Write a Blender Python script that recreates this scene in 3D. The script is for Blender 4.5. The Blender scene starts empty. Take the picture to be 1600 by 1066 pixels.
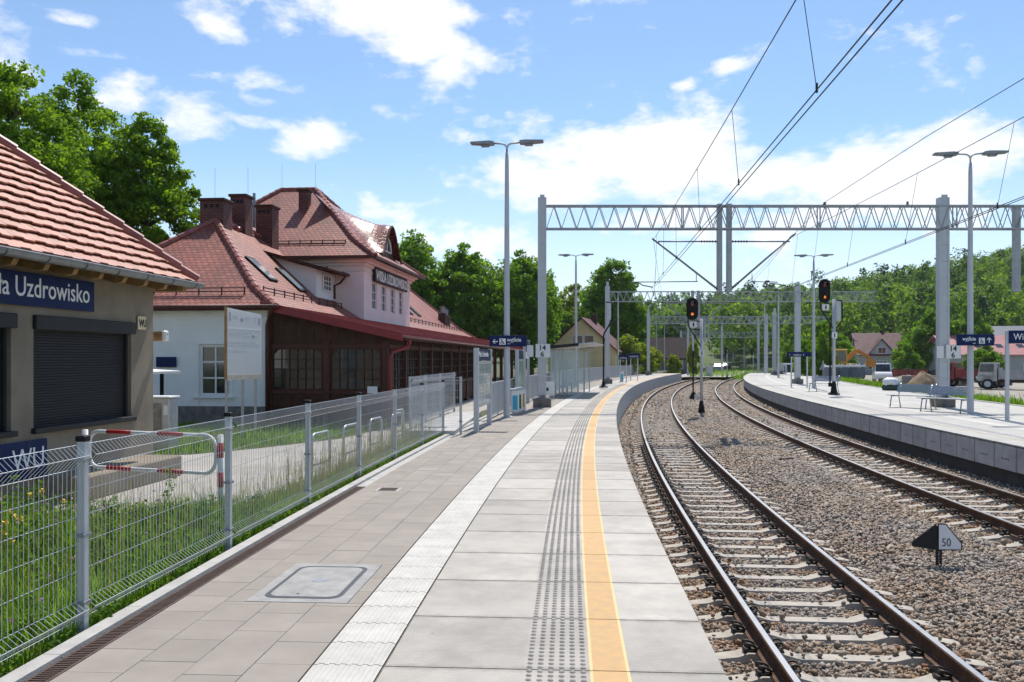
import bpy, math, random
import numpy as np
from mathutils import Vector, Matrix
random.seed(7)
rng = np.random.default_rng(7)
scene = bpy.context.scene
COL = scene.collection
R = math.radians

# ---------------------------------------------------------------- camera
F = 1360.0
CAMZ = 1.81
cam_d = bpy.data.cameras.new("camera")
cam = bpy.data.objects.new("camera", cam_d)
COL.objects.link(cam)
cam.location = (0, 0, CAMZ)
cam.rotation_euler = (R(90), 0, 0)
cam_d.sensor_width = 36.0
cam_d.lens = 36.0 * F / 1600.0
cam_d.shift_y = 27.0 / 1600.0
cam_d.clip_start = 0.1
cam_d.clip_end = 9000
scene.camera = cam

# ---------------------------------------------------------------- light
SUN_EL = R(57)
SUN_AZ = math.atan2(0.20, 1.0)          # measured from +Y towards +X
sun_dir = Vector((math.sin(SUN_AZ) * math.cos(SUN_EL), math.cos(SUN_AZ) * math.cos(SUN_EL), math.sin(SUN_EL)))
sl = bpy.data.lights.new("sun", 'SUN')
sl.energy = 4.4
sl.angle = R(0.5)
sl.color = (1.0, 0.95, 0.88)
so = bpy.data.objects.new("sun", sl)
COL.objects.link(so)
so.rotation_euler = sun_dir.to_track_quat('Z', 'Y').to_euler()
so.location = (30, 100, 120)

world = bpy.data.worlds.new("World")
scene.world = world
world.use_nodes = True
wn = world.node_tree
wn.nodes.clear()
wl = wn.links


def wnode(t, **k):
    n = wn.nodes.new(t)
    for a, b in k.items():
        setattr(n, a, b)
    return n


def wmath(op, a, b=None, c=None, clamp=False):
    n = wnode('ShaderNodeMath', operation=op, use_clamp=clamp)
    for i, x in enumerate((a, b, c)):
        if x is None:
            continue
        if isinstance(x, (int, float)):
            n.inputs[i].default_value = x
        else:
            wl.new(x, n.inputs[i])
    return n.outputs[0]


sky = wnode('ShaderNodeTexSky', sky_type='NISHITA')
sky.sun_disc = False
sky.sun_elevation = SUN_EL
sky.sun_rotation = SUN_AZ
sky.altitude = 400
sky.air_density = 1.0
sky.dust_density = 0.25
sky.ozone_density = 2.0
tc = wnode('ShaderNodeTexCoord')
sep = wnode('ShaderNodeSeparateXYZ')
wl.new(tc.outputs['Generated'], sep.inputs[0])
dx, dy, dz = sep.outputs
az = wmath('ARCTAN2', dx, dy)
el = wmath('ARCSINE', dz)


def pix_dir(px, py):
    x, z = (px - 800) / F, (560 - py) / F
    return math.atan2(x, 1.0), math.asin(z / math.sqrt(1 + x * x + z * z))


# cloud banks: azimuth / elevation centres and half sizes (radians), weight
clouds = [(600, 15, 250, 45, 1.0), (665, 75, 100, 55, 1.05), (350, 42, 62, 26, .8), (1000, 245, 200, 66, 1.2), (830, 275, 120, 40, .8),
          (1370, 275, 330, 70, 1.12), (1120, 190, 80, 30, .55), (880, 300, 130, 45, .85), (490, 222, 52, 22, .8), (300, 185, 80, 38, .85), (185, 150, 100, 50, .72), (390, 190, 50, 14, .6), (410, 160, 40, 12, .5), (360, 120, 90, 18, .5), (580, 165, 40, 14, .45), (130, 85, 70, 20, .5), (690, 100, 60, 40, 1.0),
          (20, 90, 50, 80, .7), (120, 32, 60, 14, .45), (1140, 103, 38, 16, .72), (1070, 132, 22, 10, .6),
          (1200, 345, 460, 55, .62), (700, 380, 260, 60, .65), (700, 215, 40, 22, .5), (860, 215, 40, 14, .4), (585, 337, 36, 12, .5), (640, 420, 500, 60, .45),
          (400, 105, 40, 20, .35), (-300, 100, 260, 90, .8), (-500, 300, 300, 100, .8), (1900, 200, 220, 80, .7)]
acc = None
for (px, py, sx, sy, w) in clouds:
    a0, e0 = pix_dir(px, py)
    a1, _ = pix_dir(px + sx, py)
    _, e1 = pix_dir(px, py - sy)
    ax = wmath('MULTIPLY', wmath('SUBTRACT', az, a0), 1 / max(1e-3, abs(a1 - a0)))
    ey = wmath('MULTIPLY', wmath('SUBTRACT', el, e0), 1 / max(1e-3, abs(e1 - e0)))
    d2 = wmath('ADD', wmath('MULTIPLY', ax, ax), wmath('MULTIPLY', ey, ey))
    g = wmath('MULTIPLY', wmath('POWER', 2.718, wmath('MULTIPLY', d2, -0.9)), w)
    acc = g if acc is None else wmath('MAXIMUM', acc, g)
# noise in a stretched direction space
comb = wnode('ShaderNodeCombineXYZ')
wl.new(wmath('MULTIPLY', az, 1.0), comb.inputs[0])
wl.new(wmath('MULTIPLY', el, 1.9), comb.inputs[1])
n1 = wnode('ShaderNodeTexNoise')
n1.inputs['Scale'].default_value = 7.5
n1.inputs['Detail'].default_value = 9
n1.inputs['Roughness'].default_value = 0.6
n1.inputs['Distortion'].default_value = 0.25
wl.new(comb.outputs[0], n1.inputs['Vector'])
n2 = wnode('ShaderNodeTexNoise')
n2.inputs['Scale'].default_value = 26
n2.inputs['Detail'].default_value = 6
n2.inputs['Roughness'].default_value = 0.6
wl.new(comb.outputs[0], n2.inputs['Vector'])
nn = wmath('ADD', wmath('MULTIPLY', wmath('SUBTRACT', n1.outputs[0], 0.5), 2.7), wmath('MULTIPLY', wmath('SUBTRACT', n2.outputs[0], 0.5), 1.0))
fld = wmath('ADD', acc, nn)
mr = wnode('ShaderNodeMapRange', interpolation_type='SMOOTHSTEP')
wl.new(fld, mr.inputs[0])
mr.inputs[1].default_value = 0.17
mr.inputs[2].default_value = 0.85
mr.inputs[3].default_value = 0.0
mr.inputs[4].default_value = 0.93
# thin veil low over the horizon (real summer haze on the sky itself)
veil = wnode('ShaderNodeMapRange', interpolation_type='SMOOTHSTEP')
wl.new(el, veil.inputs[0])
veil.inputs[1].default_value = 0.0
veil.inputs[2].default_value = 0.26
veil.inputs[3].default_value = 0.50
veil.inputs[4].default_value = 0.05
cov = wmath('MAXIMUM', mr.outputs[0], veil.outputs[0])
SKY_STRENGTH = 0.122
sc_ = wnode('ShaderNodeMix', data_type='RGBA', blend_type='MIX')
tint = wnode('ShaderNodeMix', data_type='RGBA', blend_type='MULTIPLY')
tint.inputs[0].default_value = 1.0
wl.new(sky.outputs[0], tint.inputs[6])
tint.inputs[7].default_value = (0.84, 0.975, 1.06, 1)
wl.new(cov, sc_.inputs[0])
wl.new(tint.outputs[2], sc_.inputs[6])
CW = 7.5
sc_.inputs[7].default_value = (CW, CW * 1.01, CW * 1.03, 1)
bg = wnode('ShaderNodeBackground')
bg.inputs[1].default_value = SKY_STRENGTH
wl.new(sc_.outputs[2], bg.inputs[0])
wo = wnode('ShaderNodeOutputWorld')
wl.new(bg.outputs[0], wo.inputs[0])

scene.view_settings.view_transform = 'Standard'
scene.view_settings.look = 'None'
scene.view_settings.gamma = 1.0
scene.view_settings.use_curve_mapping = False
scene.view_settings.exposure = 0.25
scene.render.engine = 'CYCLES'
scene.cycles.max_bounces = 6
scene.cycles.transparent_max_bounces = 8
scene.cycles.caustics_reflective = False
scene.cycles.caustics_refractive = False
scene.cycles.use_denoising = True

# ---------------------------------------------------------------- helpers
def P(px, py, Y):
    """a point at distance Y whose place in the photograph was measured as px, py"""
    return Vector(((px - 800) * Y / F, Y, CAMZ - (py - 560) * Y / F))


def tagit(o, label=None, cat=None, group=None, kind=None):
    if label: o['label'] = label
    if cat: o['category'] = cat
    if group: o['group'] = group
    if kind: o['kind'] = kind
    return o


def thing(name, label, cat, loc=(0, 0, 0), rz=0.0, group=None):
    o = bpy.data.objects.new(name, None)
    COL.objects.link(o)
    o.location = loc
    o.rotation_euler = (0, 0, rz)
    o.empty_display_size = 0.3
    return tagit(o, label, cat, group)


def dup(root, loc=None, rz=None, label=None, scale=None):
    def rec(o, par):
        c = o.copy()
        COL.objects.link(c)
        c.parent = par
        for ch in [x for x in o.children]:
            rec(ch, c)
        return c
    r = rec(root, None)
    if loc is not None: r.location = loc
    if rz is not None: r.rotation_euler = (0, 0, rz)
    if label: r['label'] = label
    if scale is not None: r.scale = (scale,) * 3 if isinstance(scale, (int, float)) else scale
    return r


class MB:
    def __init__(s):
        s.v = []; s.f = []; s.m = []; s.uv = {}

    def quadstrip(s, a, b, m=0):
        for i in range(len(a) - 1):
            s.poly([a[i], b[i], b[i + 1], a[i + 1]], m)

    def poly(s, pts, m=0, uv=None):
        i = len(s.v)
        s.v += [tuple(p) for p in pts]
        s.f.append(tuple(range(i, i + len(pts))))
        s.m.append(m)
        if uv is not None:
            for k, c in enumerate(uv): s.uv[i + k] = c
        return s

    def tile(s, pts, m=0):
        """roof face: u along the eave, v up the slope"""
        p = [Vector(q) for q in pts]
        n = (p[1] - p[0]).cross(p[2] - p[0])
        if n.length < 1e-9 and len(p) > 3: n = (p[2] - p[0]).cross(p[3] - p[0])
        n.normalize()
        u = Vector((0, 0, 1)).cross(n)
        u = u.normalized() if u.length > 1e-6 else Vector((1, 0, 0))
        w = n.cross(u)
        return s.poly(pts, m, [(q.dot(u), q.dot(w)) for q in p])

    def faces(s, vs, fs, m=0):
        i = len(s.v)
        s.v += [tuple(p) for p in vs]
        for f in fs:
            s.f.append(tuple(i + k for k in f)); s.m.append(m)
        return s

    def hexa(s, b, t, m=0):
        """b, t: four bottom / top points in the same (ccw) order"""
        return s.faces(list(b) + list(t), [(3, 2, 1, 0), (4, 5, 6, 7), (0, 1, 5, 4), (1, 2, 6, 5), (2, 3, 7, 6), (3, 0, 4, 7)], m)

    def box(s, x0, x1, y0, y1, z0, z1, m=0, bev=0.0):
        if bev <= 0:
            return s.hexa([(x0, y0, z0), (x1, y0, z0), (x1, y1, z0), (x0, y1, z0)], [(x0, y0, z1), (x1, y0, z1), (x1, y1, z1), (x0, y1, z1)], m)
        b = min(bev, (x1 - x0) / 2.01, (y1 - y0) / 2.01, (z1 - z0) / 2.01)
        def ring(i, z):
            return [(x0 + i + b, y0 + i, z), (x1 - i - b, y0 + i, z), (x1 - i, y0 + i + b, z), (x1 - i, y1 - i - b, z), (x1 - i - b, y1 - i, z), (x0 + i + b, y1 - i, z), (x0 + i, y1 - i - b, z), (x0 + i, y0 + i + b, z)]
        rs = [ring(b * .9, z0), ring(0, z0 + b), ring(0, z1 - b), ring(b * .9, z1)]
        vs = sum(rs, [])
        fs = [tuple(range(7, -1, -1)), tuple(range(24, 32))]
        for k in range(3):
            for j in range(8):
                a = k * 8 + j; c = k * 8 + (j + 1) % 8
                fs.append((a, c, c + 8, a + 8))
        return s.faces(vs, fs, m)

    def bar(s, p, q, w, h=None, m=0, up=None):
        """rectangular bar from p to q"""
        p, q = Vector(p), Vector(q)
        h = h or w
        d = (q - p).normalized()
        up = Vector(up) if up else (Vector((0, 0, 1)) if abs(d.z) < 0.95 else Vector((0, 1, 0)))
        a = d.cross(up).normalized() * (w / 2)
        b = a.cross(d).normalized() * (h / 2)
        c = [-a - b, a - b, a + b, -a + b]
        return s.hexa([p + k for k in c], [q + k for k in c], m)

    def tube(s, pts, r, n=8, m=0, caps=True, closed=False):
        pts = [Vector(p) for p in pts]
        rr = r if isinstance(r, (list, tuple)) else [r] * len(pts)
        base = len(s.v)
        N = len(pts)
        ref = None
        for i, p in enumerate(pts):
            a = pts[(i - 1) % N] if (i or closed) else p
            b = pts[(i + 1) % N] if (i < N - 1 or closed) else p
            d = (b - a)
            d = d.normalized() if d.length > 1e-9 else Vector((0, 0, 1))
            if ref is None:
                ref = Vector((0, 0, 1)) if abs(d.z) < 0.9 else Vector((1, 0, 0))
            x = d.cross(ref)
            if x.length < 1e-4:
                x = d.cross(Vector((0, 1, 0.3)))
            x.normalize()
            y = x.cross(d).normalized()
            ref = y
            for k in range(n):
                t = 2 * math.pi * k / n
                s.v.append(tuple(p + (x * math.cos(t) + y * math.sin(t)) * rr[i]))
        for i in range(N if closed else N - 1):
            for k in range(n):
                a = base + i * n + k; b = base + i * n + (k + 1) % n
                j = ((i + 1) % N - i) * n
                s.f.append((a, b, b + j, a + j)); s.m.append(m)
        if caps and not closed:
            s.f.append(tuple(base + k for k in range(n - 1, -1, -1))); s.m.append(m)
            s.f.append(tuple(base + (N - 1) * n + k for k in range(n))); s.m.append(m)
        return s

    def cyl(s, p, q, r0, r1=None, n=12, m=0):
        return s.tube([p, q], [r0, r0 if r1 is None else r1], n, m)

    def lathe(s, prof, n=16, m=0, c=(0, 0, 0)):
        base = len(s.v)
        for (r, z) in prof:
            for k in range(n):
                t = 2 * math.pi * k / n
                s.v.append((c[0] + r * math.cos(t), c[1] + r * math.sin(t), c[2] + z))
        for i in range(len(prof) - 1):
            for k in range(n):
                a = base + i * n + k; b = base + i * n + (k + 1) % n
                s.f.append((a, b, b + n, a + n)); s.m.append(m)
        s.f.append(tuple(base + k for k in range(n - 1, -1, -1))); s.m.append(m)
        s.f.append(tuple(base + (len(prof) - 1) * n + k for k in range(n))); s.m.append(m)
        return s

    def prism(s, poly, axis, a, b, m=0):
        """2-D outline (ccw) pushed along an axis: 'x' -> (y,z), 'y' -> (x,z), 'z' -> (x,y)"""
        def pt(p, t):
            return {'x': (t, p[0], p[1]), 'y': (p[0], t, p[1]), 'z': (p[0], p[1], t)}[axis]
        n = len(poly)
        lo = [pt(p, a) for p in poly]; hi = [pt(p, b) for p in poly]
        fs = [tuple(range(n - 1, -1, -1)), tuple(range(n, 2 * n))] + [(k, (k + 1) % n, n + (k + 1) % n, n + k) for k in range(n)]
        if axis == 'y': fs = [tuple(reversed(f)) for f in fs]
        return s.faces(lo + hi, fs, m)

    def build(s, name, mats, parent=None, smooth=False, loc=None, rz=0.0):
        me = bpy.data.meshes.new(name)
        me.from_pydata(s.v, [], s.f)
        mats = mats if isinstance(mats, (list, tuple)) else [mats]
        for m in mats: me.materials.append(m)
        if len(mats) > 1: me.polygons.foreach_set('material_index', s.m)
        if s.uv:
            u = me.uv_layers.new(name='UVMap')
            li = np.empty(len(me.loops), dtype=np.int32)
            me.loops.foreach_get('vertex_index', li)
            arr = np.zeros((len(s.v), 2), dtype=np.float32)
            for k, c in s.uv.items(): arr[k] = c
            u.data.foreach_set('uv', arr[li].ravel())
        if smooth: me.polygons.foreach_set('use_smooth', [True] * len(me.polygons))
        me.update()
        o = bpy.data.objects.new(name, me)
        COL.objects.link(o)
        if parent: o.parent = parent
        if loc is not None: o.location = loc
        o.rotation_euler = (0, 0, rz)
        return o


def np_mesh(name, verts, faces, mats, parent=None, smooth=False):
    k = faces.shape[1]
    me = bpy.data.meshes.new(name)
    me.vertices.add(len(verts))
    me.vertices.foreach_set('co', np.ascontiguousarray(verts, dtype=np.float32).ravel())
    me.loops.add(faces.size)
    me.loops.foreach_set('vertex_index', np.ascontiguousarray(faces, dtype=np.int32).ravel())
    me.polygons.add(len(faces))
    me.polygons.foreach_set('loop_start', np.arange(0, faces.size, k, dtype=np.int32))
    me.polygons.foreach_set('loop_total', np.full(len(faces), k, dtype=np.int32))
    for m in (mats if isinstance(mats, (list, tuple)) else [mats]): me.materials.append(m)
    if smooth: me.polygons.foreach_set('use_smooth', np.ones(len(faces), dtype=bool))
    me.update(calc_edges=True)
    me.validate()
    o = bpy.data.objects.new(name, me)
    COL.objects.link(o)
    if parent: o.parent = parent
    return o


# ---------------------------------------------------------------- materials
class NT:
    def __init__(s, name):
        s.mat = bpy.data.materials.new(name)
        s.mat.use_nodes = True
        s.t = s.mat.node_tree
        s.b = s.t.nodes['Principled BSDF']
        s.out = s.t.nodes['Material Output']

    def n(s, t, **k):
        x = s.t.nodes.new(t)
        for a, b in k.items():
            if a.startswith('i_'): x.inputs[a[2:].replace('_', ' ')].default_value = b
            else: setattr(x, a, b)
        return x

    def l(s, a, b): s.t.links.new(a, b)


def rgb(c): return (c[0], c[1], c[2], 1.0)


def mat(name, c, rough=0.6, metal=0.0, var=0.12, scale=3.0, bump=0.0, bscale=40.0, c2=None, island=0.0, spec=0.5, coord='Object', detail=6, emit=None, coat=0.0):
    """principled with procedural tone variation, optional second colour blotches, bump and per-piece tone"""
    k = NT(name)
    tcn = k.n('ShaderNodeTexCoord')
    co = tcn.outputs[coord]
    no = k.n('ShaderNodeTexNoise', i_Scale=scale, i_Detail=detail, i_Roughness=0.6)
    k.l(co, no.inputs['Vector'])
    lo = c2 if c2 else tuple(x * (1 - var) for x in c)
    hi = c if c2 else tuple(min(1, x * (1 + var)) for x in c)
    mx = k.n('ShaderNodeMix', data_type='RGBA')
    rp = k.n('ShaderNodeMapRange')
    rp.inputs[1].default_value = 0.35; rp.inputs[2].default_value = 0.65
    k.l(no.outputs[0], rp.inputs[0]); k.l(rp.outputs[0], mx.inputs[0])
    mx.inputs[6].default_value = rgb(lo); mx.inputs[7].default_value = rgb(hi)
    col = mx.outputs[2]
    if island > 0:
        ge = k.n('ShaderNodeNewGeometry')
        hs = k.n('ShaderNodeHueSaturation')
        m2 = k.n('ShaderNodeMapRange')
        m2.inputs[3].default_value = 1 - island; m2.inputs[4].default_value = 1 + island
        k.l(ge.outputs['Random Per Island'], m2.inputs[0]); k.l(m2.outputs[0], hs.inputs['Value']); k.l(col, hs.inputs['Color'])
        col = hs.outputs[0]
    k.l(col, k.b.inputs['Base Color'])
    k.b.inputs['Roughness'].default_value = rough
    k.b.inputs['Metallic'].default_value = metal
    k.b.inputs['Specular IOR Level'].default_value = spec
    if coat: k.b.inputs['Coat Weight'].default_value = coat
    if bump > 0:
        nb = k.n('ShaderNodeTexNoise', i_Scale=bscale, i_Detail=4.0)
        k.l(co, nb.inputs['Vector'])
        bp = k.n('ShaderNodeBump', i_Strength=bump, i_Distance=0.02)
        k.l(nb.outputs[0], bp.inputs['Height']); k.l(bp.outputs[0], k.b.inputs['Normal'])
    if emit:
        k.b.inputs['Emission Color'].default_value = rgb(emit[0]); k.b.inputs['Emission Strength'].default_value = emit[1]
    return k.mat


def leaf_mat(name, c_dark, c_light, trans=0.35, nscale=0.55):
    k = NT(name)
    ge = k.n('ShaderNodeNewGeometry')
    tcn = k.n('ShaderNodeTexCoord')
    no = k.n('ShaderNodeTexNoise', i_Scale=nscale, i_Detail=3.0)
    k.l(tcn.outputs['Object'], no.inputs['Vector'])
    ad = k.n('ShaderNodeMath', operation='MULTIPLY_ADD')
    k.l(ge.outputs['Random Per Island'], ad.inputs[0]); ad.inputs[1].default_value = 0.6
    sb = k.n('ShaderNodeMath', operation='MULTIPLY_ADD'); k.l(no.outputs[0], sb.inputs[0]); sb.inputs[1].default_value = 1.3; sb.inputs[2].default_value = -0.42
    k.l(sb.outputs[0], ad.inputs[2])
    mx = k.n('ShaderNodeMix', data_type='RGBA'); mx.clamp_factor = True
    k.l(ad.outputs[0], mx.inputs[0])
    mx.inputs[6].default_value = rgb(c_dark); mx.inputs[7].default_value = rgb(c_light)
    k.l(mx.outputs[2], k.b.inputs['Base Color'])
    k.b.inputs['Roughness'].default_value = 0.6
    k.b.inputs['Specular IOR Level'].default_value = 0.12
    tr = k.n('ShaderNodeBsdfTranslucent')
    g = k.n('ShaderNodeMix', data_type='RGBA', blend_type='MULTIPLY'); g.inputs[0].default_value = 1.0
    k.l(mx.outputs[2], g.inputs[6]); g.inputs[7].default_value = (1.75, 1.7, 0.6, 1)
    k.l(g.outputs[2], tr.inputs[0])
    ms = k.n('ShaderNodeMixShader'); ms.inputs[0].default_value = trans
    k.l(k.b.outputs[0], ms.inputs[1]); k.l(tr.outputs[0], ms.inputs[2]); k.l(ms.outputs[0], k.out.inputs[0])
    return k.mat


def stone_mat(name, tint=None):
    k = NT(name)
    ge = k.n('ShaderNodeNewGeometry')
    cr = k.n('ShaderNodeValToRGB')
    e = cr.color_ramp.elements
    cols = [(0.0, (.16, .132, .105)), (.18, (.20, .158, .122)), (.36, (.28, .205, .148)), (.5, (.225, .20, .168)), (.66, (.31, .265, .21)), (.82, (.27, .19, .135)), (.93, (.34, .305, .26)), (1.0, (.20, .17, .145))]
    e[0].position, e[0].color = cols[0][0], rgb(cols[0][1])
    e[1].position, e[1].color = cols[-1][0], rgb(cols[-1][1])
    for p, c in cols[1:-1]:
        x = e.new(p); x.color = rgb(c)
    k.l(ge.outputs['Random Per Island'], cr.inputs[0])
    tcn = k.n('ShaderNodeTexCoord')
    no = k.n('ShaderNodeTexNoise', i_Scale=0.5, i_Detail=4.0)
    k.l(tcn.outputs['Object'], no.inputs['Vector'])
    hs = k.n('ShaderNodeHueSaturation')
    mp = k.n('ShaderNodeMapRange'); mp.inputs[1].default_value = .35; mp.inputs[2].default_value = .65; mp.inputs[3].default_value = .8; mp.inputs[4].default_value = 1.3
    k.l(no.outputs[0], mp.inputs[0]); k.l(mp.outputs[0], hs.inputs['Saturation']); hs.inputs['Value'].default_value = 1.22; k.l(cr.outputs[0], hs.inputs['Color'])
    src = hs.outputs[0]
    if tint:
        tm = k.n('ShaderNodeMix', data_type='RGBA', blend_type='MULTIPLY'); tm.inputs[0].default_value = 1.0; k.l(src, tm.inputs[6]); tm.inputs[7].default_value = rgb(tint); src = tm.outputs[2]
    k.l(src, k.b.inputs['Base Color'])
    k.b.inputs['Roughness'].default_value = 0.85
    return k.mat


def tile_mat(name, c, w, h, rough, dark=0.35, bump=1.0, var=0.25):
    k = NT(name)
    uv = k.n('ShaderNodeUVMap')
    br = k.n('ShaderNodeTexBrick', offset=0.5, i_Scale=1.0, i_Mortar_Size=0.018, i_Mortar_Smooth=0.3, i_Brick_Width=w, i_Row_Height=h, i_Bias=0.0)
    br.inputs['Color1'].default_value = rgb([x * (1 - var) for x in c]); br.inputs['Color2'].default_value = rgb([x * (1 + var) for x in c])
    br.inputs['Mortar'].default_value = rgb([x * dark for x in c])
    k.l(uv.outputs[0], br.inputs['Vector'])
    tcn = k.n('ShaderNodeTexCoord')
    no = k.n('ShaderNodeTexNoise', i_Scale=0.8, i_Detail=5.0)
    k.l(tcn.outputs['Object'], no.inputs['Vector'])
    hs = k.n('ShaderNodeHueSaturation')
    mp = k.n('ShaderNodeMapRange'); mp.inputs[1].default_value = .3; mp.inputs[2].default_value = .7; mp.inputs[3].default_value = .8; mp.inputs[4].default_value = 1.2
    k.l(no.outputs[0], mp.inputs[0]); k.l(mp.outputs[0], hs.inputs['Value']); k.l(br.outputs[0], hs.inputs['Color'])
    k.l(hs.outputs[0], k.b.inputs['Base Color'])
    # each course lifts towards its lower edge
    sp = k.n('ShaderNodeSeparateXYZ'); k.l(uv.outputs[0], sp.inputs[0])
    fr = k.n('ShaderNodeMath', operation='DIVIDE'); k.l(sp.outputs[1], fr.inputs[0]); fr.inputs[1].default_value = h
    f2 = k.n('ShaderNodeMath', operation='FRACT'); k.l(fr.outputs[0], f2.inputs[0])
    f3 = k.n('ShaderNodeMath', operation='SUBTRACT'); f3.inputs[0].default_value = 1.0; k.l(f2.outputs[0], f3.inputs[1])
    f4 = k.n('ShaderNodeMath', operation='MULTIPLY_ADD'); k.l(br.outputs['Fac'], f4.inputs[0]); f4.inputs[1].default_value = -0.6; k.l(f3.outputs[0], f4.inputs[2])
    bp = k.n('ShaderNodeBump', i_Strength=bump, i_Distance=0.02); k.l(f4.outputs[0], bp.inputs['Height']); k.l(bp.outputs[0], k.b.inputs['Normal'])
    k.b.inputs['Roughness'].default_value = rough
    return k.mat


def slab_mat(name, c, pattern=True):
    """cast concrete slab with a fine moulded chevron grip pattern; tone per slab"""
    k = NT(name)
    uv = k.n('ShaderNodeUVMap')
    ge = k.n('ShaderNodeNewGeometry')
    tcn = k.n('ShaderNodeTexCoord')
    no = k.n('ShaderNodeTexNoise', i_Scale=2.2, i_Detail=8.0, i_Roughness=0.65); k.l(tcn.outputs['Object'], no.inputs['Vector'])
    mp = k.n('ShaderNodeMapRange'); mp.inputs[1].default_value = .3; mp.inputs[2].default_value = .72; mp.inputs[3].default_value = .84; mp.inputs[4].default_value = 1.1
    k.l(no.outputs[0], mp.inputs[0])
    m2 = k.n('ShaderNodeMapRange'); m2.inputs[3].default_value = .80; m2.inputs[4].default_value = 1.08
    k.l(ge.outputs['Random Per Island'], m2.inputs[0])
    mu = k.n('ShaderNodeMath', operation='MULTIPLY'); k.l(mp.outputs[0], mu.inputs[0]); k.l(m2.outputs[0], mu.inputs[1])
    hs = k.n('ShaderNodeHueSaturation'); hs.inputs['Color'].default_value = rgb(c)
    # old gum spots and a few large faint stains
    vo = k.n('ShaderNodeTexVoronoi', i_Scale=2.6); k.l(tcn.outputs['Object'], vo.inputs['Vector'])
    sv = k.n('ShaderNodeMapRange', interpolation_type='SMOOTHSTEP'); k.l(vo.outputs['Distance'], sv.inputs[0]); sv.inputs[1].default_value = .03; sv.inputs[2].default_value = .055; sv.inputs[3].default_value = .74; sv.inputs[4].default_value = 1.0
    n4 = k.n('ShaderNodeTexNoise', i_Scale=.75, i_Detail=6.0, i_Roughness=.7); k.l(tcn.outputs['Object'], n4.inputs['Vector'])
    s4 = k.n('ShaderNodeMapRange'); k.l(n4.outputs[0], s4.inputs[0]); s4.inputs[1].default_value = .38; s4.inputs[2].default_value = .55; s4.inputs[3].default_value = .80; s4.inputs[4].default_value = 1.0
    m5 = k.n('ShaderNodeMath', operation='MULTIPLY'); k.l(sv.outputs[0], m5.inputs[0]); k.l(s4.outputs[0], m5.inputs[1])
    m6 = k.n('ShaderNodeMath', operation='MULTIPLY'); k.l(mu.outputs[0], m6.inputs[0]); k.l(m5.outputs[0], m6.inputs[1])
    su = k.n('ShaderNodeSeparateXYZ'); k.l(uv.outputs[0], su.inputs[0])
    pp = k.n('ShaderNodeMath', operation='PINGPONG'); k.l(su.outputs[0], pp.inputs[0]); pp.inputs[1].default_value = .5
    n5 = k.n('ShaderNodeTexNoise', i_Scale=9.0, i_Detail=5.0); k.l(tcn.outputs['Object'], n5.inputs['Vector'])
    wob = k.n('ShaderNodeMath', operation='MULTIPLY_ADD'); k.l(n5.outputs[0], wob.inputs[0]); wob.inputs[1].default_value = -.12; k.l(pp.outputs[0], wob.inputs[2])
    je = k.n('ShaderNodeMapRange', interpolation_type='SMOOTHSTEP'); k.l(wob.outputs[0], je.inputs[0]); je.inputs[1].default_value = -.06; je.inputs[2].default_value = .0; je.inputs[3].default_value = .72; je.inputs[4].default_value = 1.0
    m7 = k.n('ShaderNodeMath', operation='MULTIPLY'); k.l(m6.outputs[0], m7.inputs[0]); k.l(je.outputs[0], m7.inputs[1])
    valn = m7
    k.l(hs.outputs[0], k.b.inputs['Base Color'])
    k.b.inputs['Roughness'].default_value = 0.75
    n2 = k.n('ShaderNodeTexNoise', i_Scale=220.0, i_Detail=2.0); k.l(tcn.outputs['Object'], n2.inputs['Vector'])
    h = n2.outputs[0]
    if pattern:
        sp = k.n('ShaderNodeSeparateXYZ'); k.l(uv.outputs[0], sp.inputs[0])
        def m(op, a, b=None):
            x = k.n('ShaderNodeMath', operation=op)
            for i, q in enumerate((a, b)):
                if q is None: continue
                if isinstance(q, (int, float)): x.inputs[i].default_value = q
                else: k.l(q, x.inputs[i])
            return x.outputs[0]
        tri = m('PINGPONG', sp.outputs[1], 0.022)
        ph = m('ADD', m('MULTIPLY', sp.outputs[0], 2 * math.pi / 0.026), m('MULTIPLY', tri, 150.0))
        wv = m('SINE', ph)
        br = m('GREATER_THAN', wv, 0.15)
        h = m('ADD', m('MULTIPLY', br, 1.2), m('MULTIPLY', n2.outputs[0], 0.5))
        valn_o = m('MULTIPLY', valn.outputs[0], m('MULTIPLY_ADD', br, .12) if False else m('ADD', m('MULTIPLY', br, .13), .90))
    else:
        valn_o = valn.outputs[0]
    k.l(valn_o, hs.inputs['Value'])
    bp = k.n('ShaderNodeBump', i_Strength=0.8, i_Distance=0.004); k.l(h, bp.inputs['Height']); k.l(bp.outputs[0], k.b.inputs['Normal'])
    return k.mat


M = {}
M['slab'] = slab_mat('edge slab concrete', (.53, .487, .423))
M['slab_plain'] = slab_mat('plain slab concrete', (.51, .467, .41), False)
M['paver'] = mat('paver', (.30, .262, .22), .85, var=.07, scale=3, bump=.25, bscale=180, island=.07)
M['guide'] = mat('guide stone', (.52, .495, .445), .8, var=.09, scale=5, bump=.15, bscale=150, island=.05)
M['joint'] = mat('sanded joint', (.16, .145, .125), .95, var=.3, scale=30)
M['yellow'] = mat('yellow tile', (.63, .385, .16), .8, c2=(.53, .345, .17), scale=11, island=.09, bump=.15, bscale=200)
M['yellow_edge'] = mat('pale yellow trim', (.66, .50, .24), .75, var=.05)
M['concrete'] = mat('concrete', (.43, .415, .385), .85, var=.12, scale=4, bump=.3, bscale=90)
M['concrete_wall'] = mat('platform wall concrete', (.45, .435, .41), .85, var=.14, scale=2.5, bump=.25, bscale=60, island=.06)
M['painted_shade'] = mat('painted recess shade', (.05, .048, .045), .9, var=.2)  # near-black colour that paints shade into the recess
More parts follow.
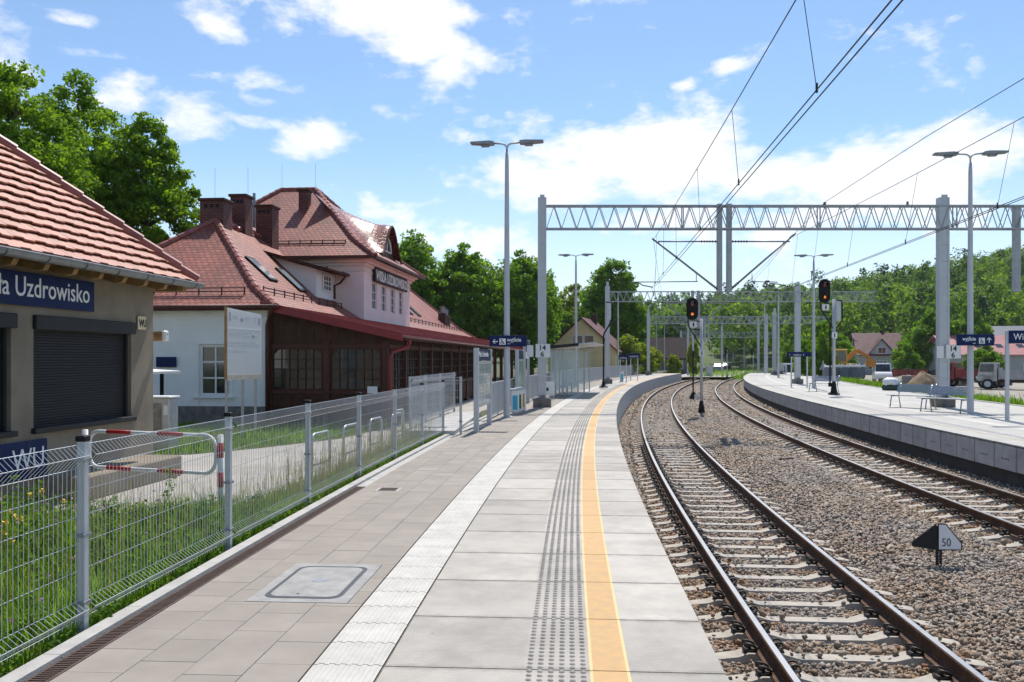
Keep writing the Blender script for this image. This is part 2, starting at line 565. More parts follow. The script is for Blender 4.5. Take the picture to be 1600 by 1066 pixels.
M['far_slab'] = mat('far platform concrete', (.43, .413, .372), .8, var=.12, scale=1.2, bump=.15, bscale=90, island=.05)
M['sleeper'] = mat('sleeper concrete', (.41, .37, .31), .85, var=.14, scale=7, bump=.4, bscale=70, island=.08)
M['rust'] = mat('rail rust', (.115, .064, .038), .8, spec=.2, var=.3, scale=14, bump=.2, bscale=120)
M['railtop'] = mat('polished rail', (.42, .41, .40), .36, metal=1.0, var=.08)
M['clip'] = mat('clip iron', (.045, .036, .03), .55, metal=.4, var=.2)
M['stone'] = stone_mat('ballast stone')
M['stone_rust'] = stone_mat('rust stained ballast stone', (.86, .68, .54))
M['hatch'] = mat('worn hatch concrete', (.335, .325, .305), .9, var=.16, scale=6, bump=.3, bscale=120)
M['ballast'] = mat('ballast bed', (.26, .21, .165), .95, c2=(.10, .08, .062), scale=26, bump=1.0, bscale=22, detail=8)
M['grey_paint'] = mat('light grey paint', (.50, .52, .54), .45, var=.05, metal=.2)
M['galv'] = mat('galvanised steel', (.48, .50, .52), .42, metal=.55, var=.1, scale=9)
M['gantry'] = mat('gantry galvanising', (.36, .375, .385), .5, metal=.35, var=.12, scale=5)
M['gal_dark'] = mat('weathered zinc', (.27, .28, .29), .5, metal=.5, var=.15, scale=9)
M['wire'] = mat('fence wire', (.60, .62, .63), .45, metal=.3, var=.03)
M['black'] = mat('black paint', (.010, .010, .011), .55, var=.1, spec=.2)
M['dark'] = mat('dark plastic', (.022, .022, .024), .55, var=.15, spec=.3)
M['white'] = mat('white paint', (.78, .78, .76), .5, var=.03)
M['red'] = mat('red paint', (.50, .025, .022), .45, var=.08)
M['navy'] = mat('navy sign enamel', (.009, .021, .085), .5, var=.08, spec=.15)
M['letter'] = mat('white lettering', (.82, .82, .82), .6, var=.01)
M['letter_black'] = mat('black lettering', (.012, .012, .012), .6, var=.01)
M['wall_white'] = mat('white render', (.84, .835, .81), .85, var=.04, scale=1.5, bump=.1, bscale=60)
M['wall_pink'] = mat('pink render', (.84, .69, .65), .85, var=.04, scale=1.5, bump=.1, bscale=60)
M['plinth'] = mat('stone plinth', (.17, .155, .14), .9, var=.3, scale=5, bump=.6, bscale=9)
M['kiosk_wall'] = mat('grey roughcast', (.345, .288, .215), .95, c2=(.23, .188, .138), scale=1.3, bump=.8, bscale=110, detail=9)
M['wood_dark'] = mat('dark brown timber', (.060, .026, .014), .65, spec=.2, var=.3, scale=4, bump=.2, bscale=30)
M['wood_red'] = mat('red brown painted trim', (.080, .025, .016), .55, var=.15, spec=.3)
M['wood_raw'] = mat('raw rafter wood', (.42, .26, .11), .75, c2=(.26, .15, .06), scale=5)
M['sheet_red'] = mat('red sheet metal', (.235, .022, .022), .42, var=.1, metal=.1)
M['tile_st'] = tile_mat('beaver tail tile', (.315, .082, .047), .20, .17, .54, dark=.25)
M['tile_k'] = mat('glazed clay tile', (.44, .185, .120), .5, var=.1, scale=5, island=.10)
M['ridge'] = mat('ridge tile', (.29, .085, .062), .5, var=.2, scale=6, island=.12)
M['tile_glazed'] = tile_mat('new glazed tile', (.33, .10, .065), .20, .17, .27, dark=.3, bump=.5)
M['brick_dark'] = tile_mat('chimney brick', (.155, .044, .032), .25, .075, .7, bump=.4)
M['glass'] = mat('dark glass', (.022, .026, .026), .06, var=.1, spec=.8)
M['shutter'] = mat('charcoal shutter', (.026, .026, .028), .55, var=.08, spec=.3)
M['asphalt'] = mat('pale path paving', (.42, .39, .345), .9, c2=(.33, .305, .27), scale=.8, bump=.25, bscale=120, detail=9)
M['soil'] = mat('soil and short grass', (.10, .115, .035), .95, c2=(.07, .06, .035), scale=2.2, bump=.6, bscale=30, detail=9)
M['ground'] = mat('meadow ground', (.085, .13, .032), .95, c2=(.06, .085, .025), scale=.4, bump=.5, bscale=8, detail=9)
M['gravel'] = mat('yard gravel', (.37, .33, .275), .95, c2=(.25, .22, .18), scale=.35, bump=.5, bscale=30, detail=10)
M['dirt'] = mat('earth heap', (.28, .20, .12), .95, c2=(.17, .12, .075), scale=1.5, bump=.8, bscale=6, detail=9)
M['bark'] = mat('bark', (.10, .075, .052), .9, var=.35, scale=6, bump=.6, bscale=20)
M['leaf_a'] = leaf_mat('lime leaves', (.075, .160, .015), (.205, .335, .034), .5)
M['leaf_b'] = leaf_mat('maple leaves', (.052, .130, .015), (.175, .305, .034), .5)
M['leaf_c'] = leaf_mat('yellow green shrub leaves', (.11, .19, .02), (.26, .31, .04), .42)
M['leaf_f'] = leaf_mat('forest leaves', (.036, .098, .018), (.150, .255, .040), .44, .12)
M['leaf_dark'] = leaf_mat('dark spruce needles', (.018, .050, .016), (.060, .120, .034), .25, .12)
M['leaf_light'] = leaf_mat('light birch leaves', (.075, .150, .022), (.215, .315, .050), .48, .12)
M['grass'] = leaf_mat('grass blades', (.065, .150, .017), (.170, .290, .040), .48)
M['drygrass'] = leaf_mat('dry grass stems', (.16, .15, .06), (.30, .27, .12), .3)
M['weed'] = leaf_mat('weed leaves', (.055, .125, .020), (.14, .25, .04), .42)
M['petal'] = mat('yellow petals', (.75, .55, .03), .7)
M['clover'] = mat('clover blossom', (.42, .20, .32), .8)
M['pink_roof'] = mat('pink metal roof', (.42, .16, .15), .5, var=.1, scale=.6)
M['slate_roof'] = mat('grey roof', (.16, .17, .18), .4, var=.12)
M['roof_far'] = tile_mat('old red tile', (.19, .075, .065), .25, .22, .6)
M['yellow_wall'] = mat('yellow ochre render', (.92, .72, .40), .9, c2=(.78, .60, .34), scale=1.2, bump=.15, bscale=40, detail=8)
M['grey_wall'] = mat('grey render', (.36, .38, .36), .9, var=.1, scale=.7)
M['cyan'] = mat('cyan panel', (.03, .42, .62), .5)
M['steel'] = mat('brushed bench steel', (.40, .41, .42), .38, metal=.7, var=.08)
M['mach_yellow'] = mat('machine yellow', (.66, .36, .03), .5, c2=(.52, .28, .03), scale=2)
M['mach_orange'] = mat('machine orange', (.58, .22, .03), .5, var=.15)
M['truck_red'] = mat('truck red', (.30, .035, .03), .5, c2=(.20, .035, .03), scale=2)
M['rubber'] = mat('rubber', (.02, .02, .02), .8, var=.1)
M['bag'] = mat('grey bulk bag', (.13, .145, .18), .9, var=.15, bump=.3, bscale=12)
M['car_white'] = mat('white car paint', (.72, .72, .72), .3, coat=.6, var=.02)
M['car_dark'] = mat('dark car paint', (.03, .035, .045), .3, coat=.6, var=.05)
M['car_blue'] = mat('blue grey car paint', (.10, .14, .22), .3, coat=.6, var=.05)
M['car_red'] = mat('red car paint', (.36, .03, .03), .3, coat=.6, var=.05)
M['rust_plate'] = mat('rusty cast iron', (.085, .050, .036), .8, var=.3, scale=20)
M['groove'] = mat('bitumen seal', (.045, .052, .065), .7, var=.25, scale=20)
M['lens_red'] = mat('dim red lens', (.30, .05, .02), .2, var=.05)
M['lens_lit'] = mat('lit orange lens', (.9, .35, .05), .3, emit=((1.0, .30, .06), .55))
M['green'] = mat('green plastic', (.02, .16, .06), .6)
M['poster'] = mat('posters', (.55, .56, .55), .5, c2=(.30, .34, .33), scale=6)
M['poster_green'] = mat('green notice', (.10, .35, .12), .5, var=.2)
M['polycarb'] = None
k = NT('shelter glass')
k.b.inputs['Base Color'].default_value = (.62, .74, .73, 1)
k.b.inputs['Roughness'].default_value = .05
k.b.inputs['Alpha'].default_value = .24
M['polycarb'] = k.mat
k = NT('frosted board')
k.b.inputs['Base Color'].default_value = (.80, .80, .79, 1); k.b.inputs['Roughness'].default_value = .6
tr = k.n('ShaderNodeBsdfTranslucent'); tr.inputs[0].default_value = (.8, .8, .78, 1)
ms = k.n('ShaderNodeMixShader'); ms.inputs[0].default_value = .35
k.l(k.b.outputs[0], ms.inputs[1]); k.l(tr.outputs[0], ms.inputs[2]); k.l(ms.outputs[0], k.out.inputs[0])
M['board'] = k.mat


# ---------------------------------------------------------------- lettering
def text(body, size, parent, loc, rot, m, name='lettering', sx=1.0, ext=0.002, bold=0.0, align='LEFT'):
    cu = bpy.data.curves.new(name, 'FONT')
    cu.body = body; cu.size = size; cu.extrude = ext; cu.offset = bold
    cu.align_x = align; cu.align_y = 'BOTTOM_BASELINE'; cu.resolution_u = 3
    t = bpy.data.objects.new('tmp', cu)
    COL.objects.link(t)
    bpy.context.view_layer.update()
    me = bpy.data.meshes.new_from_object(t.evaluated_get(bpy.context.evaluated_depsgraph_get()))
    bpy.data.objects.remove(t); bpy.data.curves.remove(cu)
    me.materials.clear(); me.materials.append(m)
    o = bpy.data.objects.new(name, me)
    COL.objects.link(o)
    o.parent = parent; o.location = loc; o.rotation_euler = rot; o.scale = (sx, 1, 1)
    return o


FRONT = (R(90), 0, 0)                    # reads from -Y
RIGHT = (R(90), 0, R(90))                # reads from +X

# ---------------------------------------------------------------- the line of the platform edge
Y1 = 102.0


def EX(y):
    if y < Y1: return .944 + .0496 * y + .00131 * y * y
    x1 = .944 + .0496 * Y1 + .00131 * Y1 * Y1
    return x1 + (.0496 + .00262 * Y1) * (y - Y1) + .0002 * (y - Y1) ** 2


_ys = np.linspace(-14, 420, 4341)
_xs = np.array([EX(y) for y in _ys])
_ss = np.concatenate([[0], np.cumsum(np.hypot(np.diff(_xs), np.diff(_ys)))])
_ss -= np.interp(0, _ys, _ss)


def at(s, o=0.0, z=0.0):
    """s metres along the platform edge from the camera, o metres to the right of it"""
    y = float(np.interp(s, _ss, _ys))
    x = EX(y)
    d = .0496 + .00262 * min(y, Y1) + (.0004 * (y - Y1) if y > Y1 else 0)
    n = math.hypot(1, d)
    return Vector((x + o / n, y - o * d / n, z))


def heading(s):
    y = float(np.interp(s, _ss, _ys))
    return -math.atan(.0496 + .00262 * min(y, Y1) + (.0004 * (y - Y1) if y > Y1 else 0))


def e2(s): return 7.65 + 1.0 * math.exp(-max(s, -10) / 30.0)


def a2(s): return e2(s) - 1.6


A1 = 1.67
RAIL = -0.76

# ================================================================ GROUND
def strip(mb, s_list, offs, m=0):
    """a sheet along the line: offs is a list of (offset or function, z)"""
    def of(o, s): return o(s) if callable(o) else o
    for i in range(len(s_list) - 1):
        for j in range(len(offs) - 1):
            (oa, za), (ob, zb) = offs[j], offs[j + 1]
            a, b = s_list[i], s_list[i + 1]
            mb.poly([at(a, of(oa, a), za), at(a, of(ob, a), zb), at(b, of(ob, b), zb), at(b, of(oa, b), za)], m)
    return mb


tagit(MB().poly([(-3000, -200, -1.35), (3000, -200, -1.35), (3000, 5000, -1.35), (-3000, 5000, -1.35)]).build('ground', M['ground']), kind='structure')
SL = [x for x in np.arange(-8, 60, 2)] + [x for x in np.arange(60, 240, 6)]
LZ = -0.12
tagit(strip(MB(), SL, [(-75, LZ), (-40, LZ), (-20, LZ), (-10, LZ), (-3.99, LZ)]).build('lawn_ground', M['soil']), kind='structure')
tagit(strip(MB(), SL, [(-4.4, -1.02), (-2, -1.02), (lambda s: e2(s) + 4, -1.02)]).build('track_bed', M['ballast']), kind='structure')
tagit(strip(MB(), SL, [(lambda s: e2(s) + 7.15, -0.05), (lambda s: e2(s) + 8.6, -0.16), (lambda s: e2(s) + 11.5, -0.98), (lambda s: e2(s) + 14, -1.1)]).build('verge', M['soil']), kind='structure')
tagit(strip(MB(), SL, [(lambda s: e2(s) + 10.6, -1.0), (lambda s: e2(s) + 30, -1.0), (lambda s: e2(s) + 75, -1.0)]).build('gravel_yard', M['gravel']), kind='structure')
# pale path between kiosk and station
PZ = LZ + .006
pth = MB()
near = [(-9.5, 9.7), (-6.05, 10.2), (-3.62, 10.5), (-3.0, 14), (-2.75, 17), (-2.35, 20.5), (-2.0, 24), (-1.2, 31), (0.2, 41), (2.6, 56), (5.8, 70)]
farr = [(-12, 16.2), (-9, 16.4), (-6.4, 17.4), (-5.4, 18.6), (-4.1, 20.8), (-3.4, 24.2), (-3.2, 25.0), (-6.0, 33), (-5.5, 42), (-3.5, 56), (-1.0, 70)]
for i in range(len(near) - 1):
    pth.poly([(*near[i], PZ), (*near[i + 1], PZ), (*farr[i + 1], PZ), (*farr[i], PZ)])
tagit(pth.build('path', M['asphalt']), kind='structure')
# far road on the left beyond the platforms
rd = MB()
rp = [(23, 112), (30, 135), (42, 165), (58, 205), (84, 270)]
for i in range(len(rp) - 1):
    (xa, ya), (xb, yb) = rp[i], rp[i + 1]
    rd.poly([(xa - 3, ya, -.6), (xa + 5, ya, -.6), (xb + 6, yb, -.6), (xb - 3, yb, -.6)])
tagit(rd.build('road', M['asphalt']), kind='structure')

# ================================================================ PLATFORM 1
PEND = 106


def patch(mb, s0, s1, o0, o1, z, th=.012, m=0):
    c = [at(s0, o0), at(s0, o1), at(s1, o1), at(s1, o0)]
    uv = [(s0, o0), (s0, o1), (s1, o1), (s1, o0)]
    i = len(mb.v)
    mb.v += [(p.x, p.y, z) for p in c] + [(p.x, p.y, z - th) for p in c]
    for k in range(4):
        mb.uv[i + k] = uv[k]; mb.uv[i + 4 + k] = uv[k]
    for f in [(0, 1, 2, 3), (4, 5, 1, 0), (5, 6, 2, 1), (6, 7, 3, 2), (7, 4, 0, 3)]:
        mb.f.append(tuple(i + q for q in f)); mb.m.append(m)


SP = [x for x in np.arange(-6, PEND + .1, 1.0)]
base = MB()
strip(base, SP, [(-4.07, -1.2), (-4.07, -.014), (-.02, -.014), (-.02, -.3)])
tagit(base.build('platform', M['joint']), kind='structure')
sl_a, sl_p, ye, yt = MB(), MB(), MB(), MB()
g = .006
for s in range(-3, PEND):
    patch(sl_a, s + g, s + 1 - g, -1.975, -1.16, 0)
    patch(sl_p, s + g, s + 1 - g, -1.16, -.775, 0)
    patch(sl_a, s + g, s + 1 - g, -.545, 0, 0)
    patch(ye, s + g, s + 1 - g, -.757, -.563, .0015)
    patch(yt, s + g, s + 1 - g, -.775, -.757, .001)
    patch(yt, s + g, s + 1 - g, -.563, -.545, .001)
tagit(sl_a.build('platform_edge_slabs', M['slab']), kind='structure')
tagit(sl_p.build('platform_tactile_band', M['slab_plain']), kind='structure')
tagit(ye.build('yellow_line', M['yellow']), kind='structure')
tagit(yt.build('yellow_line_trim', M['yellow_edge']), kind='structure')
# raised warning studs, six rows
dv, df = [], []
def stud(c, t, nrm, r0, r1, h):
    i = len(dv)
    for (r, z) in ((r0, 0.0), (r1, h)):
        for kk in range(8):
            a = 2 * math.pi * kk / 8
            p = c + t * (r * math.cos(a)) + nrm * (r * math.sin(a))
            dv.append((p.x, p.y, z))
    for kk in range(8):
        j = (kk + 1) % 8
        df.append((i + kk, i + j, i + 8 + j, i + 8 + kk))
    df.append((i + 8, i + 9, i + 10, i + 11)); df.append((i + 8, i + 11, i + 12, i + 15)); df.append((i + 12, i + 13, i + 14, i + 15))
for s in range(1, 62):
    for r in range(15 if s < 40 else 15):
        ss = s + (r + .5) / 15
        h = heading(ss); t = Vector((-math.sin(h), math.cos(h), 0)); nr = Vector((math.cos(h), math.sin(h), 0))
        for q in range(6):
            stud(at(ss, -1.125 + q * .0625), t, nr, .019, .013, .009)
tagit(np_mesh('platform_warning_studs', np.array(dv), np.array(df), M['slab_plain']), kind='structure')
# white guide strip with ribs
gs = MB()
for i in range(int((PEND + 3) / .4)):
    s0 = -3 + i * .4 + .004; s1 = s0 + .392
    prof = [(-2.40, 0), ]
    for q in range(6):
        o = -2.385 + q * .0655
        prof += [(o + .008, .001), (o + .016, .0075), (o + .044, .0075), (o + .052, .001)]
    prof += [(-1.99, 0)]
    A = [at(s0, o, z + .001) for o, z in prof]; B = [at(s1, o, z + .001) for o, z in prof]
    n = len(prof); i0 = len(gs.v)
    gs.v += [tuple(p) for p in A + B]
    for q in range(n - 1):
        gs.f.append((i0 + q, i0 + q + 1, i0 + n + q + 1, i0 + n + q)); gs.m.append(0)
    # end faces
    e = [at(s0, -1.99, -.012), at(s0, -2.40, -.012)]
    gs.v += [tuple(p) for p in e]
    gs.f.append(tuple([i0 + q for q in range(n - 1, -1, -1)] + [len(gs.v) - 1, len(gs.v) - 2])); gs.m.append(0)
tagit(gs.build('guide_strip', M['guide']), kind='structure')
# pavers in running bond
pv = MB()
HS0, HS1, HO0, HO1 = 6.22, 7.44, -3.13, -2.50     # hatch frame
HS0, HS1, HO0, HO1 = 6.27, 7.47, -3.30, -2.53
for c in range(4):
    o0 = -2.412 - (c + 1) * .3475; o1 = o0 + .3475
    for r in range(int((PEND + 3) / .4)):
        s0 = -3 + r * .4 + (.2 if c % 2 else 0)
        s1 = s0 + .4
        if s1 > HS0 and s0 < HS1 and o1 > HO0 + .01 and o0 < HO1 - .01:
            # cut round the hatch
            if s0 < HS0 - .03: patch(pv, s0 + .002, HS0 - .004, o0 + .002, o1 - .002, 0)
            if s1 > HS1 + .03: patch(pv, HS1 + .004, s1 - .002, o0 + .002, o1 - .002, 0)
            a, b = max(s0, HS0), min(s1, HS1)
            if b - a > .03:
                if o1 > HO1 + .02: patch(pv, a + .002, b - .002, HO1 + .004, o1 - .002, 0)
                if o0 < HO0 - .02: patch(pv, a + .002, b - .002, o0 + .002, HO0 - .004, 0)
            continue
        patch(pv, s0 + .002, s1 - .002, o0 + .002, o1 - .002, rng.normal(0, .0006))
tagit(pv.build('paving', M['paver']), kind='structure')
# kerb and plain channel behind the pavers
kb, ch = MB(), MB()
for s in range(-3, PEND):
    patch(kb, s + .003, s + .997, -4.06, -3.945, .028, .05)
    if s >= 12: patch(ch, s + .003, s + .997, -3.94, -3.806, -.004)
tagit(kb.build('kerb', M['concrete']), kind='structure')
tagit(ch.build('kerb_channel', M['concrete']), kind='structure')
# platform wall towards the track
pw = MB()
for s in range(-3, PEND):
    a, b = s + .006, s + .994
    A, B = at(a, -.005), at(b, -.005)
    C, D = at(a, -.06), at(b, -.06)
    def zz(p, z): return (p.x, p.y, z)
    pw.hexa([zz(A, -.95), zz(B, -.95), zz(D, -.95), zz(C, -.95)][::-1], [zz(A, -.014), zz(B, -.014), zz(D, -.014), zz(C, -.014)][::-1])
tagit(pw.build('platform_wall', M['concrete_wall']), kind='structure')
pe = MB()
pe.poly([at(PEND, -4.07, -1.2), at(PEND, -.02, -1.2), at(PEND, -.02, -.002), at(PEND, -4.07, -.002)])
tagit(pe.build('platform_end_wall', M['concrete_wall']), kind='structure')

# drain grate (the long slotted channel) and covers
dr = thing('drain_grate', 'long rusty slotted drain grate along the kerb below the mesh fence', 'drain grate', at(3, -3.87))
inv = Matrix.Translation(-dr.location)
fr, bars = MB(), MB()
for s in np.arange(-2, 12, 1.0):
    patch(fr, s + .002, s + .998, -3.943, -3.925, .002, .03)
    patch(fr, s + .002, s + .998, -3.822, -3.805, .002, .03)
    patch(fr, s, s + 1, -3.925, -3.822, -.0115, .001)
for s in np.arange(-2, 12, .03):
    patch(bars, s, s + .013, -3.925, -3.822, .001, .012)
for nm, b, m in (('frame', fr, M['rust_plate']), ('grating', bars, M['rust_plate'])):
    o = b.build(nm, m, dr); o.data.transform(inv)
ic = thing('inspection_cover', 'square concrete inspection cover with a dark rounded seal beside the white guide strip', 'manhole cover', at(6.87, -2.915, 0), heading(6.87))
w_, l_ = .385, .6
cb = MB(); cb.box(-w_, w_, -l_, l_, -.013, .002); cb.build('frame', M['hatch'], ic)
def rrect(a, b, r, n=6):
    out = []
    for (cx, cy, t0) in ((a - r, b - r, 0), (-a + r, b - r, 90), (-a + r, -b + r, 180), (a - r, -b + r, 270)):
        for i in range(n + 1):
            t = R(t0 + 90 * i / n); out.append((cx + r * math.cos(t), cy + r * math.sin(t)))
    return out
oa, ob = rrect(.30, .50, .10), rrect(.268, .462, .09)
gr = MB()
for i in range(len(oa)):
    j = (i + 1) % len(oa)
    gr.poly([(*oa[i], .0045), (*oa[j], .0045), (*ob[j], .0045), (*ob[i], .0045)])
gr.build('seal', M['groove'], ic)
MB().prism(rrect(.266, .46, .09), 'z', -.005, .006).build('lid', M['hatch'], ic)
cc = MB(); cc.cyl((0, 0.02, 0), (0, .02, .0085), .062, n=20); cc.build('lifting_plate', M['gal_dark'], ic)
cc = MB(); cc.cyl((-.05, -.39, 0), (-.05, -.39, .008), .013, n=8); cc.build('lifting_hole', M['groove'], ic)
rc = thing('gully_cover', 'small rusty iron gully cover in the pavers further along', 'drain cover', at(11.75, -3.42, 0), heading(11.75))
MB().box(-.16, .16, -.16, .16, -.01, .003).build('frame', M['concrete'], rc)
gb = MB()
for i in range(7): gb.box(-.12, .12, -.12 + i * .037, -.10 + i * .037, .001, .008)
gb.build('grating', M['rust_plate'], rc)

# ================================================================ FAR PLATFORM
P2END = 112
fp = MB()
strip(fp, SP + [P2END], [(lambda s: e2(s) + .16, -1.2), (lambda s: e2(s) + .16, -.014), (lambda s: e2(s) + 7.2, -.014), (lambda s: e2(s) + 7.2, -1.0)])
tagit(fp.build('far_platform', M['joint']), kind='structure')
fs, fw, fd, fy, fm, fl = MB(), MB(), MB(), MB(), MB(), MB()
for s in range(0, P2END):
    e = e2(s + .5)
    patch(fs, s + .004, s + .996, e, e + 2.0, 0, .03)
    for (a, b) in ((2.42, 3.6), (3.6, 4.8), (4.8, 6.0), (6.0, 7.05)):
        patch(fs, s + .003, s + .997, e + a + .003, e + b - .003, 0)
    patch(fl, s + .003, s + .997, e + 2.01, e + 2.41, .002)
    patch(fl, s + .003, s + .997, e + 7.06, e + 7.2, .03, .05)
    for q in range(4): patch(fm, s + .05, s + .95, e + .86 + q * .07, e + .885 + q * .07, .003)
    patch(fy, s + .004, s + .996, e + .60, e + .68, .0025)
    A, B, C, D = at(s + .012, e + .012), at(s + .988, e + .012), at(s + .988, e + .1), at(s + .012, e + .1)
    def zz(p, z): return (p.x, p.y, z)
    fw.hexa([zz(p, -.57) for p in (A, D, C, B)], [zz(p, -.05) for p in (A, D, C, B)])
    if s < 60:
        n = (D - A).normalized(); t = (B - A).normalized()
        for (u0, u1) in ((.28, .34), (.36, .46), (.48, .52), (.54, .66)):
            p = A + t * u0 - n * .003; q = A + t * u1 - n * .003
            fd.poly([zz(p, -.36), zz(q, -.36), zz(q, -.325), zz(p, -.325)])
tagit(fs.build('far_platform_slabs', M['far_slab']), kind='structure')
tagit(fl.build('far_platform_guide_strip', M['guide']), kind='structure')
tagit(fm.build('far_platform_warning_strip', M['gal_dark']), kind='structure')
tagit(fy.build('far_platform_edge_line', mat('worn ochre line', (.42, .36, .24), .85, var=.15)), kind='structure')
tagit(fw.build('far_platform_wall', M['concrete_wall']), kind='structure')
tagit(fd.build('far_platform_wall_stencils', M['gal_dark']), kind='structure')
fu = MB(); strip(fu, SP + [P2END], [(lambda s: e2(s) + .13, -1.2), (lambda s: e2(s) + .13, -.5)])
tagit(fu.build('far_platform_shade_band', M['painted_shade']), kind='structure')  # shadow below the wall panels, put in as a near-black strip
fe = MB(); fe.poly([at(P2END, e2(P2END), -1.2), at(P2END, e2(P2END) + 7.2, -1.2), at(P2END, e2(P2END) + 7.2, -.002), at(P2END, e2(P2END), -.002)])
tagit(fe.build('far_platform_end_wall', M['concrete_wall']), kind='structure')

# ================================================================ TRACKS
RP = [(-.075, 0), (.075, 0), (.075, .012), (.02, .03), (.009, .045), (.009, .12), (.036, .137), (.036, .160), (.027, .172), (-.027, .172), (-.036, .160), (-.036, .137), (-.009, .12), (-.009, .045), (-.02, .03), (-.075, .012)]


def sleeper_mesh():
    b = MB()
    xs = [(-1.3, -.075, .085, .135), (-1.0, -.035, .095, .145), (-.9, 0, .10, .15), (-.58, 0, .10, .15), (-.42, -.045, .085, .125), (.42, -.045, .085, .125), (.58, 0, .10, .15), (.9, 0, .10, .15), (1.0, -.035, .095, .145), (1.3, -.075, .085, .135)]
    vs = []
    for (x, z, wt, wb) in xs: vs += [(x, -wb, -.19), (x, wb, -.19), (x, wt, z), (x, -wt, z)]
    fs = [(0, 1, 2, 3), tuple(len(vs) - 4 + q for q in (3, 2, 1, 0))]
    for i in range(len(xs) - 1):
        for q in range(4):
            r = (q + 1) % 4
            fs.append((i * 4 + r, i * 4 + q, i * 4 + 4 + q, i * 4 + 4 + r))
    return b.faces(vs, fs)


def clip_mesh():
    b = MB()
    for sy in (-1, 1):
        ring = [(.055 * math.cos(t), sy * .055 + .040 * math.sin(t) * .9, .055 + .034 * math.sin(t + .6)) for t in np.linspace(0, 2 * math.pi, 11)[:-1]]
        b.tube(ring, .011, 5, closed=True)
    b.tube([(-.05, -.06, .035), (-.075, 0, .03), (-.05, .06, .035)], .011, 5)
    b.cyl((0.0, 0, -.01), (0.0, 0, .075), .016, n=6)
    b.box(-.05, .06, -.055, .055, -.004, .018)
    return b


SZ = RAIL - .172 - .004
sm_, cm_ = None, None


def track(name, label, aoff, s0, s1, phase, nclip):
    global sm_, cm_
    root = thing(name, label, 'railway track', (0, 0, RAIL))
    ss = [x for x in np.arange(s0, 60, .8)] + [x for x in np.arange(60, s1, 3.0)]
    for side in (-1, 1):
        rb = MB()
        rings = []
        for s in ss:
            a = aoff(s) if callable(aoff) else aoff
            rings.append([at(s, a + side * .7535 + x, -.172 + z) for x, z in RP])
        n = len(RP)
        vs = [p for r in rings for p in r]
        rb.faces(vs, [])
        for i in range(len(rings) - 1):
            for q in range(n):
                r = (q + 1) % n
                rb.f.append((i * n + q, i * n + r, i * n + n + r, i * n + n + q)); rb.m.append(1 if q == 8 else 0)
        rb.f.append(tuple(range(n))); rb.m.append(0)
        rb.build('rail', [M['rust'], M['railtop']], root)
    cnt = 0
    rest = MB()
    s = s0 + phase
    while s < min(s1, 200):
        a = aoff(s) if callable(aoff) else aoff
        p = at(s, a, SZ - RAIL)
        h = heading(s) + rng.normal(0, .004)
        if cnt < 99 and s > 2.2:
            if sm_ is None:
                o = sleeper_mesh().build('sleeper', M['sleeper'], root); sm_ = o.data
            else:
                o = bpy.data.objects.new('sleeper', sm_); COL.objects.link(o); o.parent = root
            o.location = p; o.rotation_euler = (0, 0, h)
            if cnt < nclip:
                for side in (-1, 1):
                    for io in (-1, 1):
                        if cm_ is None:
                            c = clip_mesh().build('rail_clip', M['clip'], o, smooth=True); cm_ = c.data
                        else:
                            c = bpy.data.objects.new('rail_clip', cm_); COL.objects.link(c); c.parent = o
                        c.location = (side * .7535 + io * .125, 0, .0); c.rotation_euler = (0, 0, 0 if io > 0 else math.pi)
            cnt += 1
        elif s > 3:
            q = sleeper_mesh(); c, sn = math.cos(h), math.sin(h)
            i0 = len(rest.v)
            rest.v += [(p.x + c * v[0] - sn * v[1], p.y + sn * v[0] + c * v[1], p.z + v[2]) for v in q.v]
            rest.f += [tuple(i0 + k for k in f) for f in q.f]; rest.m += [0] * len(q.f)
        s += .6
    o = rest.build('sleeper', M['sleeper'], root); o['kind'] = 'stuff'
    return root


track('railway_track', 'nearer curving railway track beside the platform with the yellow line', A1, -4, 300, .25, 42)
track('railway_track', 'farther railway track along the opposite platform wall', a2, -4, 300, .1, 40)

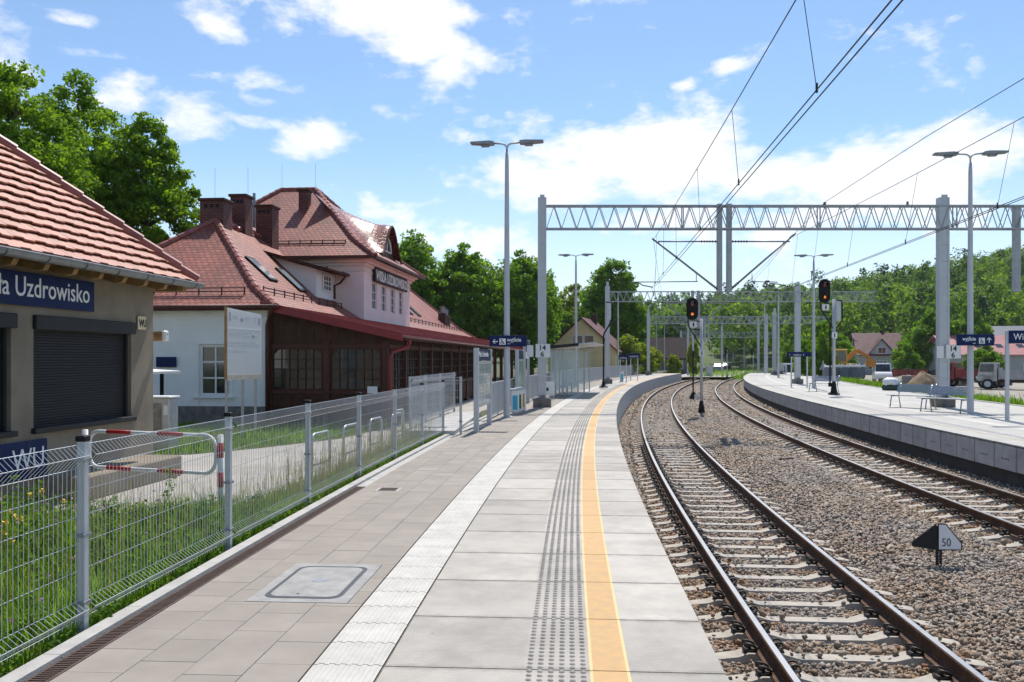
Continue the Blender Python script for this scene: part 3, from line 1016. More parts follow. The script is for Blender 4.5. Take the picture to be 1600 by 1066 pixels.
# ballast stones: individual angular stones, larger further off
def stones(name, s0, s1, size, dens, zj):
    width = 11.0
    N = int((s1 - s0) * width * dens)
    s = rng.uniform(s0, s1, N); o = rng.uniform(.005, 1, N)
    ss_t = np.linspace(s0 - 1, s1 + 1, 200)
    px = np.array([at(q)[0] for q in ss_t]); py = np.array([at(q)[1] for q in ss_t])
    hd = np.array([heading(q) for q in ss_t])
    E = np.array([e2(q) for q in ss_t]); A2 = np.array([a2(q) for q in ss_t])
    e = np.interp(s, ss_t, E) + .12
    off = .03 + o * e
    h = np.interp(s, ss_t, hd)
    x = np.interp(s, ss_t, px) + off * np.cos(h); y = np.interp(s, ss_t, py) + off * np.sin(h)
    ctr2 = np.interp(s, ss_t, A2)
    d1 = np.abs(off - A1); d2 = np.abs(off - ctr2)
    d = np.minimum(d1, d2)
    # cull what the camera could not see even from a step aside
    keep = (x < .62 * y + 2.2)
    # heights: flush with the sleepers in the track, low by the walls, a little proud between the tracks
    z = np.where(d < 1.33, -1.012, -.94)
    mid = (off > A1 + 1.35) & (off < ctr2 - 1.35)
    z = np.where(mid, -.90 + .035 * np.sin(s * .7 + off) * np.cos(off * 1.3), z)
    sh_ = np.clip((d - 1.28) / .55, 0, 1)
    z = np.where((d >= 1.28) & (d < 1.83), -1.012 + sh_ * .10, z)
    z = np.where(off < .45, -1.0 + off * .1, z)
    # between the rails: leave the sleeper tops bare
    ph1 = np.mod(s - (-4 + .25), .6); ph2 = np.mod(s - (-4 + .1), .6)
    on1 = (d1 < 1.28) & (np.minimum(ph1, .6 - ph1) < .135); on2 = (d2 < 1.28) & (np.minimum(ph2, .6 - ph2) < .135)
    on = on1 | on2
    keep &= (~on) | (rng.uniform(0, 1, N) < .02)
    z = np.where(on, -.945, z)
    # rails
    keep &= ~((np.abs(d - .7535) < .085))
    x, y, z = x[keep], y[keep], z[keep]
    n = len(x)
    z = z + rng.normal(0, zj, n)
    cube = np.array([(-1, -1, -1), (1, -1, -1), (1, 1, -1), (-1, 1, -1), (-1, -1, 1), (1, -1, 1), (1, 1, 1), (-1, 1, 1)], dtype=np.float32)
    v = cube[None] * rng.uniform(.45, 1.0, (n, 8, 3))
    sc = size * np.exp(rng.normal(0, .28, n))
    v = v * (sc[:, None, None] * np.stack([rng.uniform(.8, 1.25, n), rng.uniform(.7, 1.1, n), rng.uniform(.5, .85, n)], 1)[:, None, :]) * .5
    # random rotation
    q = rng.normal(size=(n, 4)); q /= np.linalg.norm(q, axis=1)[:, None]
    w, a, b, c = q.T
    Rm = np.stack([1 - 2 * (b * b + c * c), 2 * (a * b - c * w), 2 * (a * c + b * w), 2 * (a * b + c * w), 1 - 2 * (a * a + c * c), 2 * (b * c - a * w), 2 * (a * c - b * w), 2 * (b * c + a * w), 1 - 2 * (a * a + b * b)], 1).reshape(n, 3, 3)
    v = np.einsum('nij,nkj->nki', Rm, v)
    v += np.stack([x, y, z], 1)[:, None, :]
    qf = np.array([(3, 2, 1, 0), (4, 5, 6, 7), (0, 1, 5, 4), (1, 2, 6, 5), (2, 3, 7, 6), (3, 0, 4, 7)])
    dk = d[keep]
    rusty = (np.abs(dk - .7535) < .42) & (rng.uniform(0, 1, n) < .85 - np.abs(dk - .7535) * 1.1)
    for sel, mm in ((rusty, M['stone_rust']), (~rusty, M['stone'])):
        vv = v[sel]; k_ = len(vv)
        f = (np.arange(k_)[:, None, None] * 8 + qf[None]).reshape(-1, 4)
        tagit(np_mesh(name, vv.reshape(-1, 3), f, mm), kind='stuff')


stones('ballast', 3.6, 12, .043, 900, .012)
stones('ballast', 12, 22, .052, 440, .012)
stones('ballast', 22, 42, .062, 250, .010)
stones('ballast', 42, 110, .10, 70, .010)

# ================================================================ BUILDINGS
def facade(mb, pt, u0, u1, z0, z1, ops, depth, m=0):
    """wall skin with real openings and reveals; pt(u, z, d) gives the point d behind the face"""
    us = sorted({u0, u1} | {o[0] for o in ops} | {o[1] for o in ops})
    zs = sorted({z0, z1} | {o[2] for o in ops} | {o[3] for o in ops})
    for i in range(len(us) - 1):
        for j in range(len(zs) - 1):
            uc, zc = (us[i] + us[i + 1]) / 2, (zs[j] + zs[j + 1]) / 2
            if any(o[0] < uc < o[1] and o[2] < zc < o[3] for o in ops): continue
            mb.poly([pt(us[i], zs[j], 0), pt(us[i + 1], zs[j], 0), pt(us[i + 1], zs[j + 1], 0), pt(us[i], zs[j + 1], 0)], m)
    for (a, b, c, d) in ops:
        for (p, q) in (((a, c), (b, c)), ((b, c), (b, d)), ((b, d), (a, d)), ((a, d), (a, c))):
            mb.poly([pt(*p, 0), pt(*q, 0), pt(*q, depth), pt(*p, depth)], m)


def window(parent, pt, a, b, c, d, depth, cols, rows, mf, fw=.06, bar=.03, mg=None, name='window'):
    """frame with glazing bars as one part, its pane as a sub-part; rows may be fractions of the height"""
    fb = MB()
    def bx(u0, u1, z0, z1, d0, d1):
        fb.hexa([pt(u0, z0, d0), pt(u1, z0, d0), pt(u1, z0, d1), pt(u0, z0, d1)], [pt(u0, z1, d0), pt(u1, z1, d0), pt(u1, z1, d1), pt(u0, z1, d1)])
    d0, d1 = depth - .06, depth - .005
    bx(a, a + fw, c, d, d0, d1); bx(b - fw, b, c, d, d0, d1)
    bx(a + fw, b - fw, c, c + fw, d0, d1); bx(a + fw, b - fw, d - fw, d, d0, d1)
    for i in range(1, cols):
        u = a + fw + (b - a - 2 * fw) * i / cols
        bx(u - bar / 2, u + bar / 2, c + fw, d - fw, d0 + .01, d1)
    rw = [i / rows for i in range(1, rows)] if isinstance(rows, int) else rows
    for r in rw:
        z = c + fw + (d - c - 2 * fw) * r
        bx(a + fw, b - fw, z - bar / 2, z + bar / 2, d0 + .014, d1 - .002)
    f = fb.build(name, mf, parent)
    pb = MB(); pb.poly([pt(a, c, depth - .02), pt(b, c, depth - .02), pt(b, d, depth - .02), pt(a, d, depth - .02)])
    pb.build('pane', mg or M['glass'], f)
    return f


KR = -0.0997
# ---------------------------------------------------------------- the kiosk
ki = thing('kiosk', 'grey roughcast kiosk with closed charcoal shutters and a pinkish tiled hip roof', 'kiosk', (-6.1, 14.8, LZ), KR)
Q = -LZ                                         # local z of the platform level
kw = MB()
kpt = lambda u, z, d: (0 - d, u, z)
ops = [(-3.15, -.70, .86 + Q, 2.36 + Q), (-6.30, -3.60, .86 + Q, 2.36 + Q)]
facade(kw, kpt, -9.5, 0, -.3, 3.15 + Q, ops, .14)
kw.poly([(0, 0, -.3), (-5.5, 0, -.3), (-5.5, 0, 3.15 + Q), (0, 0, 3.15 + Q)])
kw.poly([(-5.5, 0, -.3), (-5.5, -9.5, -.3), (-5.5, -9.5, 3.15 + Q), (-5.5, 0, 3.15 + Q)])
kw.poly([(-5.5, -9.5, -.3), (0, -9.5, -.3), (0, -9.5, 3.15 + Q), (-5.5, -9.5, 3.15 + Q)])
kw.build('wall', M['kiosk_wall'], ki)
for (a, b, c, d) in ops:
    sb = MB()
    n = int((d - c) / .038)
    prof = []
    for i in range(n):
        z = c + i * (d - c) / n; hh = (d - c) / n
        prof += [(-.115, z), (-.10, z + hh * .2), (-.10, z + hh * .8), (-.115, z + hh * .98)]
    for i in range(len(prof) - 1):
        (x0, z0), (x1, z1) = prof[i], prof[i + 1]
        sb.poly([(x0, a + .05, z0), (x0, b - .05, z0), (x1, b - .05, z1), (x1, a + .05, z1)])
    so_ = sb.build('shutter', M['shutter'], ki)
    fb = MB()
    fb.box(-.139, -.06, a + .003, a + .055, c, d); fb.box(-.139, -.06, b - .055, b - .003, c, d)
    fb.box(-.10, .06, a - .02, b + .06, d - .16, d + .03, bev=.01)
    fb.box(-.13, .07, a - .05, b + .05, c - .06, c + .012, bev=.006)
    fb.build('shutter_frame', M['dark'], so_)
# roof underlay
er, ev, ez, pt_ = .55, .36, 3.13 + Q, R(43)
rh = 3.3
def kroof(d, v): return (er - d * math.cos(pt_), v, ez + d * math.sin(pt_))
top = rh / math.cos(pt_)
xl = -5.5 - .62
mid = (er + xl) / 2
hz = ez + (er - mid) * math.tan(pt_)
rb = MB()
o_ = .03
A_, B_, C_, D_ = (er, -10.2, ez - o_), (er, ev, ez - o_), (xl, ev, ez - o_), (xl, -10.2, ez - o_)
T0, T1 = (mid, -10.2 + (er - mid), hz - o_), (mid, ev - (er - mid), hz - o_)
rb.poly([A_, B_, T1, T0]); rb.poly([B_, C_, T1]); rb.poly([C_, D_, T0, T1]); rb.poly([D_, A_, T0])
rb.poly([A_, D_, C_, B_])
roof = rb.build('roof', M['wood_dark'], ki)
tb = MB()
exp_, tw = .225, .21
nrm = Vector((math.sin(pt_), 0, math.cos(pt_)))
for i in range(int(top / exp_) + 1):
    d0 = i * exp_ - .03
    vmax = ev - (d0 + .03) * math.cos(pt_) - .02
    v = vmax; j = 0
    v = math.floor(vmax / tw) * tw + tw + (.0 if i % 2 else tw / 2)
    while v > -10:
        v0, v1 = v - tw + .0004, v
        j += 1
        v -= tw
        if v0 > vmax - .03: continue
        v1 = min(v1, vmax)
        lift = .0 if (j % 2) else .004
        jit = rng.normal(0, .002); dz_ = 0 if (j % 2) else .03
        a = Vector(kroof(d0 - dz_, v0)) + nrm * (.062 + lift + jit); b = Vector(kroof(d0 - dz_, v1)) + nrm * (.062 + lift + jit)
        e_ = d0 + exp_ + .02
        vm2 = min(v1, ev - e_ * math.cos(pt_) + .03)
        c_ = Vector(kroof(e_, max(v0 + .001, vm2))) + nrm * (.006 + lift); dd = Vector(kroof(e_, v0)) + nrm * (.006 + lift)
        t_ = nrm * -.024
        tb.hexa([a + t_, b + t_, c_ + t_, dd + t_], [a, b, c_, dd])
tb.build('roof_tiles', M['tile_k'], roof)
hb = MB()
h0, h1 = Vector((er + .02, ev + .02, ez + .02)), Vector((mid, ev - (er - mid), hz + .02))
hd_ = (h1 - h0); L = hd_.length; hd_.normalize()
i = 0
while i * .37 < L - .1:
    p = h0 + hd_ * (i * .37); q = h0 + hd_ * min(L, i * .37 + .42)
    hb.tube([p + Vector((0, 0, .012)), p + hd_ * .04 + Vector((0, 0, .012)), q - Vector((0, 0, .004))], [.115, .112, .095], 10)
    i += 1
hb.build('ridge_tiles', M['ridge'], roof, smooth=False)
gb = MB()
gy = [(-10.2), ev + .10]
prof = [(.085 * math.cos(t), .085 * math.sin(t)) for t in np.linspace(math.pi, 2 * math.pi, 8)]
for i in range(7):
    (x0, z0), (x1, z1) = prof[i], prof[i + 1]
    gb.poly([(er + .05 + x0, gy[0], ez - .03 + z0), (er + .05 + x0, gy[1], ez - .03 + z0), (er + .05 + x1, gy[1], ez - .03 + z1), (er + .05 + x1, gy[0], ez - .03 + z1)])
gb.tube([(er - .035, gy[0], ez - .03), (er - .035, gy[1], ez - .03)], .012, 6)
gb.tube([(er + .135, gy[0], ez - .03), (er + .135, gy[1], ez - .03)], .013, 6)
gb.poly([(er + .05 + x, gy[1], ez - .03 + z) for x, z in prof])
for v in np.arange(-9.4, .42, .8):
    gb.tube([(er + .05 + .092 * math.cos(t), v, ez - .03 + .092 * math.sin(t)) for t in np.linspace(math.pi, 2 * math.pi, 8)], .012, 5)
gb.build('gutter', M['gal_dark'], ki)
for v in list(np.arange(-9.1, .2, .62)):
    q = MB()
    pl = [(-.3, ez + .03), (.40, ez - .10), (.50, ez - .075), (.53, ez + .0), (.50, ez + .04 - .06), (-.3, ez + .16 + .02)]
    pl = [(-.25, ez - .04), (.32, ez - .19), (.42, ez - .175), (.46, ez - .10), (.44, ez - .06), (-.25, ez + .2)]
    q.prism(pl, 'y', v - .05, v + .05)
    q.build('rafter', M['wood_raw'], ki)
q = MB(); q.box(-.3, .46, .14, .26, ez - .17, ez - .06); q.box(-5.5, .0, .003, .10, ez - .17, ez - .04); q.build('purlin', M['wood_raw'], ki)
# things on and beside it
def wall_local(u, d, z):
    c, s = math.cos(KR), math.sin(KR)
    return Vector((-6.1 + c * d - s * u, 14.8 + s * d + c * u, z))
st = thing('station_sign', 'long navy station name board under the kiosk eaves with white lettering', 'sign', wall_local(-1.83, .03, 2.50), KR)
MB().box(0, .03, -3.6, 0, 0, .44, bev=.004).build('panel', M['navy'], st)
text('Wisła Uzdrowisko', .375, st, (.032, -.12, .125), RIGHT, M['letter'], sx=.90, bold=.002, align='RIGHT')
wu = thing('letter_sign', 'navy board with thin white letters WU low on the kiosk wall', 'sign', wall_local(-2.93, .02, .22), KR)
MB().box(0, .03, -2.6, 0, 0, .50, bev=.004).build('panel', M['navy'], wu)
text('WU', .40, wu, (.032, -.72, .13), RIGHT, M['letter'], sx=.95)
wp = thing('letter_plate', 'small cream plate with black letters WU by the kiosk corner', 'sign', wall_local(-.42, .02, 2.28), KR)
MB().box(0, .015, -.13, .13, 0, .225, bev=.02).build('panel', mat('cream plate', (.70, .60, .38), .5, var=.1), wp)
text('WU', .17, wp, (.018, -.10, .05), RIGHT, M['letter_black'], sx=.75, bold=.004)
stp = MB(); stp.box(0, .70, -2.6, .1, 0, .34, bev=.02)
o = stp.build('concrete_step', M['kiosk_wall'], None, loc=wall_local(-.5, .01, LZ), rz=KR)
tagit(o, 'weathered concrete step block against the foot of the kiosk corner', 'step')
aw = thing('rolled_awning', 'rolled pale awning sticking out behind the kiosk corner', 'awning', wall_local(.25, -.5, 2.17), KR)
q = MB(); q.tube([(-.6, 0, 0), (.55, .0, .0)], .06, 8); q.tube([(-.6, .02, .07), (.2, .02, .06), (.5, .0, .09), (.62, 0, .04)], .025, 6); q.build('roller', M['wood_raw'], aw)
q = MB(); q.box(.55, .62, -.07, .07, -.07, .12, bev=.02); q.build('end_cap', M['white'], aw)
q = MB(); q.bar((-.5, .0, .0), (-.5, -.3, -.1), .04); q.bar((-.55, .0, .1), (.3, .0, .12), .02); q.build('bracket', M['gal_dark'], aw)

# ---------------------------------------------------------------- the station
SZ0 = -.15
stn = thing('station_building', 'long red roofed station building with pink upper storey and brown timber veranda', 'station', (-7.2, 25.5, SZ0), KR)
WX, WY = -7.0, 39.5
ww = MB()
ept = lambda u, z, d: (u, 0 + d, z)
wops = [(-2.05, -1.10, .85, 2.37), (-5.3, -4.35, .85, 2.37)]
facade(ww, ept, WX, 0, .55, 3.42, wops, .13)
ww.poly([(0, 0, .55), (0, WY, .55), (0, WY, 3.42), (0, 0, 3.42)])
ww.poly([(WX, 0, .55), (WX, WY, .55), (WX, WY, 3.42), (WX, 0, 3.42)])
ww.poly([(WX, WY, .55), (0, WY, .55), (0, WY, 3.42), (WX, WY, 3.42)])
wall = ww.build('wall', M['wall_white'], stn)
q = MB()
q.box(WX - .07, .07, -.07, WY, 3.20, 3.30, bev=.02); q.box(WX - .13, .13, -.13, WY, 3.30, 3.42, bev=.03)
q.box(WX - .03, .03, -.03, .06, 2.92, 2.96); q.box(WX - .02, .02, -.022, .06, 2.44, 2.47)
q.box(-2.2, -.95, -.09, .05, .78, .85, bev=.01); q.box(-5.45, -4.2, -.09, .05, .78, .85, bev=.01)
q.box(-2.15, -1.0, -.02, .05, .70, .775); q.box(-2.13, -2.05, -.025, .02, .16, .70); q.box(-1.08, -1.0, -.025, .02, .16, .70)
q.box(-2.14, -2.055, -.03, .02, .85, 2.40); q.box(-1.095, -1.01, -.03, .02, .85, 2.40); q.box(-2.14, -1.01, -.034, .02, 2.375, 2.44)
q.box(-.28, .05, -.05, .05, .55, 2.95); q.box(-.33, .09, -.09, .05, 2.95, 3.2, bev=.03)
q.build('cornice', M['wall_white'], wall)
q = MB(); q.box(WX - .05, .05, -.06, WY, -.3, .16 + .39); q.build('plinth', M['plinth'], wall)
for o_ in wops: window(stn, ept, *o_, .12, 2, [.68, .33], M['white'], fw=.08, bar=.045)


def hip(mb, x0, x1, y0, y1, z0, ins, rise, rx0, rx1, ry0, ry1, zr, skip=()):
    e = [(x0, y0, z0), (x1, y0, z0), (x1, y1, z0), (x0, y1, z0)]
    r = [(x0 + ins, y0 + ins, z0 + rise), (x1 - ins, y0 + ins, z0 + rise), (x1 - ins, y1 - ins, z0 + rise), (x0 + ins, y1 - ins, z0 + rise)]
    t = [(rx0, ry0, zr), (rx1, ry0, zr), (rx1, ry1, zr), (rx0, ry1, zr)]
    for k in range(4):
        j = (k + 1) % 4
        mb.tile([e[k], e[j], r[j], r[k]])
        pl = [r[k], r[j], t[j], t[k]]
        if (Vector(t[j]) - Vector(t[k])).length < .01: pl = pl[:3]
        mb.tile(pl)
    mb.poly([e[3], e[2], e[1], e[0]])
    return e, r, t


def ridge_caps(parent, pts, rad=.125, step=.36):
    b = MB()
    for a, c in zip(pts[:-1], pts[1:]):
        a, c = Vector(a), Vector(c)
        d = c - a; L = d.length; d.normalize()
        i = 0
        while i * step < L - .05:
            b.tube([a + d * (i * step), a + d * min(L, i * step + step * 1.08)], [rad, rad * .82], 8)
            i += 1
    return b.build('ridge_tiles', M['ridge'], parent)


EV = .45
rw = MB()
mx_ = WX / 2
e, r, t = hip(rw, WX - EV, EV, -EV, WY + EV, 3.44, 1.0, .62, mx_ - .01, mx_ + .01, 4.3, WY - 4.3, 6.72)
wroof = rw.build('roof', M['tile_st'], stn)
ridge_caps(wroof, [e[1], r[1], t[1]]); ridge_caps(wroof, [e[0], r[0], t[0]]); ridge_caps(wroof, [t[1], t[2]]); ridge_caps(wroof, [e[2], r[2], t[2]])
q = MB()
q.box(WX - EV - .03, EV + .03, -EV - .06, -EV + .02, 3.34, 3.47); q.box(EV - .02, EV + .05, -EV, WY + EV, 3.345, 3.465)
q.box(WX - EV - .05, WX - EV + .02, -EV, WY + EV, 3.345, 3.465)
q.build('fascia', M['wood_red'], wroof)
q = MB(); q.tube([(WX - EV, -EV - .11, 3.44), (EV + .1, -EV - .11, 3.44)], .065, 8); q.build('gutter', M['wood_red'], stn, smooth=True)


def snow_guard(parent, p, qv, n):
    b = MB(); p, qv = Vector(p), Vector(qv)
    for dz in (.10, .2): b.bar(p + Vector((0, 0, dz)), qv + Vector((0, 0, dz)), .02, .03)
    for i in range(n + 1):
        c = p.lerp(qv, i / n); b.bar(c, c + Vector((0, 0, .24)), .035)
    return b.build('snow_guard', M['wood_red'], parent)


snow_guard(wroof, (WX + .6, .22, 3.85), (-.75, .22, 3.85), 8)
snow_guard(wroof, (-.28, .5, 3.88), (-.28, 8.4, 3.88), 9)
snow_guard(wroof, (-.28, 18, 3.88), (-.28, 38, 3.88), 20)

# the taller middle block
cx0, cx1, cy0, cy1 = -7.8, .42, 9.1, 17.5
cb = MB()
fpt = lambda u, z, d: (cx1 - d, u, z)
CT = 5.95
wins = [(cy0 + 1.25 + i * 1.62, cy0 + 1.25 + i * 1.62 + .78, 3.98, 5.10) for i in range(4)]
facade(cb, fpt, cy0, cy1, 3.0, CT, wins, .12)
cb.poly([(cx0, cy0, 2.9), (cx1, cy0, 2.9), (cx1, cy0, CT), (cx0, cy0, CT)])
cb.poly([(cx0, cy1, 2.9), (cx1, cy1, 2.9), (cx1, cy1, CT), (cx0, cy1, CT)])
cb.poly([(cx0, cy0, 2.9), (cx0, cy1, 2.9), (cx0, cy1, CT), (cx0, cy0, CT)])
cwall = cb.build('wall', M['wall_pink'], stn)
q = MB()
q.box(cx0 - .06, cx1 + .05, cy0 - .05, cy1 + .05, 5.42, 5.46)
for i, (o1, z0, z1) in enumerate(((.10, 5.62, 5.74), (.22, 5.74, 5.85), (.36, 5.85, 5.94))): q.box(cx0 - o1, cx1 + o1, cy0 - o1, cy1 + o1, z0, z1, bev=.02)
q.build('cornice', M['wall_pink'], cwall)
for w in wins: window(stn, fpt, *w, .10, 2, [.33, .66], M['white'], fw=.05, bar=.03)
rc_ = MB()
e, r, t = hip(rc_, cx0 - .62, cx1 + .62, cy0 - .62, cy1 + .62, 5.96, 1.15, .80, -4.5, -2.95, 13.29, 13.31, 9.55)
croof = rc_.build('roof', M['tile_st'], stn)
ridge_caps(croof, [e[1], r[1], t[1]]); ridge_caps(croof, [e[2], r[2], t[2]]); ridge_caps(croof, [e[0], r[0], t[0]]); ridge_caps(croof, [t[0], t[1]], .1)
q = MB(); q.box(cx0 - .66, cx1 + .66, cy0 - .66, cy0 - .58, 5.86, 5.98); q.box(cx1 + .58, cx1 + .67, cy0 - .6, cy1 + .6, 5.865, 5.975); q.build('fascia', M['wood_red'], croof)
snow_guard(croof, (-3.2, cy0 + .25, 6.48), (-.4, cy0 + .25, 6.48), 6)
# eyebrow dormer on the track side of that roof
eb, ef, eg = MB(), MB(), MB()
ym, hw = (cy0 + cy1) / 2, 1.9
def croof_z(x):                                   # height of the track-side slope at local x
    xe = cx1 + .62
    if x > xe - 1.15: return 5.96 + (xe - x) * .80 / 1.15
    return 6.76 + (xe - 1.15 - x) * (9.55 - 6.76) / (xe - 1.15 + 2.95)
N = 24
def arch(tt): return (math.cos(math.pi * tt / 2) ** 2 if abs(tt) < 1 else 0)
x_f = .30
zf = croof_z(x_f)
rows = []
for kx in range(17):
    f_ = kx / 16
    x = x_f + .25 - f_ * 2.9
    row = []
    for i in range(N + 1):
        tt = -1 + 2 * i / N
        crest = (zf + 1.42 + f_ * .72)
        zr = croof_z(min(x, x_f))
        zz_ = zf + 1.42 * arch(tt) + f_ * .9 * arch(tt) if False else (croof_z(x) if x < x_f else zf + (x_f - x) * .3) + .012 + arch(tt) * 1.42 * (1 - max(0, f_ - .08) / .92) ** 1.25
        row.append((x, ym + tt * hw, zz_))
    rows.append(row)
for a, b in zip(rows[:-1], rows[1:]):
    for i in range(N): eb.tile([a[i], a[i + 1], b[i + 1], b[i]])
ed = eb.build('eyebrow_dormer', M['tile_glazed'], croof, smooth=True)
for i in range(N):
    t0, t1 = -1 + 2 * i / N, -1 + 2 * (i + 1) / N
    ef.poly([(x_f, ym + t0 * hw, zf - .1), (x_f, ym + t1 * hw, zf - .1), (x_f, ym + t1 * hw, zf + 1.42 * arch(t1) - .02), (x_f, ym + t0 * hw, zf + 1.42 * arch(t0) - .02)])
ef.build('timber_front', M['wood_red'], ed)
q = MB()
q.tube([(rows[0][i][0], rows[0][i][1], rows[0][i][2] - .03) for i in range(N + 1)], .06, 6)
q.build('verge_board', M['wood_red'], ed)
q = MB()
pl = [(ym + .7 * math.cos(a), zf + .22 + .62 * math.sin(a)) for a in np.linspace(0, math.pi, 12)]
q.poly([(x_f + .012, y, z) for y, z in pl]); gl = q.build('window', M['glass'], ed)
q = MB(); q.tube([(x_f + .03, y, z) for y, z in pl], .04, 6); q.bar((x_f + .03, ym, zf + .22), (x_f + .03, ym, zf + .84), .05); q.bar((x_f + .03, ym - .7, zf + .22), (x_f + .03, ym + .7, zf + .22), .05); q.build('frame', M['white'], gl)
# name board
nb = thing('name_board', 'black name board with white capital letters on the pink front wall', 'sign', (stn.matrix_basis @ Vector((cx1 + .05, cy0 + 1.25, 5.12))), KR)
MB().box(0, .09, 0, 6.0, 0, .60, bev=.01).build('panel', M['black'], nb)
text('WISŁA UZDROWISKO', .60, nb, (.095, .12, .085), RIGHT, M['letter'], sx=.965, bold=.012, ext=.015)


def chimney(name_parent, x, y, w, d, z0, z1, holes=True):
    b = MB()
    for (pts) in ([(x - w / 2, y - d / 2), (x + w / 2, y - d / 2)], [(x + w / 2, y - d / 2), (x + w / 2, y + d / 2)], [(x + w / 2, y + d / 2), (x - w / 2, y + d / 2)], [(x - w / 2, y + d / 2), (x - w / 2, y - d / 2)]):
        b.tile([(*pts[0], z0), (*pts[1], z0), (*pts[1], z1 - .1), (*pts[0], z1 - .1)])
    c = b.build('chimney', M['brick_dark'], name_parent)
    q = MB(); q.box(x - w / 2 - .06, x + w / 2 + .06, y - d / 2 - .06, y + d / 2 + .06, z1 - .1, z1, bev=.015); q.build('cap', M['wood_dark'], c)
    for i in range(3 if holes else 0):
        u = x - w / 2 + w * (i + 1) / 4
        q = MB(); q.box(u - .06, u + .06, y - d / 2 - .004, y - d / 2 + .05, z1 - .34, z1 - .2); q.build('flue_opening', M['black'], c)
    return c


chimney(wroof, -3.62, 4.6, .84, .72, 6.0, 7.5)
chimney(wroof, -3.55, 6.6, .58, .66, 6.2, 8.02)
chimney(wroof, -3.30, 8.5, .66, .7, 6.0, 7.95)
lk = MB(); sl_ = .83
def lkz(x): return 6.76 + (-3.48 - x) * sl_
lk.tile([(-3.3, 5.75, lkz(-3.3)), (-3.3, 9.3, lkz(-3.3)), (-4.25, 9.3, lkz(-4.25)), (-4.25, 5.75, lkz(-4.25))]); lk.tile([(-4.25, 9.3, lkz(-4.25)), (-4.25, 5.75, lkz(-4.25)), (-4.9, 5.75, lkz(-3.2)), (-4.9, 9.3, lkz(-3.2))])
lk.poly([(-3.3, 5.75, lkz(-3.3)), (-4.25, 5.75, lkz(-4.25)), (-4.9, 5.75, lkz(-3.2)), (-4.5, 5.75, 5.6)])
lkr = lk.build('raised_roof', M['tile_st'], wroof)
ridge_caps(lkr, [(-3.3, 5.75, lkz(-3.3)), (-4.25, 5.75, lkz(-4.25))], .12)
chimney(croof, -2.95, 11.9, .42, .42, 7.9, 9.25, False)
for (x, y, z) in ((-3.62, 4.5, 7.5), (-3.3, 6.6, 8.0), (-4.5, 13.3, 9.6), (-2.95, 13.3, 9.6), (-4.5, 10.3, 7.4)):
    q = MB(); q.tube([(x, y, z), (x, y, z + 1.1)], .006, 5); q.build('lightning_rod', M['gal_dark'], croof)
q = MB(); q.cyl((-4.0, 8.9, 6.5), (-4.0, 8.9, 8.55), .06, n=8); q.build('flue_pipe', M['gal_dark'], wroof)
# roof windows
def wing_z(x):
    if x > EV - 1.0: return 3.44 + (EV - x) * .62
    return 4.06 + (EV - 1.0 - x) * (6.72 - 4.06) / (EV - 1.0 - mx_)
def skylight(y, x0, x1, w):
    b = MB(); n = Vector((.72, 0, .72))
    pts = [Vector((x0, y, wing_z(x0))), Vector((x0, y + w, wing_z(x0))), Vector((x1, y + w, wing_z(x1))), Vector((x1, y, wing_z(x1)))]
    b.hexa([p - n * .02 for p in pts], [p + n * .07 for p in pts])
    f = b.build('skylight', M['black'], wroof)
    c = sum(pts, Vector()) / 4
    q = MB(); q.poly([c + (p - c) * .84 + n * .074 for p in pts]); q.build('pane', mat('sky glass', (.25, .3, .33), .08, spec=.8), f)
skylight(2.9, -1.9, -.85 - .2, .75); skylight(5.2, -1.75, -.85, .75)
skylight(24.0, -2.1, -1.0, .8); skylight(26.3, -2.1, -1.0, .8)
# shed dormer with the small window
db = MB()
y0, y1, xf = 6.8, 9.08, -.75
zt = 5.28
db.poly([(xf, y0, wing_z(xf) - .05), (xf, y1, wing_z(xf) - .05), (xf, y1, zt), (xf, y0, zt)])
ch_ = [(xf, wing_z(xf) - .05), (xf, zt)]
for i in range(9): 
    x = xf - i * .24
    ch_.append((x, zt + (xf - x) * .28))
db.poly([(x, y0, z) for x, z in ch_] + [(x, y0, wing_z(x) - .05) for x in np.linspace(xf - 1.92, xf, 6)[:-1]])
dm = db.build('dormer', M['wall_white'], wroof)
q = MB()
a, b_ = Vector((xf + .5, 0, zt - .10)), Vector((-2.75, 0, zt + .58 + .02))
for th, mm in ((.0, 0),):
    q.hexa([(a.x, y0 - .45, a.z), (a.x, y1 - .05, a.z), (b_.x, y1 - .05, b_.z), (b_.x, y0 - .45, b_.z)], [(a.x, y0 - .45, a.z + .10), (a.x, y1 - .05, a.z + .10), (b_.x, y1 - .05, b_.z + .10), (b_.x, y0 - .45, b_.z + .10)])
q.build('dormer_roof', M['wood_dark'], dm)
q = MB(); q.tube([(xf + .56, y0 - .5, zt - .02), (xf + .56, y1, zt - .02)], .06, 8); q.tube([(xf + .56, y1 - .3, zt - .05), (xf + .3, y1 - .25, zt - .35), (xf + .06, y1 - .22, zt - .45), (xf + .06, y1 - .22, 4.3)], .04, 6); q.build('dormer_gutter', M['wood_red'], dm)
dpt = lambda u, z, d: (xf + .06 - d, u, z)
window(dm, dpt, y0 + .65, y0 + 1.65, 4.52, 5.16, .05, 3, 3, M['white'], fw=.06, bar=.03)
# pots and vents on the far end of the roof
for i, (y, z) in enumerate(((33.8, 4.9), (34.6, 4.8), (35.4, 4.75))):
    q = MB(); q.box(-1.2, -.7, y, y + .45, 4.0, z + .15, bev=.02); c = q.build('chimney', M['brick_dark'], wroof)
    q = MB(); q.cyl((-.95, y + .22, z + .15), (-.95, y + .22, z + .55), .13, n=8); q.cyl((-.95, y + .22, z + .55), (-.95, y + .22, z + .6), .2, n=8); q.build('chimney_pot', M['gal_dark'], c)

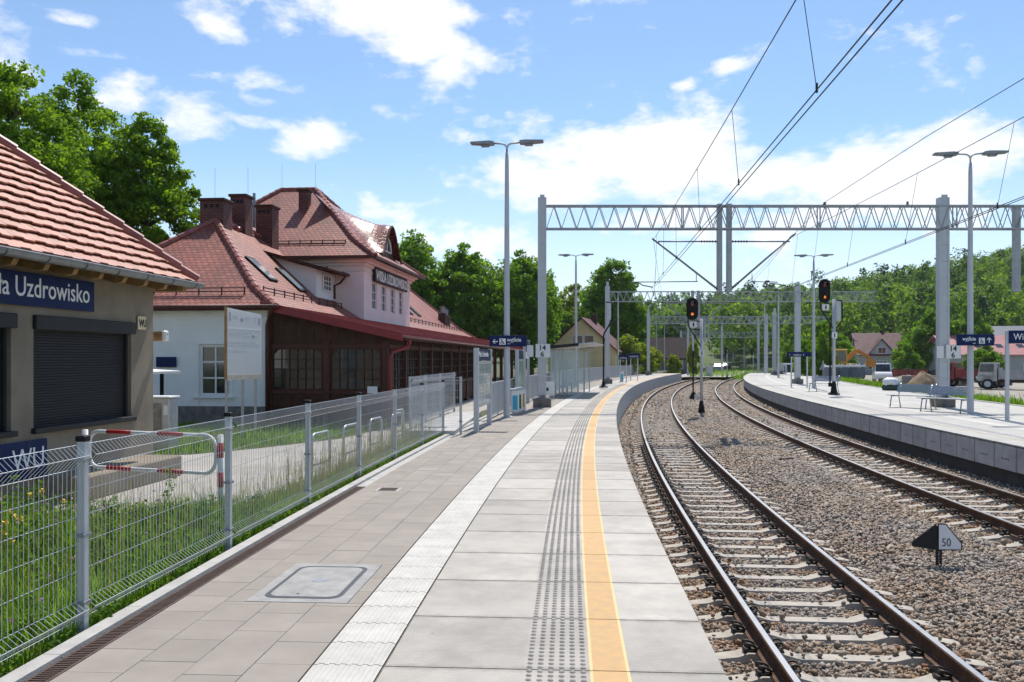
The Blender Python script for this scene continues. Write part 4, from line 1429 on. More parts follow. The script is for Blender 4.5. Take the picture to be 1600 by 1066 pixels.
# the timber veranda and the long canopy
VY1, VX = 17.0, 3.62
zb, zf_ = 3.40, 2.58                       # roof underside at the wall / at the front
def vz(x): return zb + (zf_ - zb) * x / VX
sh = MB()
pr = [(-.02, vz(0) + .06), (4.12, vz(4.12) + .06), (4.12, vz(4.12) + .16), (-.02, vz(0) + .16)]
sh.prism(pr, 'y', -.36, 47.5)
for y in np.arange(-.36, 47.5, .42):
    sh.hexa([(0, y, vz(0) + .16), (4.12, y, vz(4.12) + .16), (4.12, y + .025, vz(4.12) + .16), (0, y + .025, vz(0) + .16)], [(0, y, vz(0) + .20), (4.12, y, vz(4.12) + .20), (4.12, y + .025, vz(4.12) + .20), (0, y + .025, vz(0) + .20)])
can = sh.build('canopy_roof', M['sheet_red'], stn)
q = MB(); q.hexa([(-.02, -.42, vz(0) - .02), (4.16, -.42, vz(4.12) - .02), (4.16, -.363, vz(4.12) - .02), (-.02, -.363, vz(0) - .02)], [(-.02, -.42, vz(0) + .22), (4.16, -.42, vz(4.12) + .22), (4.16, -.363, vz(4.12) + .22), (-.02, -.363, vz(0) + .22)]); q.build('barge_board', M['sheet_red'], can)
q = MB(); q.tube([(4.2, -.3, vz(4.12) + .05), (4.2, 47.5, vz(4.12) + .05)], .05, 8); q.build('gutter', M['wood_red'], can, smooth=True)
q = MB()
for y in np.arange(1, 47, .9): q.hexa([(.05, y, vz(.05) - .06), (4.0, y, vz(4.0) - .06), (4.0, y + .09, vz(4.0) - .06), (.05, y + .09, vz(.05) - .06)], [(.05, y, vz(.05) + .058), (4.0, y, vz(4.0) + .058), (4.0, y + .09, vz(4.0) + .058), (.05, y + .09, vz(.05) + .058)])
q.build('rafters', M['wood_dark'], can)
ver = MB()
# end wall facing the camera: sill wall, boarded gable, posts
ver2 = MB()
for i in range(20):
    x = .02 + i * .18
    ver2.box(x, x + .175, -.02 - (.006 if i % 2 else 0), .06, .15, .92)
    ver.hexa([(x, -.015 - (.006 if i % 2 else 0), 2.36), (x + .175, -.015 - (.006 if i % 2 else 0), 2.36), (x + .175, .06, 2.36), (x, .06, 2.36)], [(x, -.015 - (.006 if i % 2 else 0), vz(x) + .05), (x + .175, -.015 - (.006 if i % 2 else 0), vz(x + .175) + .05), (x + .175, .06, vz(x + .175) + .05), (x, .06, vz(x) + .05)])
vw = ver.build('gable_boarding', M['wood_dark'], stn)
ver2.build('sill_boarding', M['wood_dark'], stn)
ver, ver2 = MB(), MB()
for j in range(int(VY1 / .18)):
    y = .06 + j * .18
    ver2.box(VX - .05, VX + .02 + (.006 if j % 2 else 0), y, y + .175, .15, .92)
    ver.box(VX - .05, VX + .015, y, y + .175, 2.36, vz(VX) + .02)
ver.build('lintel_boarding', M['wood_dark'], stn); ver2.build('sill_boarding', M['wood_dark'], stn)
q = MB()
for x in (.08, 1.82, 3.56): q.box(x - .09, x + .09, -.07, .09, .0, 2.46 if x > 1 else 3.2, bev=.012)
for y in (2.2, 4.3, 6.4, 8.5, 10.6, 12.7, 14.8, 17.0): q.box(VX - .09, VX + .08, y - .09, y + .09, 0, vz(VX) + .04, bev=.012)
q.box(.0, 3.7, -.06, .05, .93, 1.02); q.box(0, 3.7, -.055, .05, 2.27, 2.36); q.box(VX - .03, VX + .06, .1, VY1, .93, 1.02); q.box(VX - .03, VX + .055, .1, VY1, 2.27, 2.36)
q.build('veranda_posts', M['wood_red'], vw)
vept = lambda u, z, d: (u, -.03 + d, z)
vfpt = lambda u, z, d: (VX + .03 - d, u, z)
for (a, b_) in ((.18, 1.72), (1.92, 3.46)):
    window(vw, vept, a, b_, 1.02, 2.27, .06, 6, 4, M['wood_dark'], fw=.05, bar=.026)
    for (cx, sg) in ((a, 1), (b_, -1)):
        q = MB(); q.poly([(cx, -.045, 2.27), (cx + sg * .32, -.045, 2.27), (cx + sg * .16, -.045, 2.20), (cx + sg * .06, -.045, 2.10), (cx, -.045, 1.93)]); q.build('arch_bracket', M['wood_dark'], vw)
for (a, b_) in zip((.1, 2.2, 4.3, 6.4, 8.5, 10.6, 12.7, 14.8), (2.2, 4.3, 6.4, 8.5, 10.6, 12.7, 14.8, 17.0)):
    window(vw, vfpt, a + .1, b_ - .1, 1.02, 2.27, .06, 5, 4, M['wood_dark'], fw=.05, bar=.03)
q = MB()
for y in np.arange(19.5, 48, 3.3):
    q.box(VX - .09, VX + .09, y - .09, y + .09, 0, vz(VX) + .04)
    for sg in (-1, 1): q.bar((VX, y, 1.75), (VX, y + sg * .75, vz(VX) - .02), .09)
q.build('canopy_posts', M['wood_red'], can)
q = MB()
q.box(.02, .10, 17.2, WY, .1, 3.3); q.build('timber_and_shade_wall', M['wood_dark'], stn)  # dark panel over the white wall, stands in for the canopy shade
for y in (18.5, 22.5, 27.0, 31.5, 36.0):
    q = MB(); q.box(.10, .16, y, y + 1.3, .1, 2.3); dd = q.build('door', M['wall_white'] if y < 20 else M['wood_red'], stn)
    q = MB(); q.box(.162, .17, y + .15, y + 1.15, 1.1, 2.15); q.build('pane', M['glass'], dd)
q = MB(); q.poly([(VX, 17.05, .1), (0.1, 17.05, .1), (.1, 17.05, 3.2), (VX, 17.05, vz(VX))]); q.build('timber_and_shade_wall', M['wood_dark'], stn)
# down pipes
q = MB(); q.tube([(.36, -.55, 3.42), (.3, -.45, 3.25), (.12, -.16, 3.0), (.10, -.14, 2.8), (.10, -.14, .05)], .06, 8); q.build('downpipe', M['wood_red'], stn, smooth=True)
q = MB(); q.tube([(4.2, .3, 2.48), (4.18, .25, 2.3), (3.78, -.08, 2.15), (3.74, -.12, 2.0), (3.74, -.12, .05)], .055, 8); q.build('downpipe', M['sheet_red'], stn, smooth=True)
nt = MB(); nt.box(-.15, .15, -.012, 0, 0, .2, bev=.004); o = nt.build('notice_plate', M['white'], None, loc=stn.matrix_basis @ Vector((3.2, -.085, .95)), rz=KR); tagit(o, 'small white notice plate on the veranda end wall sill', 'notice')
bs = MB(); bs.box(0, .62, -.03, 0, 0, .30, bev=.005); o = bs.build('wall_sign', M['navy'], None, loc=stn.matrix_basis @ Vector((-3.35, -.04, 1.70)), rz=KR); tagit(o, 'small plain navy sign on the white end wall of the station', 'sign')

# bin shelter and cabinet behind the kiosk
bsh = thing('bin_shelter', 'dark open bin shelter with a pale sloping roof before the white wall', 'shelter', (-10.5, 20.8, LZ), KR)
for (x, y) in ((-1.1, 0), (1.5, 0), (-1.1, 1.4), (1.5, 1.4)):
    q = MB(); q.bar((x, y, 0), (x, y, 1.62), .07); q.build('post', M['black'], bsh)
q = MB(); q.hexa([(-1.3, -.3, 1.72), (1.85, -.3, 1.55), (1.85, 1.7, 1.55), (-1.3, 1.7, 1.72)], [(-1.3, -.3, 1.78), (1.85, -.3, 1.61), (1.85, 1.7, 1.61), (-1.3, 1.7, 1.78)]); q.build('roof', M['wall_white'], bsh)
q = MB()
for i in range(9): q.box(-1.06, 1.46, -.02 + .003 * (i % 2), .02, .05 + i * .1, .145 + i * .1)
q.build('boarding', M['wood_dark'], bsh)
q = MB()
for x in np.arange(-1.0, 1.45, .12): q.tube([(x, 0, .97), (x, 0, 1.58)], .006, 4, caps=False)
for z in (.98, 1.15, 1.38, 1.55): q.tube([(-1.06, 0, z), (1.46, 0, z)], .007, 4)
q.build('wire_screen', M['galv'], bsh)
ec = thing('electric_cabinet', 'weathered grey electric cabinet with a small notice behind the kiosk', 'cabinet', (-7.34, 18.1, LZ), KR)
MB().box(-.32, .22, 0, .4, 0, 1.1, bev=.015).build('body', M['galv'], ec)
q = MB(); q.box(-.24, .06, -.015, 0, .42, 1.0, bev=.005); q.build('door', mat('scratched cabinet door', (.33, .30, .26), .6, c2=(.18, .16, .14), scale=9), ec)
q = MB(); q.box(.10, .19, -.008, 0, .75, .95); q.build('notice', M['white'], ec)
q = MB(); q.box(-.35, .25, -.03, .43, 1.1, 1.14, bev=.01); q.build('cap', M['white'], ec)

# ================================================================ FENCES
def post_mesh(h=1.27, w=.052):
    b = MB(); b.box(-w / 2, w / 2, -w / 2, w / 2, -.15, h - .02)
    return b


FPROF = [(0, .055), (0, .09), (.07, .145), (0, .20), (0, 1.06), (0, 1.09), (.075, 1.165), (0, 1.24)]


def wire_panel(L, step=.05):
    b = MB(); n = int(round(L / step))
    for i in range(n + 1):
        u = L * i / n
        b.tube([(d, u, z) for d, z in FPROF], .0023, 4, caps=False)
    for z, d in ((.075, 0), (.145, .07), (.20, 0), (.40, 0), (.58, 0), (.76, 0), (.93, 0), (1.08, 0), (1.165, .075), (1.235, 0)):
        b.tube([(d - .006, 0, z), (d - .006, L, z)], .0023, 4)
    return b


fpm = {}


def shared(name, key, maker, m, parent, smooth=False):
    if key not in fpm:
        o = maker().build(name, m, parent, smooth); fpm[key] = o.data
    else:
        o = bpy.data.objects.new(name, fpm[key]); COL.objects.link(o); o.parent = parent
    return o


def fence(pts, label, z0=0.0, kind='wire'):
    root = thing('mesh_fence' if kind == 'wire' else 'bar_fence', label, 'fence', (pts[0][0], pts[0][1], z0))
    for i, (x, y) in enumerate(pts):
        loc = (x - pts[0][0], y - pts[0][1], 0)
        j = min(i, len(pts) - 2)
        dx, dy = pts[j + 1][0] - pts[j][0], pts[j + 1][1] - pts[j][1]
        rz = -math.atan2(dx, dy)
        o = shared('post', kind + 'post', lambda: post_mesh(1.28 if kind == 'wire' else 1.1), M['grey_paint'], root)
        o.location = loc; o.rotation_euler = (0, 0, rz)
        if kind == 'wire':
            def cap(): return MB().box(-.036, .036, -.036, .036, 1.255, 1.295, bev=.006)
            c = shared('cap', 'cap', cap, M['black'], o)
            for z in (.17, .62, 1.12):
                c = shared('clamp', 'clamp', lambda: MB().box(-.036, .036, -.045, .045, 0, .022), M['gal_dark'], o)
                c.location = (0, 0, z)
        if i < len(pts) - 1:
            L = math.hypot(dx, dy) - .07
            if kind == 'wire':
                p = shared('panel', 'wp%.1f' % L, lambda: wire_panel(L), M['wire'], root)
            else:
                def bp_():
                    b = MB(); n = int(L / .075)
                    for q in range(n + 1): b.box(-.006, .006, L * q / n - .015, L * q / n + .015, .08, 1.04)
                    b.box(-.02, .02, 0, L, .05, .09); b.box(-.02, .02, 0, L, 1.02, 1.06)
                    return b
                p = shared('panel', 'bp%.1f' % L, bp_, M['grey_paint'], root)
            ux, uy = dx / math.hypot(dx, dy), dy / math.hypot(dx, dy)
            p.location = (loc[0] + ux * .035, loc[1] + uy * .035, 0); p.rotation_euler = (0, 0, rz)
    return root


def s_at_y(y): return float(np.interp(y, _ys, _ss))


fpts = [tuple(at(s_at_y(y), -4.135)[:2]) for y in (.65, 3.1, 5.55, 8.0, 10.43, 12.87, 15.3, 17.75, 20.2)]
fence(fpts, 'pale grey wire mesh fence with black capped posts along the kerb in the foreground')
fence([(-2.45, 20.9), (-2.3, 23.2), (-2.1, 25.5), (-1.85, 27.9)], 'second wire mesh fence on the low ramp wall behind the timetable case', .12)
fence([(-2.45, 20.9), (-1.22, 20.75)], 'short wire mesh fence panel closing the end of the ramp', .12)
bp1 = [tuple(at(s, -3.72)[:2]) for s in (25.2, 27.2, 29.2, 31.2, 33.2, 35.2, 37.2, 39.2)]
fence(bp1, 'grey bar fence behind the tall lamp post and the first glass cases', .02, 'bar')
bp2 = [tuple(at(s, -3.95)[:2]) for s in np.arange(41.2, 106, 2.0)]
fence(bp2, 'long grey bar fence curving along the platform behind the glass shelter', .02, 'bar')
q = MB(); q.hexa([(-2.6, 20.6, -.2), (-1.35, 20.5, -.2), (-1.0, 28, -.2), (-2.0, 28, -.2)], [(-2.6, 20.6, .1), (-1.35, 20.5, .1), (-1.0, 28, .1), (-2.0, 28, .1)])
tagit(q.build('ramp_wall', M['concrete_wall']), 'low grey concrete ramp wall under the second mesh fence', 'ramp')

# red and white barrier
ba = thing('barrier', 'white tubular barrier with red bands across the path behind the mesh fence', 'barrier', (-3.55, 10.6, LZ), math.atan2(.75, -2.02) - math.pi)
Lb = 2.15                                    # local x runs from the right post to the left post (negative x)


def banded(name, pts, r, bands, parent):
    """a white tube with red bands of its own paint"""
    b = MB(); b.tube(pts, r, 10); o = b.build(name, M['white'], parent, smooth=True)
    for (p, e) in bands:
        q = MB(); q.tube([p, e], r + .0025, 10); q.build('red_band', M['red'], o, smooth=True)
    return o


for x in (0, -Lb):
    banded('post', [(x, 0, -.1), (x, 0, 1.0)], .036, [((x, 0, .72), (x, 0, .90)), ((x, 0, .36), (x, 0, .54))], ba)
xa, xb, za, zb_ = -.07, -Lb + .07, .985, .52
rp_ = []
for (cx, cz, t0) in ((xa - .16, za - .16, 90), (xa - .16, zb_ + .16, 0), (xb + .16, zb_ + .16, -90), (xb + .16, za - .16, -180)):
    for i in range(6):
        t = R(t0 - 90 * i / 5); rp_.append((cx + .16 * math.cos(t), 0, cz + .16 * math.sin(t)))
b = MB(); b.tube(rp_, .024, 10, closed=True); o = b.build('frame', M['white'], ba, smooth=True)
for z in (za, zb_):
    for u in (.24, .65):
        q = MB(); q.tube([(xa + (xb - xa) * u, 0, z), (xa + (xb - xa) * (u + .2), 0, z)], .0265, 10); q.build('red_band', M['red'], o, smooth=True)

# bicycle stands
def stand():
    b = MB()
    pts = [(0, 0, -.05), (0, 0, .58)] + [(0, .12 - .12 * math.cos(t), .58 + .12 * math.sin(t)) for t in np.linspace(.3, math.pi / 2, 4)] + [(0, .78 - .12 + .12 * math.sin(t), .58 + .12 * math.cos(t)) for t in np.linspace(0, math.pi / 2 - .3, 4)] + [(0, .78, .58), (0, .78, -.05)]
    b.tube(pts, .024, 8)
    return b
labs = ['nearest bent steel bicycle stand behind the fence beside the path', 'second bent steel bicycle stand from the barrier', 'middle bent steel bicycle stand of the row of five', 'fourth bent steel bicycle stand from the barrier', 'farthest bent steel bicycle stand of the row near the ramp']
proto = None
for i, (x, y) in enumerate(((-3.22, 14.0), (-3.04, 15.7), (-2.84, 17.4), (-2.62, 19.0), (-2.42 - .15, 20.0 + .2))):
    if i == 4: x, y = -2.75, 20.3
    if proto is None:
        proto = thing('bicycle_stand', labs[0], 'bicycle stand', (x, y, LZ), -.16, 'bicycle stands along the path')
        stand().build('hoop', M['galv'], proto, smooth=True)
        q = MB(); q.tube([(0, 0, .2), (0, .78, .2)], .018, 8); q.build('crossbar', M['galv'], proto, smooth=True)
    else: dup(proto, (x, y, LZ), -.16, labs[i])

# the information board
ib = thing('information_board', 'large faded white information board on three steel posts before the station', 'notice board', (-6.57, 20.0, LZ), -.02 + KR)
for y in (.12, 1.0, 1.75):
    q = MB(); q.bar((-.05, y, -.2), (-.05, y, 2.9), .05); q.build('post', M['galv'], ib)
q = MB(); q.hexa([(-.02, 0, 1.48), (.02, 0, 1.48), (.02, 1.95, 1.48), (-.02, 1.95, 1.48)], [(-.02, 0, 3.10), (.02, 0, 3.10), (.02, 1.95, 3.03), (-.02, 1.95, 3.03)]); pn = q.build('panel', M['board'], ib)
q = MB(); q.box(-.03, .03, -.03, 0, 1.45, 3.12); q.build('frame', M['wood_raw'], pn)
q = MB(); q.box(.0, .028, 0, 1.95, 1.42, 1.54); q.build('torn_strip', mat('torn vinyl', (.62, .55, .46), .7, c2=(.45, .38, .30), scale=8), pn)
q = MB()
for (z, u0, u1) in ((2.52, .1, 1.4), (2.46, .1, 1.7), (2.30, .1, 1.6), (2.24, .1, 1.8), (2.10, .1, 1.1), (2.90, .3, .55), (2.86, .3, .6), (2.90, 1.0, 1.3), (2.86, 1.0, 1.25), (2.90, 1.45, 1.7), (2.84, 1.45, 1.65)):
    q.box(.0205, .0225, u0, u1, z, z + .022)
q.build('faded_text', mat('faded print', (.55, .55, .56), .7), pn)
q = MB(); q.box(.0205, .0225, .12, .2, 2.80, 3.0); q.box(.0205, .0225, 1.76, 1.88, 2.76, 2.93); q.box(.0205, .0225, .72, .88, 2.80, 2.88); q.box(.0205, .0225, 1.42, 1.5, 2.42, 2.50); q.build('faded_emblem', mat('faded emblem', (.33, .34, .38), .7), pn)
q = MB(); q.box(.0205, .0235, .02, 1.93, 2.62, 2.645); q.build('fold', M['white'], pn)

# ================================================================ LAMPS AND SIGNS ON THE PLATFORMS
def lamp_build(label, loc, rz, h):
    root = thing('lamp_post', label, 'lamp post', loc, rz, 'platform lamp posts')
    b = MB(); b.tube([(0, 0, -.02), (0, 0, .05), (0, 0, h * .5), (0, 0, h - .75), (0, 0, h - .45)], [.115, .105, .085, .062, .045], 12); b.build('pole', M['grey_paint'], root, smooth=True)
    q = MB(); q.box(-.16, .16, -.16, .16, -.01, .03, bev=.01); q.build('base_plate', M['galv'], root)
    for sg in (-1, 1):
        q = MB()
        q.tube([(0, 0, h - .5)] + [(sg * (.16 - .16 * math.cos(t)), 0, h - .34 + .16 * math.sin(t)) for t in np.linspace(0, math.pi / 2, 5)] + [(sg * .42, 0, h - .155)], .03, 8)
        a = q.build('arm', M['grey_paint'], root, smooth=True)
        q = MB()
        q.prism([(sg * .40, h - .20), (sg * .55, h - .215), (sg * 1.12, h - .17), (sg * 1.13, h - .12), (sg * .55, h - .10), (sg * .40, h - .12)][::sg], 'y', -.14, .14)
        hd = q.build('lamp_head', M['gal_dark'], a)
        q = MB(); q.box(min(sg * .55, sg * .80), max(sg * .55, sg * .80), -.09, .09, h - .262, h - .205, bev=.01); q.build('driver_box', M['gal_dark'], hd)
    return root


lampA = lamp_build('tall double-armed lamp post carrying the navy exit sign on the near platform', P(792, 652, 26.8) * 1.0, heading(26), 8.6)
lampA.location.z = 0
dup(lampA, (4.1, 55.8, 0), heading(55), 'double-armed lamp post behind the glass shelter before the ochre house')
dup(lampA, (10.6, 87, 0), heading(87), 'double-armed lamp post right of the ochre house by the bushes')
dup(lampA, (14.85, 28.2, 0), heading(28), 'tall double-armed lamp post between benches on the far platform at right')
dup(lampA, (18.2, 52.5, 0), heading(52), 'double-armed lamp post left of the platform signal on the far platform', scale=(1, 1, .95))
dup(lampA, (25.1, 82, 0), heading(82), 'double-armed lamp post at the far end of the opposite platform')
dup(lampA, (30.2, 104, 0), heading(104), 'smallest double-armed lamp post beyond the opposite platform')
dup(lampA, (18.6, 112, -.6), heading(104), 'slim street lamp behind the first track signal', scale=(.7, .7, .85))
dup(lampA, (21.2, 121, -.6), heading(104), 'second slim street lamp behind the first track signal', scale=(.7, .7, .85))


def arrow(m, parent, y, x, z, dirx, dirz, s):
    b = MB()
    def p(u, w): return (x + dirx * u * s - dirz * w * s, y, z + dirz * u * s + dirx * w * s)
    b.poly([p(-.5, -.09), p(.2, -.09), p(.2, .09), p(-.5, .09)])
    b.poly([p(.5, 0), p(.12, .42), p(-.06, .42), p(.22, .09), p(.22, -.09), p(-.06, -.42), p(.12, -.42)])
    return b.build('arrow', m, parent)


def wheelchair(parent, y, x, z, s):
    q = MB(); q.box(x, x + s, y - .003, y, z, z + s); w = q.build('pictogram', M['letter'], parent)
    q = MB()
    yy = y - .006
    def pl(pts, r): q.tube([(x + a * s, yy, z + c * s) for a, c in pts], r * s, 5)
    q.tube([(x + .36 * s + .07 * s * math.cos(t), yy, z + .80 * s + .07 * s * math.sin(t)) for t in np.linspace(0, 2 * math.pi, 9)[:-1]], .045 * s, 4, closed=True)
    pl([(.37, .68), (.42, .42), (.62, .40), (.74, .16), (.84, .20)], .055); pl([(.40, .56), (.60, .55)], .05)
    pl([(.34 + .0, .48), (.22, .38), (.20, .24), (.30, .13), (.45, .11), (.57, .19), (.60, .30)], .045)
    q.build('wheelchair_user', M['navy'], w)
    return w


def exit_sign(label, loc, rz, w, h, left):
    root = thing('exit_sign', label, 'sign', loc, rz)
    q = MB(); q.box(-w / 2, w / 2, 0, .06, 0, h, bev=.006); q.build('panel', M['navy'], root)
    q = MB(); q.box(-.07, .07, .06, .16, .06, .09); q.box(-.07, .07, .06, .16, h - .09, h - .06); q.build('bracket', M['galv'], root)
    if left:
        arrow(M['letter'], root, -.004, -w / 2 + .17, h * .45, -1, 0, .16)
        wheelchair(root, -.001, -w / 2 + .30, h * .16, .19)
        text('wyjście', .165, root, (-w / 2 + .535, -.003, h * .45), FRONT, M['letter'], bold=.003, sx=.86)
        text('exit', .065, root, (-w / 2 + .535, -.003, h * .2), FRONT, M['letter'])
    else:
        text('wyjście', .165, root, (-w / 2 + .17, -.003, h * .45), FRONT, M['letter'], bold=.003, sx=.86)
        text('exit', .065, root, (-w / 2 + .50, -.003, h * .16), FRONT, M['letter'])
        wheelchair(root, -.001, w / 2 - .50, h * .16, .19)
        arrow(M['letter'], root, -.004, w / 2 - .17, h * .5, 0, 1, .17)
    return root


exit_sign('navy exit sign with left arrow and wheelchair symbol on the near lamp post', (-.16 + .04, 26.8 - .2, 2.17), -.02, 1.13, .34, True)
exit_sign('navy exit sign with wheelchair symbol and up arrow on the far platform lamp post', (14.92, 28.2 - .2, 2.22), 0, 1.20, .36, False)

# station name sign on posts, far right
ns = thing('station_sign', 'navy station name sign on grey posts at the right edge of the far platform', 'sign', (14.45, 25.4, 0), -.32)
ns.rotation_euler = (0, 0, .30)
ns.rotation_euler = (0, 0, -.05)
for x in (0, 2.5):
    q = MB(); q.box(x - .05, x + .05, -.04, .04, -.02, 2.62, bev=.008); q.build('post', M['grey_paint'], ns)
q = MB(); q.box(.02, 2.48, -.075, -.042, 2.24, 2.62, bev=.005); q.build('panel', M['navy'], ns)
text('Wisła Uzdrowisko', .27, ns, (.14, -.079, 2.345), FRONT, M['letter'], sx=.86)

# timetable cases
def case(label, s, o, L, h, header, notice, rz=None):
    p = at(s, o)
    root = thing('timetable_case', label, 'display case', (p.x, p.y, 0), heading(s) if rz is None else rz, 'glazed timetable cases')
    for y in (0, L):
        q = MB(); q.box(-.06, .06, y - .07, y + .07, -.02, h, bev=.008); q.build('post', M['grey_paint'], root)
    q = MB(); q.box(-.035, .035, .07, L - .07, h - .30, h - .01); hp = q.build('header', M['navy'], root)
    if header: text('Wisła Uzdrowisko', .19, hp, (.038, .10, h - .21), RIGHT, M['letter'], sx=(L - .3) / 1.62)
    q = MB(); q.box(-.03, .03, .07, L - .07, h - 1.42, h - .36)
    cs = q.build('case', notice, root)
    q = MB(); q.box(-.05, .05, .07, L - .07, h - 1.46, h - 1.36); q.box(-.05, .05, .07, L - .07, h - .40, h - .32)
    for i in range(1, 3): q.box(-.045, .045, .07 + (L - .14) * i / 3 - .02, .07 + (L - .14) * i / 3 + .02, h - 1.38, h - .38)
    q.build('frame', M['galv'], cs)
    q = MB()
    for i in range(3):
        for j in range(9):
            y = .15 + (L - .14) * i / 3
            q.box(.0305, .033, y, y + (L - .14) / 3 - .16 - .08 * ((i * 5 + j * 7) % 3), h - .55 - j * .085, h - .52 - j * .085)
    q.build('print', M['gal_dark'], cs)
    q = MB(); q.box(.045, .049, .09, L - .09, h - 1.37, h - .39); q.build('glass', M['polycarb'], cs)
    return root


case('nearest glazed timetable case with navy header beside the mesh fence', 20.95, -3.44, 2.45, 2.06, True, M['poster'])
case('glazed case with green notices behind the tall lamp post', 30.4, -3.5, 1.7, 2.10, False, M['poster_green'])
nsm = thing('track_sign', 'tall narrow navy topped sign on two grey posts beyond the green notices', 'sign', at(33.6, -3.62), heading(33))
for y in (0, 1.3):
    q = MB(); q.box(-.05, .05, y - .05, y + .05, -.02, 2.55); q.build('post', M['grey_paint'], nsm)
q = MB(); q.box(-.03, .03, .05, 1.25, 2.12, 2.50); q.build('panel', M['navy'], nsm)
q = MB(); q.box(-.03, .03, .05, 1.25, 1.80, 2.06); q.build('notice', M['white'], nsm)
# bins
def rbin(label, loc, rz, m):
    root = thing('recycling_bin', label, 'litter bin', loc, rz, 'recycling bins on the platform')
    q = MB(); q.box(-.13, .13, -.16, .16, .06, .78, bev=.02); q.build('body', M['white'], root)
    q = MB(); q.box(-.08, .08, -.165, -.158, .16, .62); q.build('panel', m, root)
    q = MB(); q.box(-.16, .16, -.17, .17, .78, .83, bev=.015); q.box(-.1, .1, -.1, .1, 0, .06); q.build('lid', M['galv'], root)
    return root
rbin('white litter bin with a cyan panel at the foot of the lamp post', (.10, 28.1, 0), 0, M['cyan'])
rbin('white litter bin with a green panel behind the cyan one', (.22, 28.75, 0), 0, M['green'])
rbin('white litter bin with an ochre panel, last of the three bins', (.34, 29.4, 0), 0, M['mach_yellow'])
rbin('small white bin with a cyan panel far along the curving bar fence', (8.45, 67, 0), 0, M['cyan'])
ls = thing('notice_stand', 'low white notice stand with blue symbol beside the glass shelter', 'notice', (1.55, 38.1, 0), 0)
q = MB(); q.box(-.3, .3, -.03, .03, .18, .78, bev=.01); q.build('panel', M['white'], ls)
q = MB(); q.box(-.05, .05, -.036, -.031, .38, .52); q.build('symbol', M['navy'], ls)
q = MB(); q.bar((-.28, 0, 0), (-.28, 0, 1.0), .04); q.bar((.28, 0, 0), (.28, 0, 1.0), .04); q.bar((-.28, 0, 1.0), (.28, 0, 1.0), .04); q.build('frame', M['galv'], ls)


def small_sign(label, px, py0, py1, Y, wpx, body=None):
    p = P(px, py0, Y)
    root = thing('direction_sign', label, 'sign', (p.x, Y, 0), heading(Y) * .3, 'distant navy direction signs')
    w = wpx * Y / F; h = abs(py1 - py0) * Y / F
    q = MB(); q.box(-w / 2, w / 2, 0, .06, p.z - h, p.z); q.build('panel', M['navy'], root)
    q = MB()
    for x in (-w * .32, w * .32): q.bar((x, .03, 0), (x, .03, p.z - h), .07)
    q.build('post', M['galv'], root)
    if body: text(body, h * .55, root, (-w * .42, -.004, p.z - h * .78), FRONT, M['letter'])
    return root


small_sign('distant navy direction sign left of the two near the ochre house', 974, 555, 562, 66, 15, 'wyjście')
small_sign('distant navy direction sign right of the two near the bushes', 991, 552, 560, 72, 17, 'wyjście')
small_sign('distant navy track sign with numerals 1 and 2 on the far platform', 1249, 550, 557.5, 54, 38, '1    wyjście  2')

# ================================================================ GLASS SHELTER
sp_ = at(40.3, -3.25)
shl = thing('platform_shelter', 'glass walled passenger shelter with a flat pale roof on the near platform', 'shelter', (sp_.x, sp_.y, 0), heading(44))
SLN, SD = 7.2, 1.25
for x in (0, SD):
    for y in ((0, 1.8, 3.6, 5.4, 7.2) if x == 0 else (0, 3.6, 7.2)):
        q = MB(); q.box(x - .035, x + .035, y - .035, y + .035, 0, 2.35); q.build('post', M['grey_paint'], shl)
for i in range(4):
    q = MB(); q.box(-.006, .006, i * 1.8 + .06, i * 1.8 + 1.74, .12, 2.2); q.build('glass_panel', M['polycarb'], shl)
for y in (0, SLN):
    q = MB(); q.box(.06, SD - .06, y - .006, y + .006, .12, 2.2); q.build('glass_panel', M['polycarb'], shl)
q = MB(); q.hexa([(-.15, -.2, 2.30), (2.0, -.2, 2.50), (2.0, SLN + .2, 2.50), (-.15, SLN + .2, 2.30)], [(-.15, -.2, 2.36), (2.0, -.2, 2.56), (2.0, SLN + .2, 2.56), (-.15, SLN + .2, 2.36)]); r_ = q.build('roof', mat('pale roof sheet', (.55, .60, .60), .5), shl)
q = MB(); q.hexa([(-.15, -.26, 2.24), (1.3, -.26, 2.38), (1.3, -.205, 2.38), (-.15, -.205, 2.24)], [(-.15, -.26, 2.38), (1.3, -.26, 2.52), (1.3, -.205, 2.52), (-.15, -.205, 2.38)]); q.build('roof_edge', M['dark'], r_)
q = MB()
for k_ in range(3): q.box(.25 + k_ * .12, .34 + k_ * .12, 1.0, 6.2, .45, .48)
q.build('seat', M['steel'], shl)
for y in (1.2, 3.6, 6.0):
    q = MB(); q.bar((.4, y, 0), (.4, y, .45), .06); q.build('seat_leg', M['steel'], shl)
q = MB(); q.box(-.02, -.008, 2.4, 3.1, 1.2, 1.7); q.build('notice', M['white'], shl)

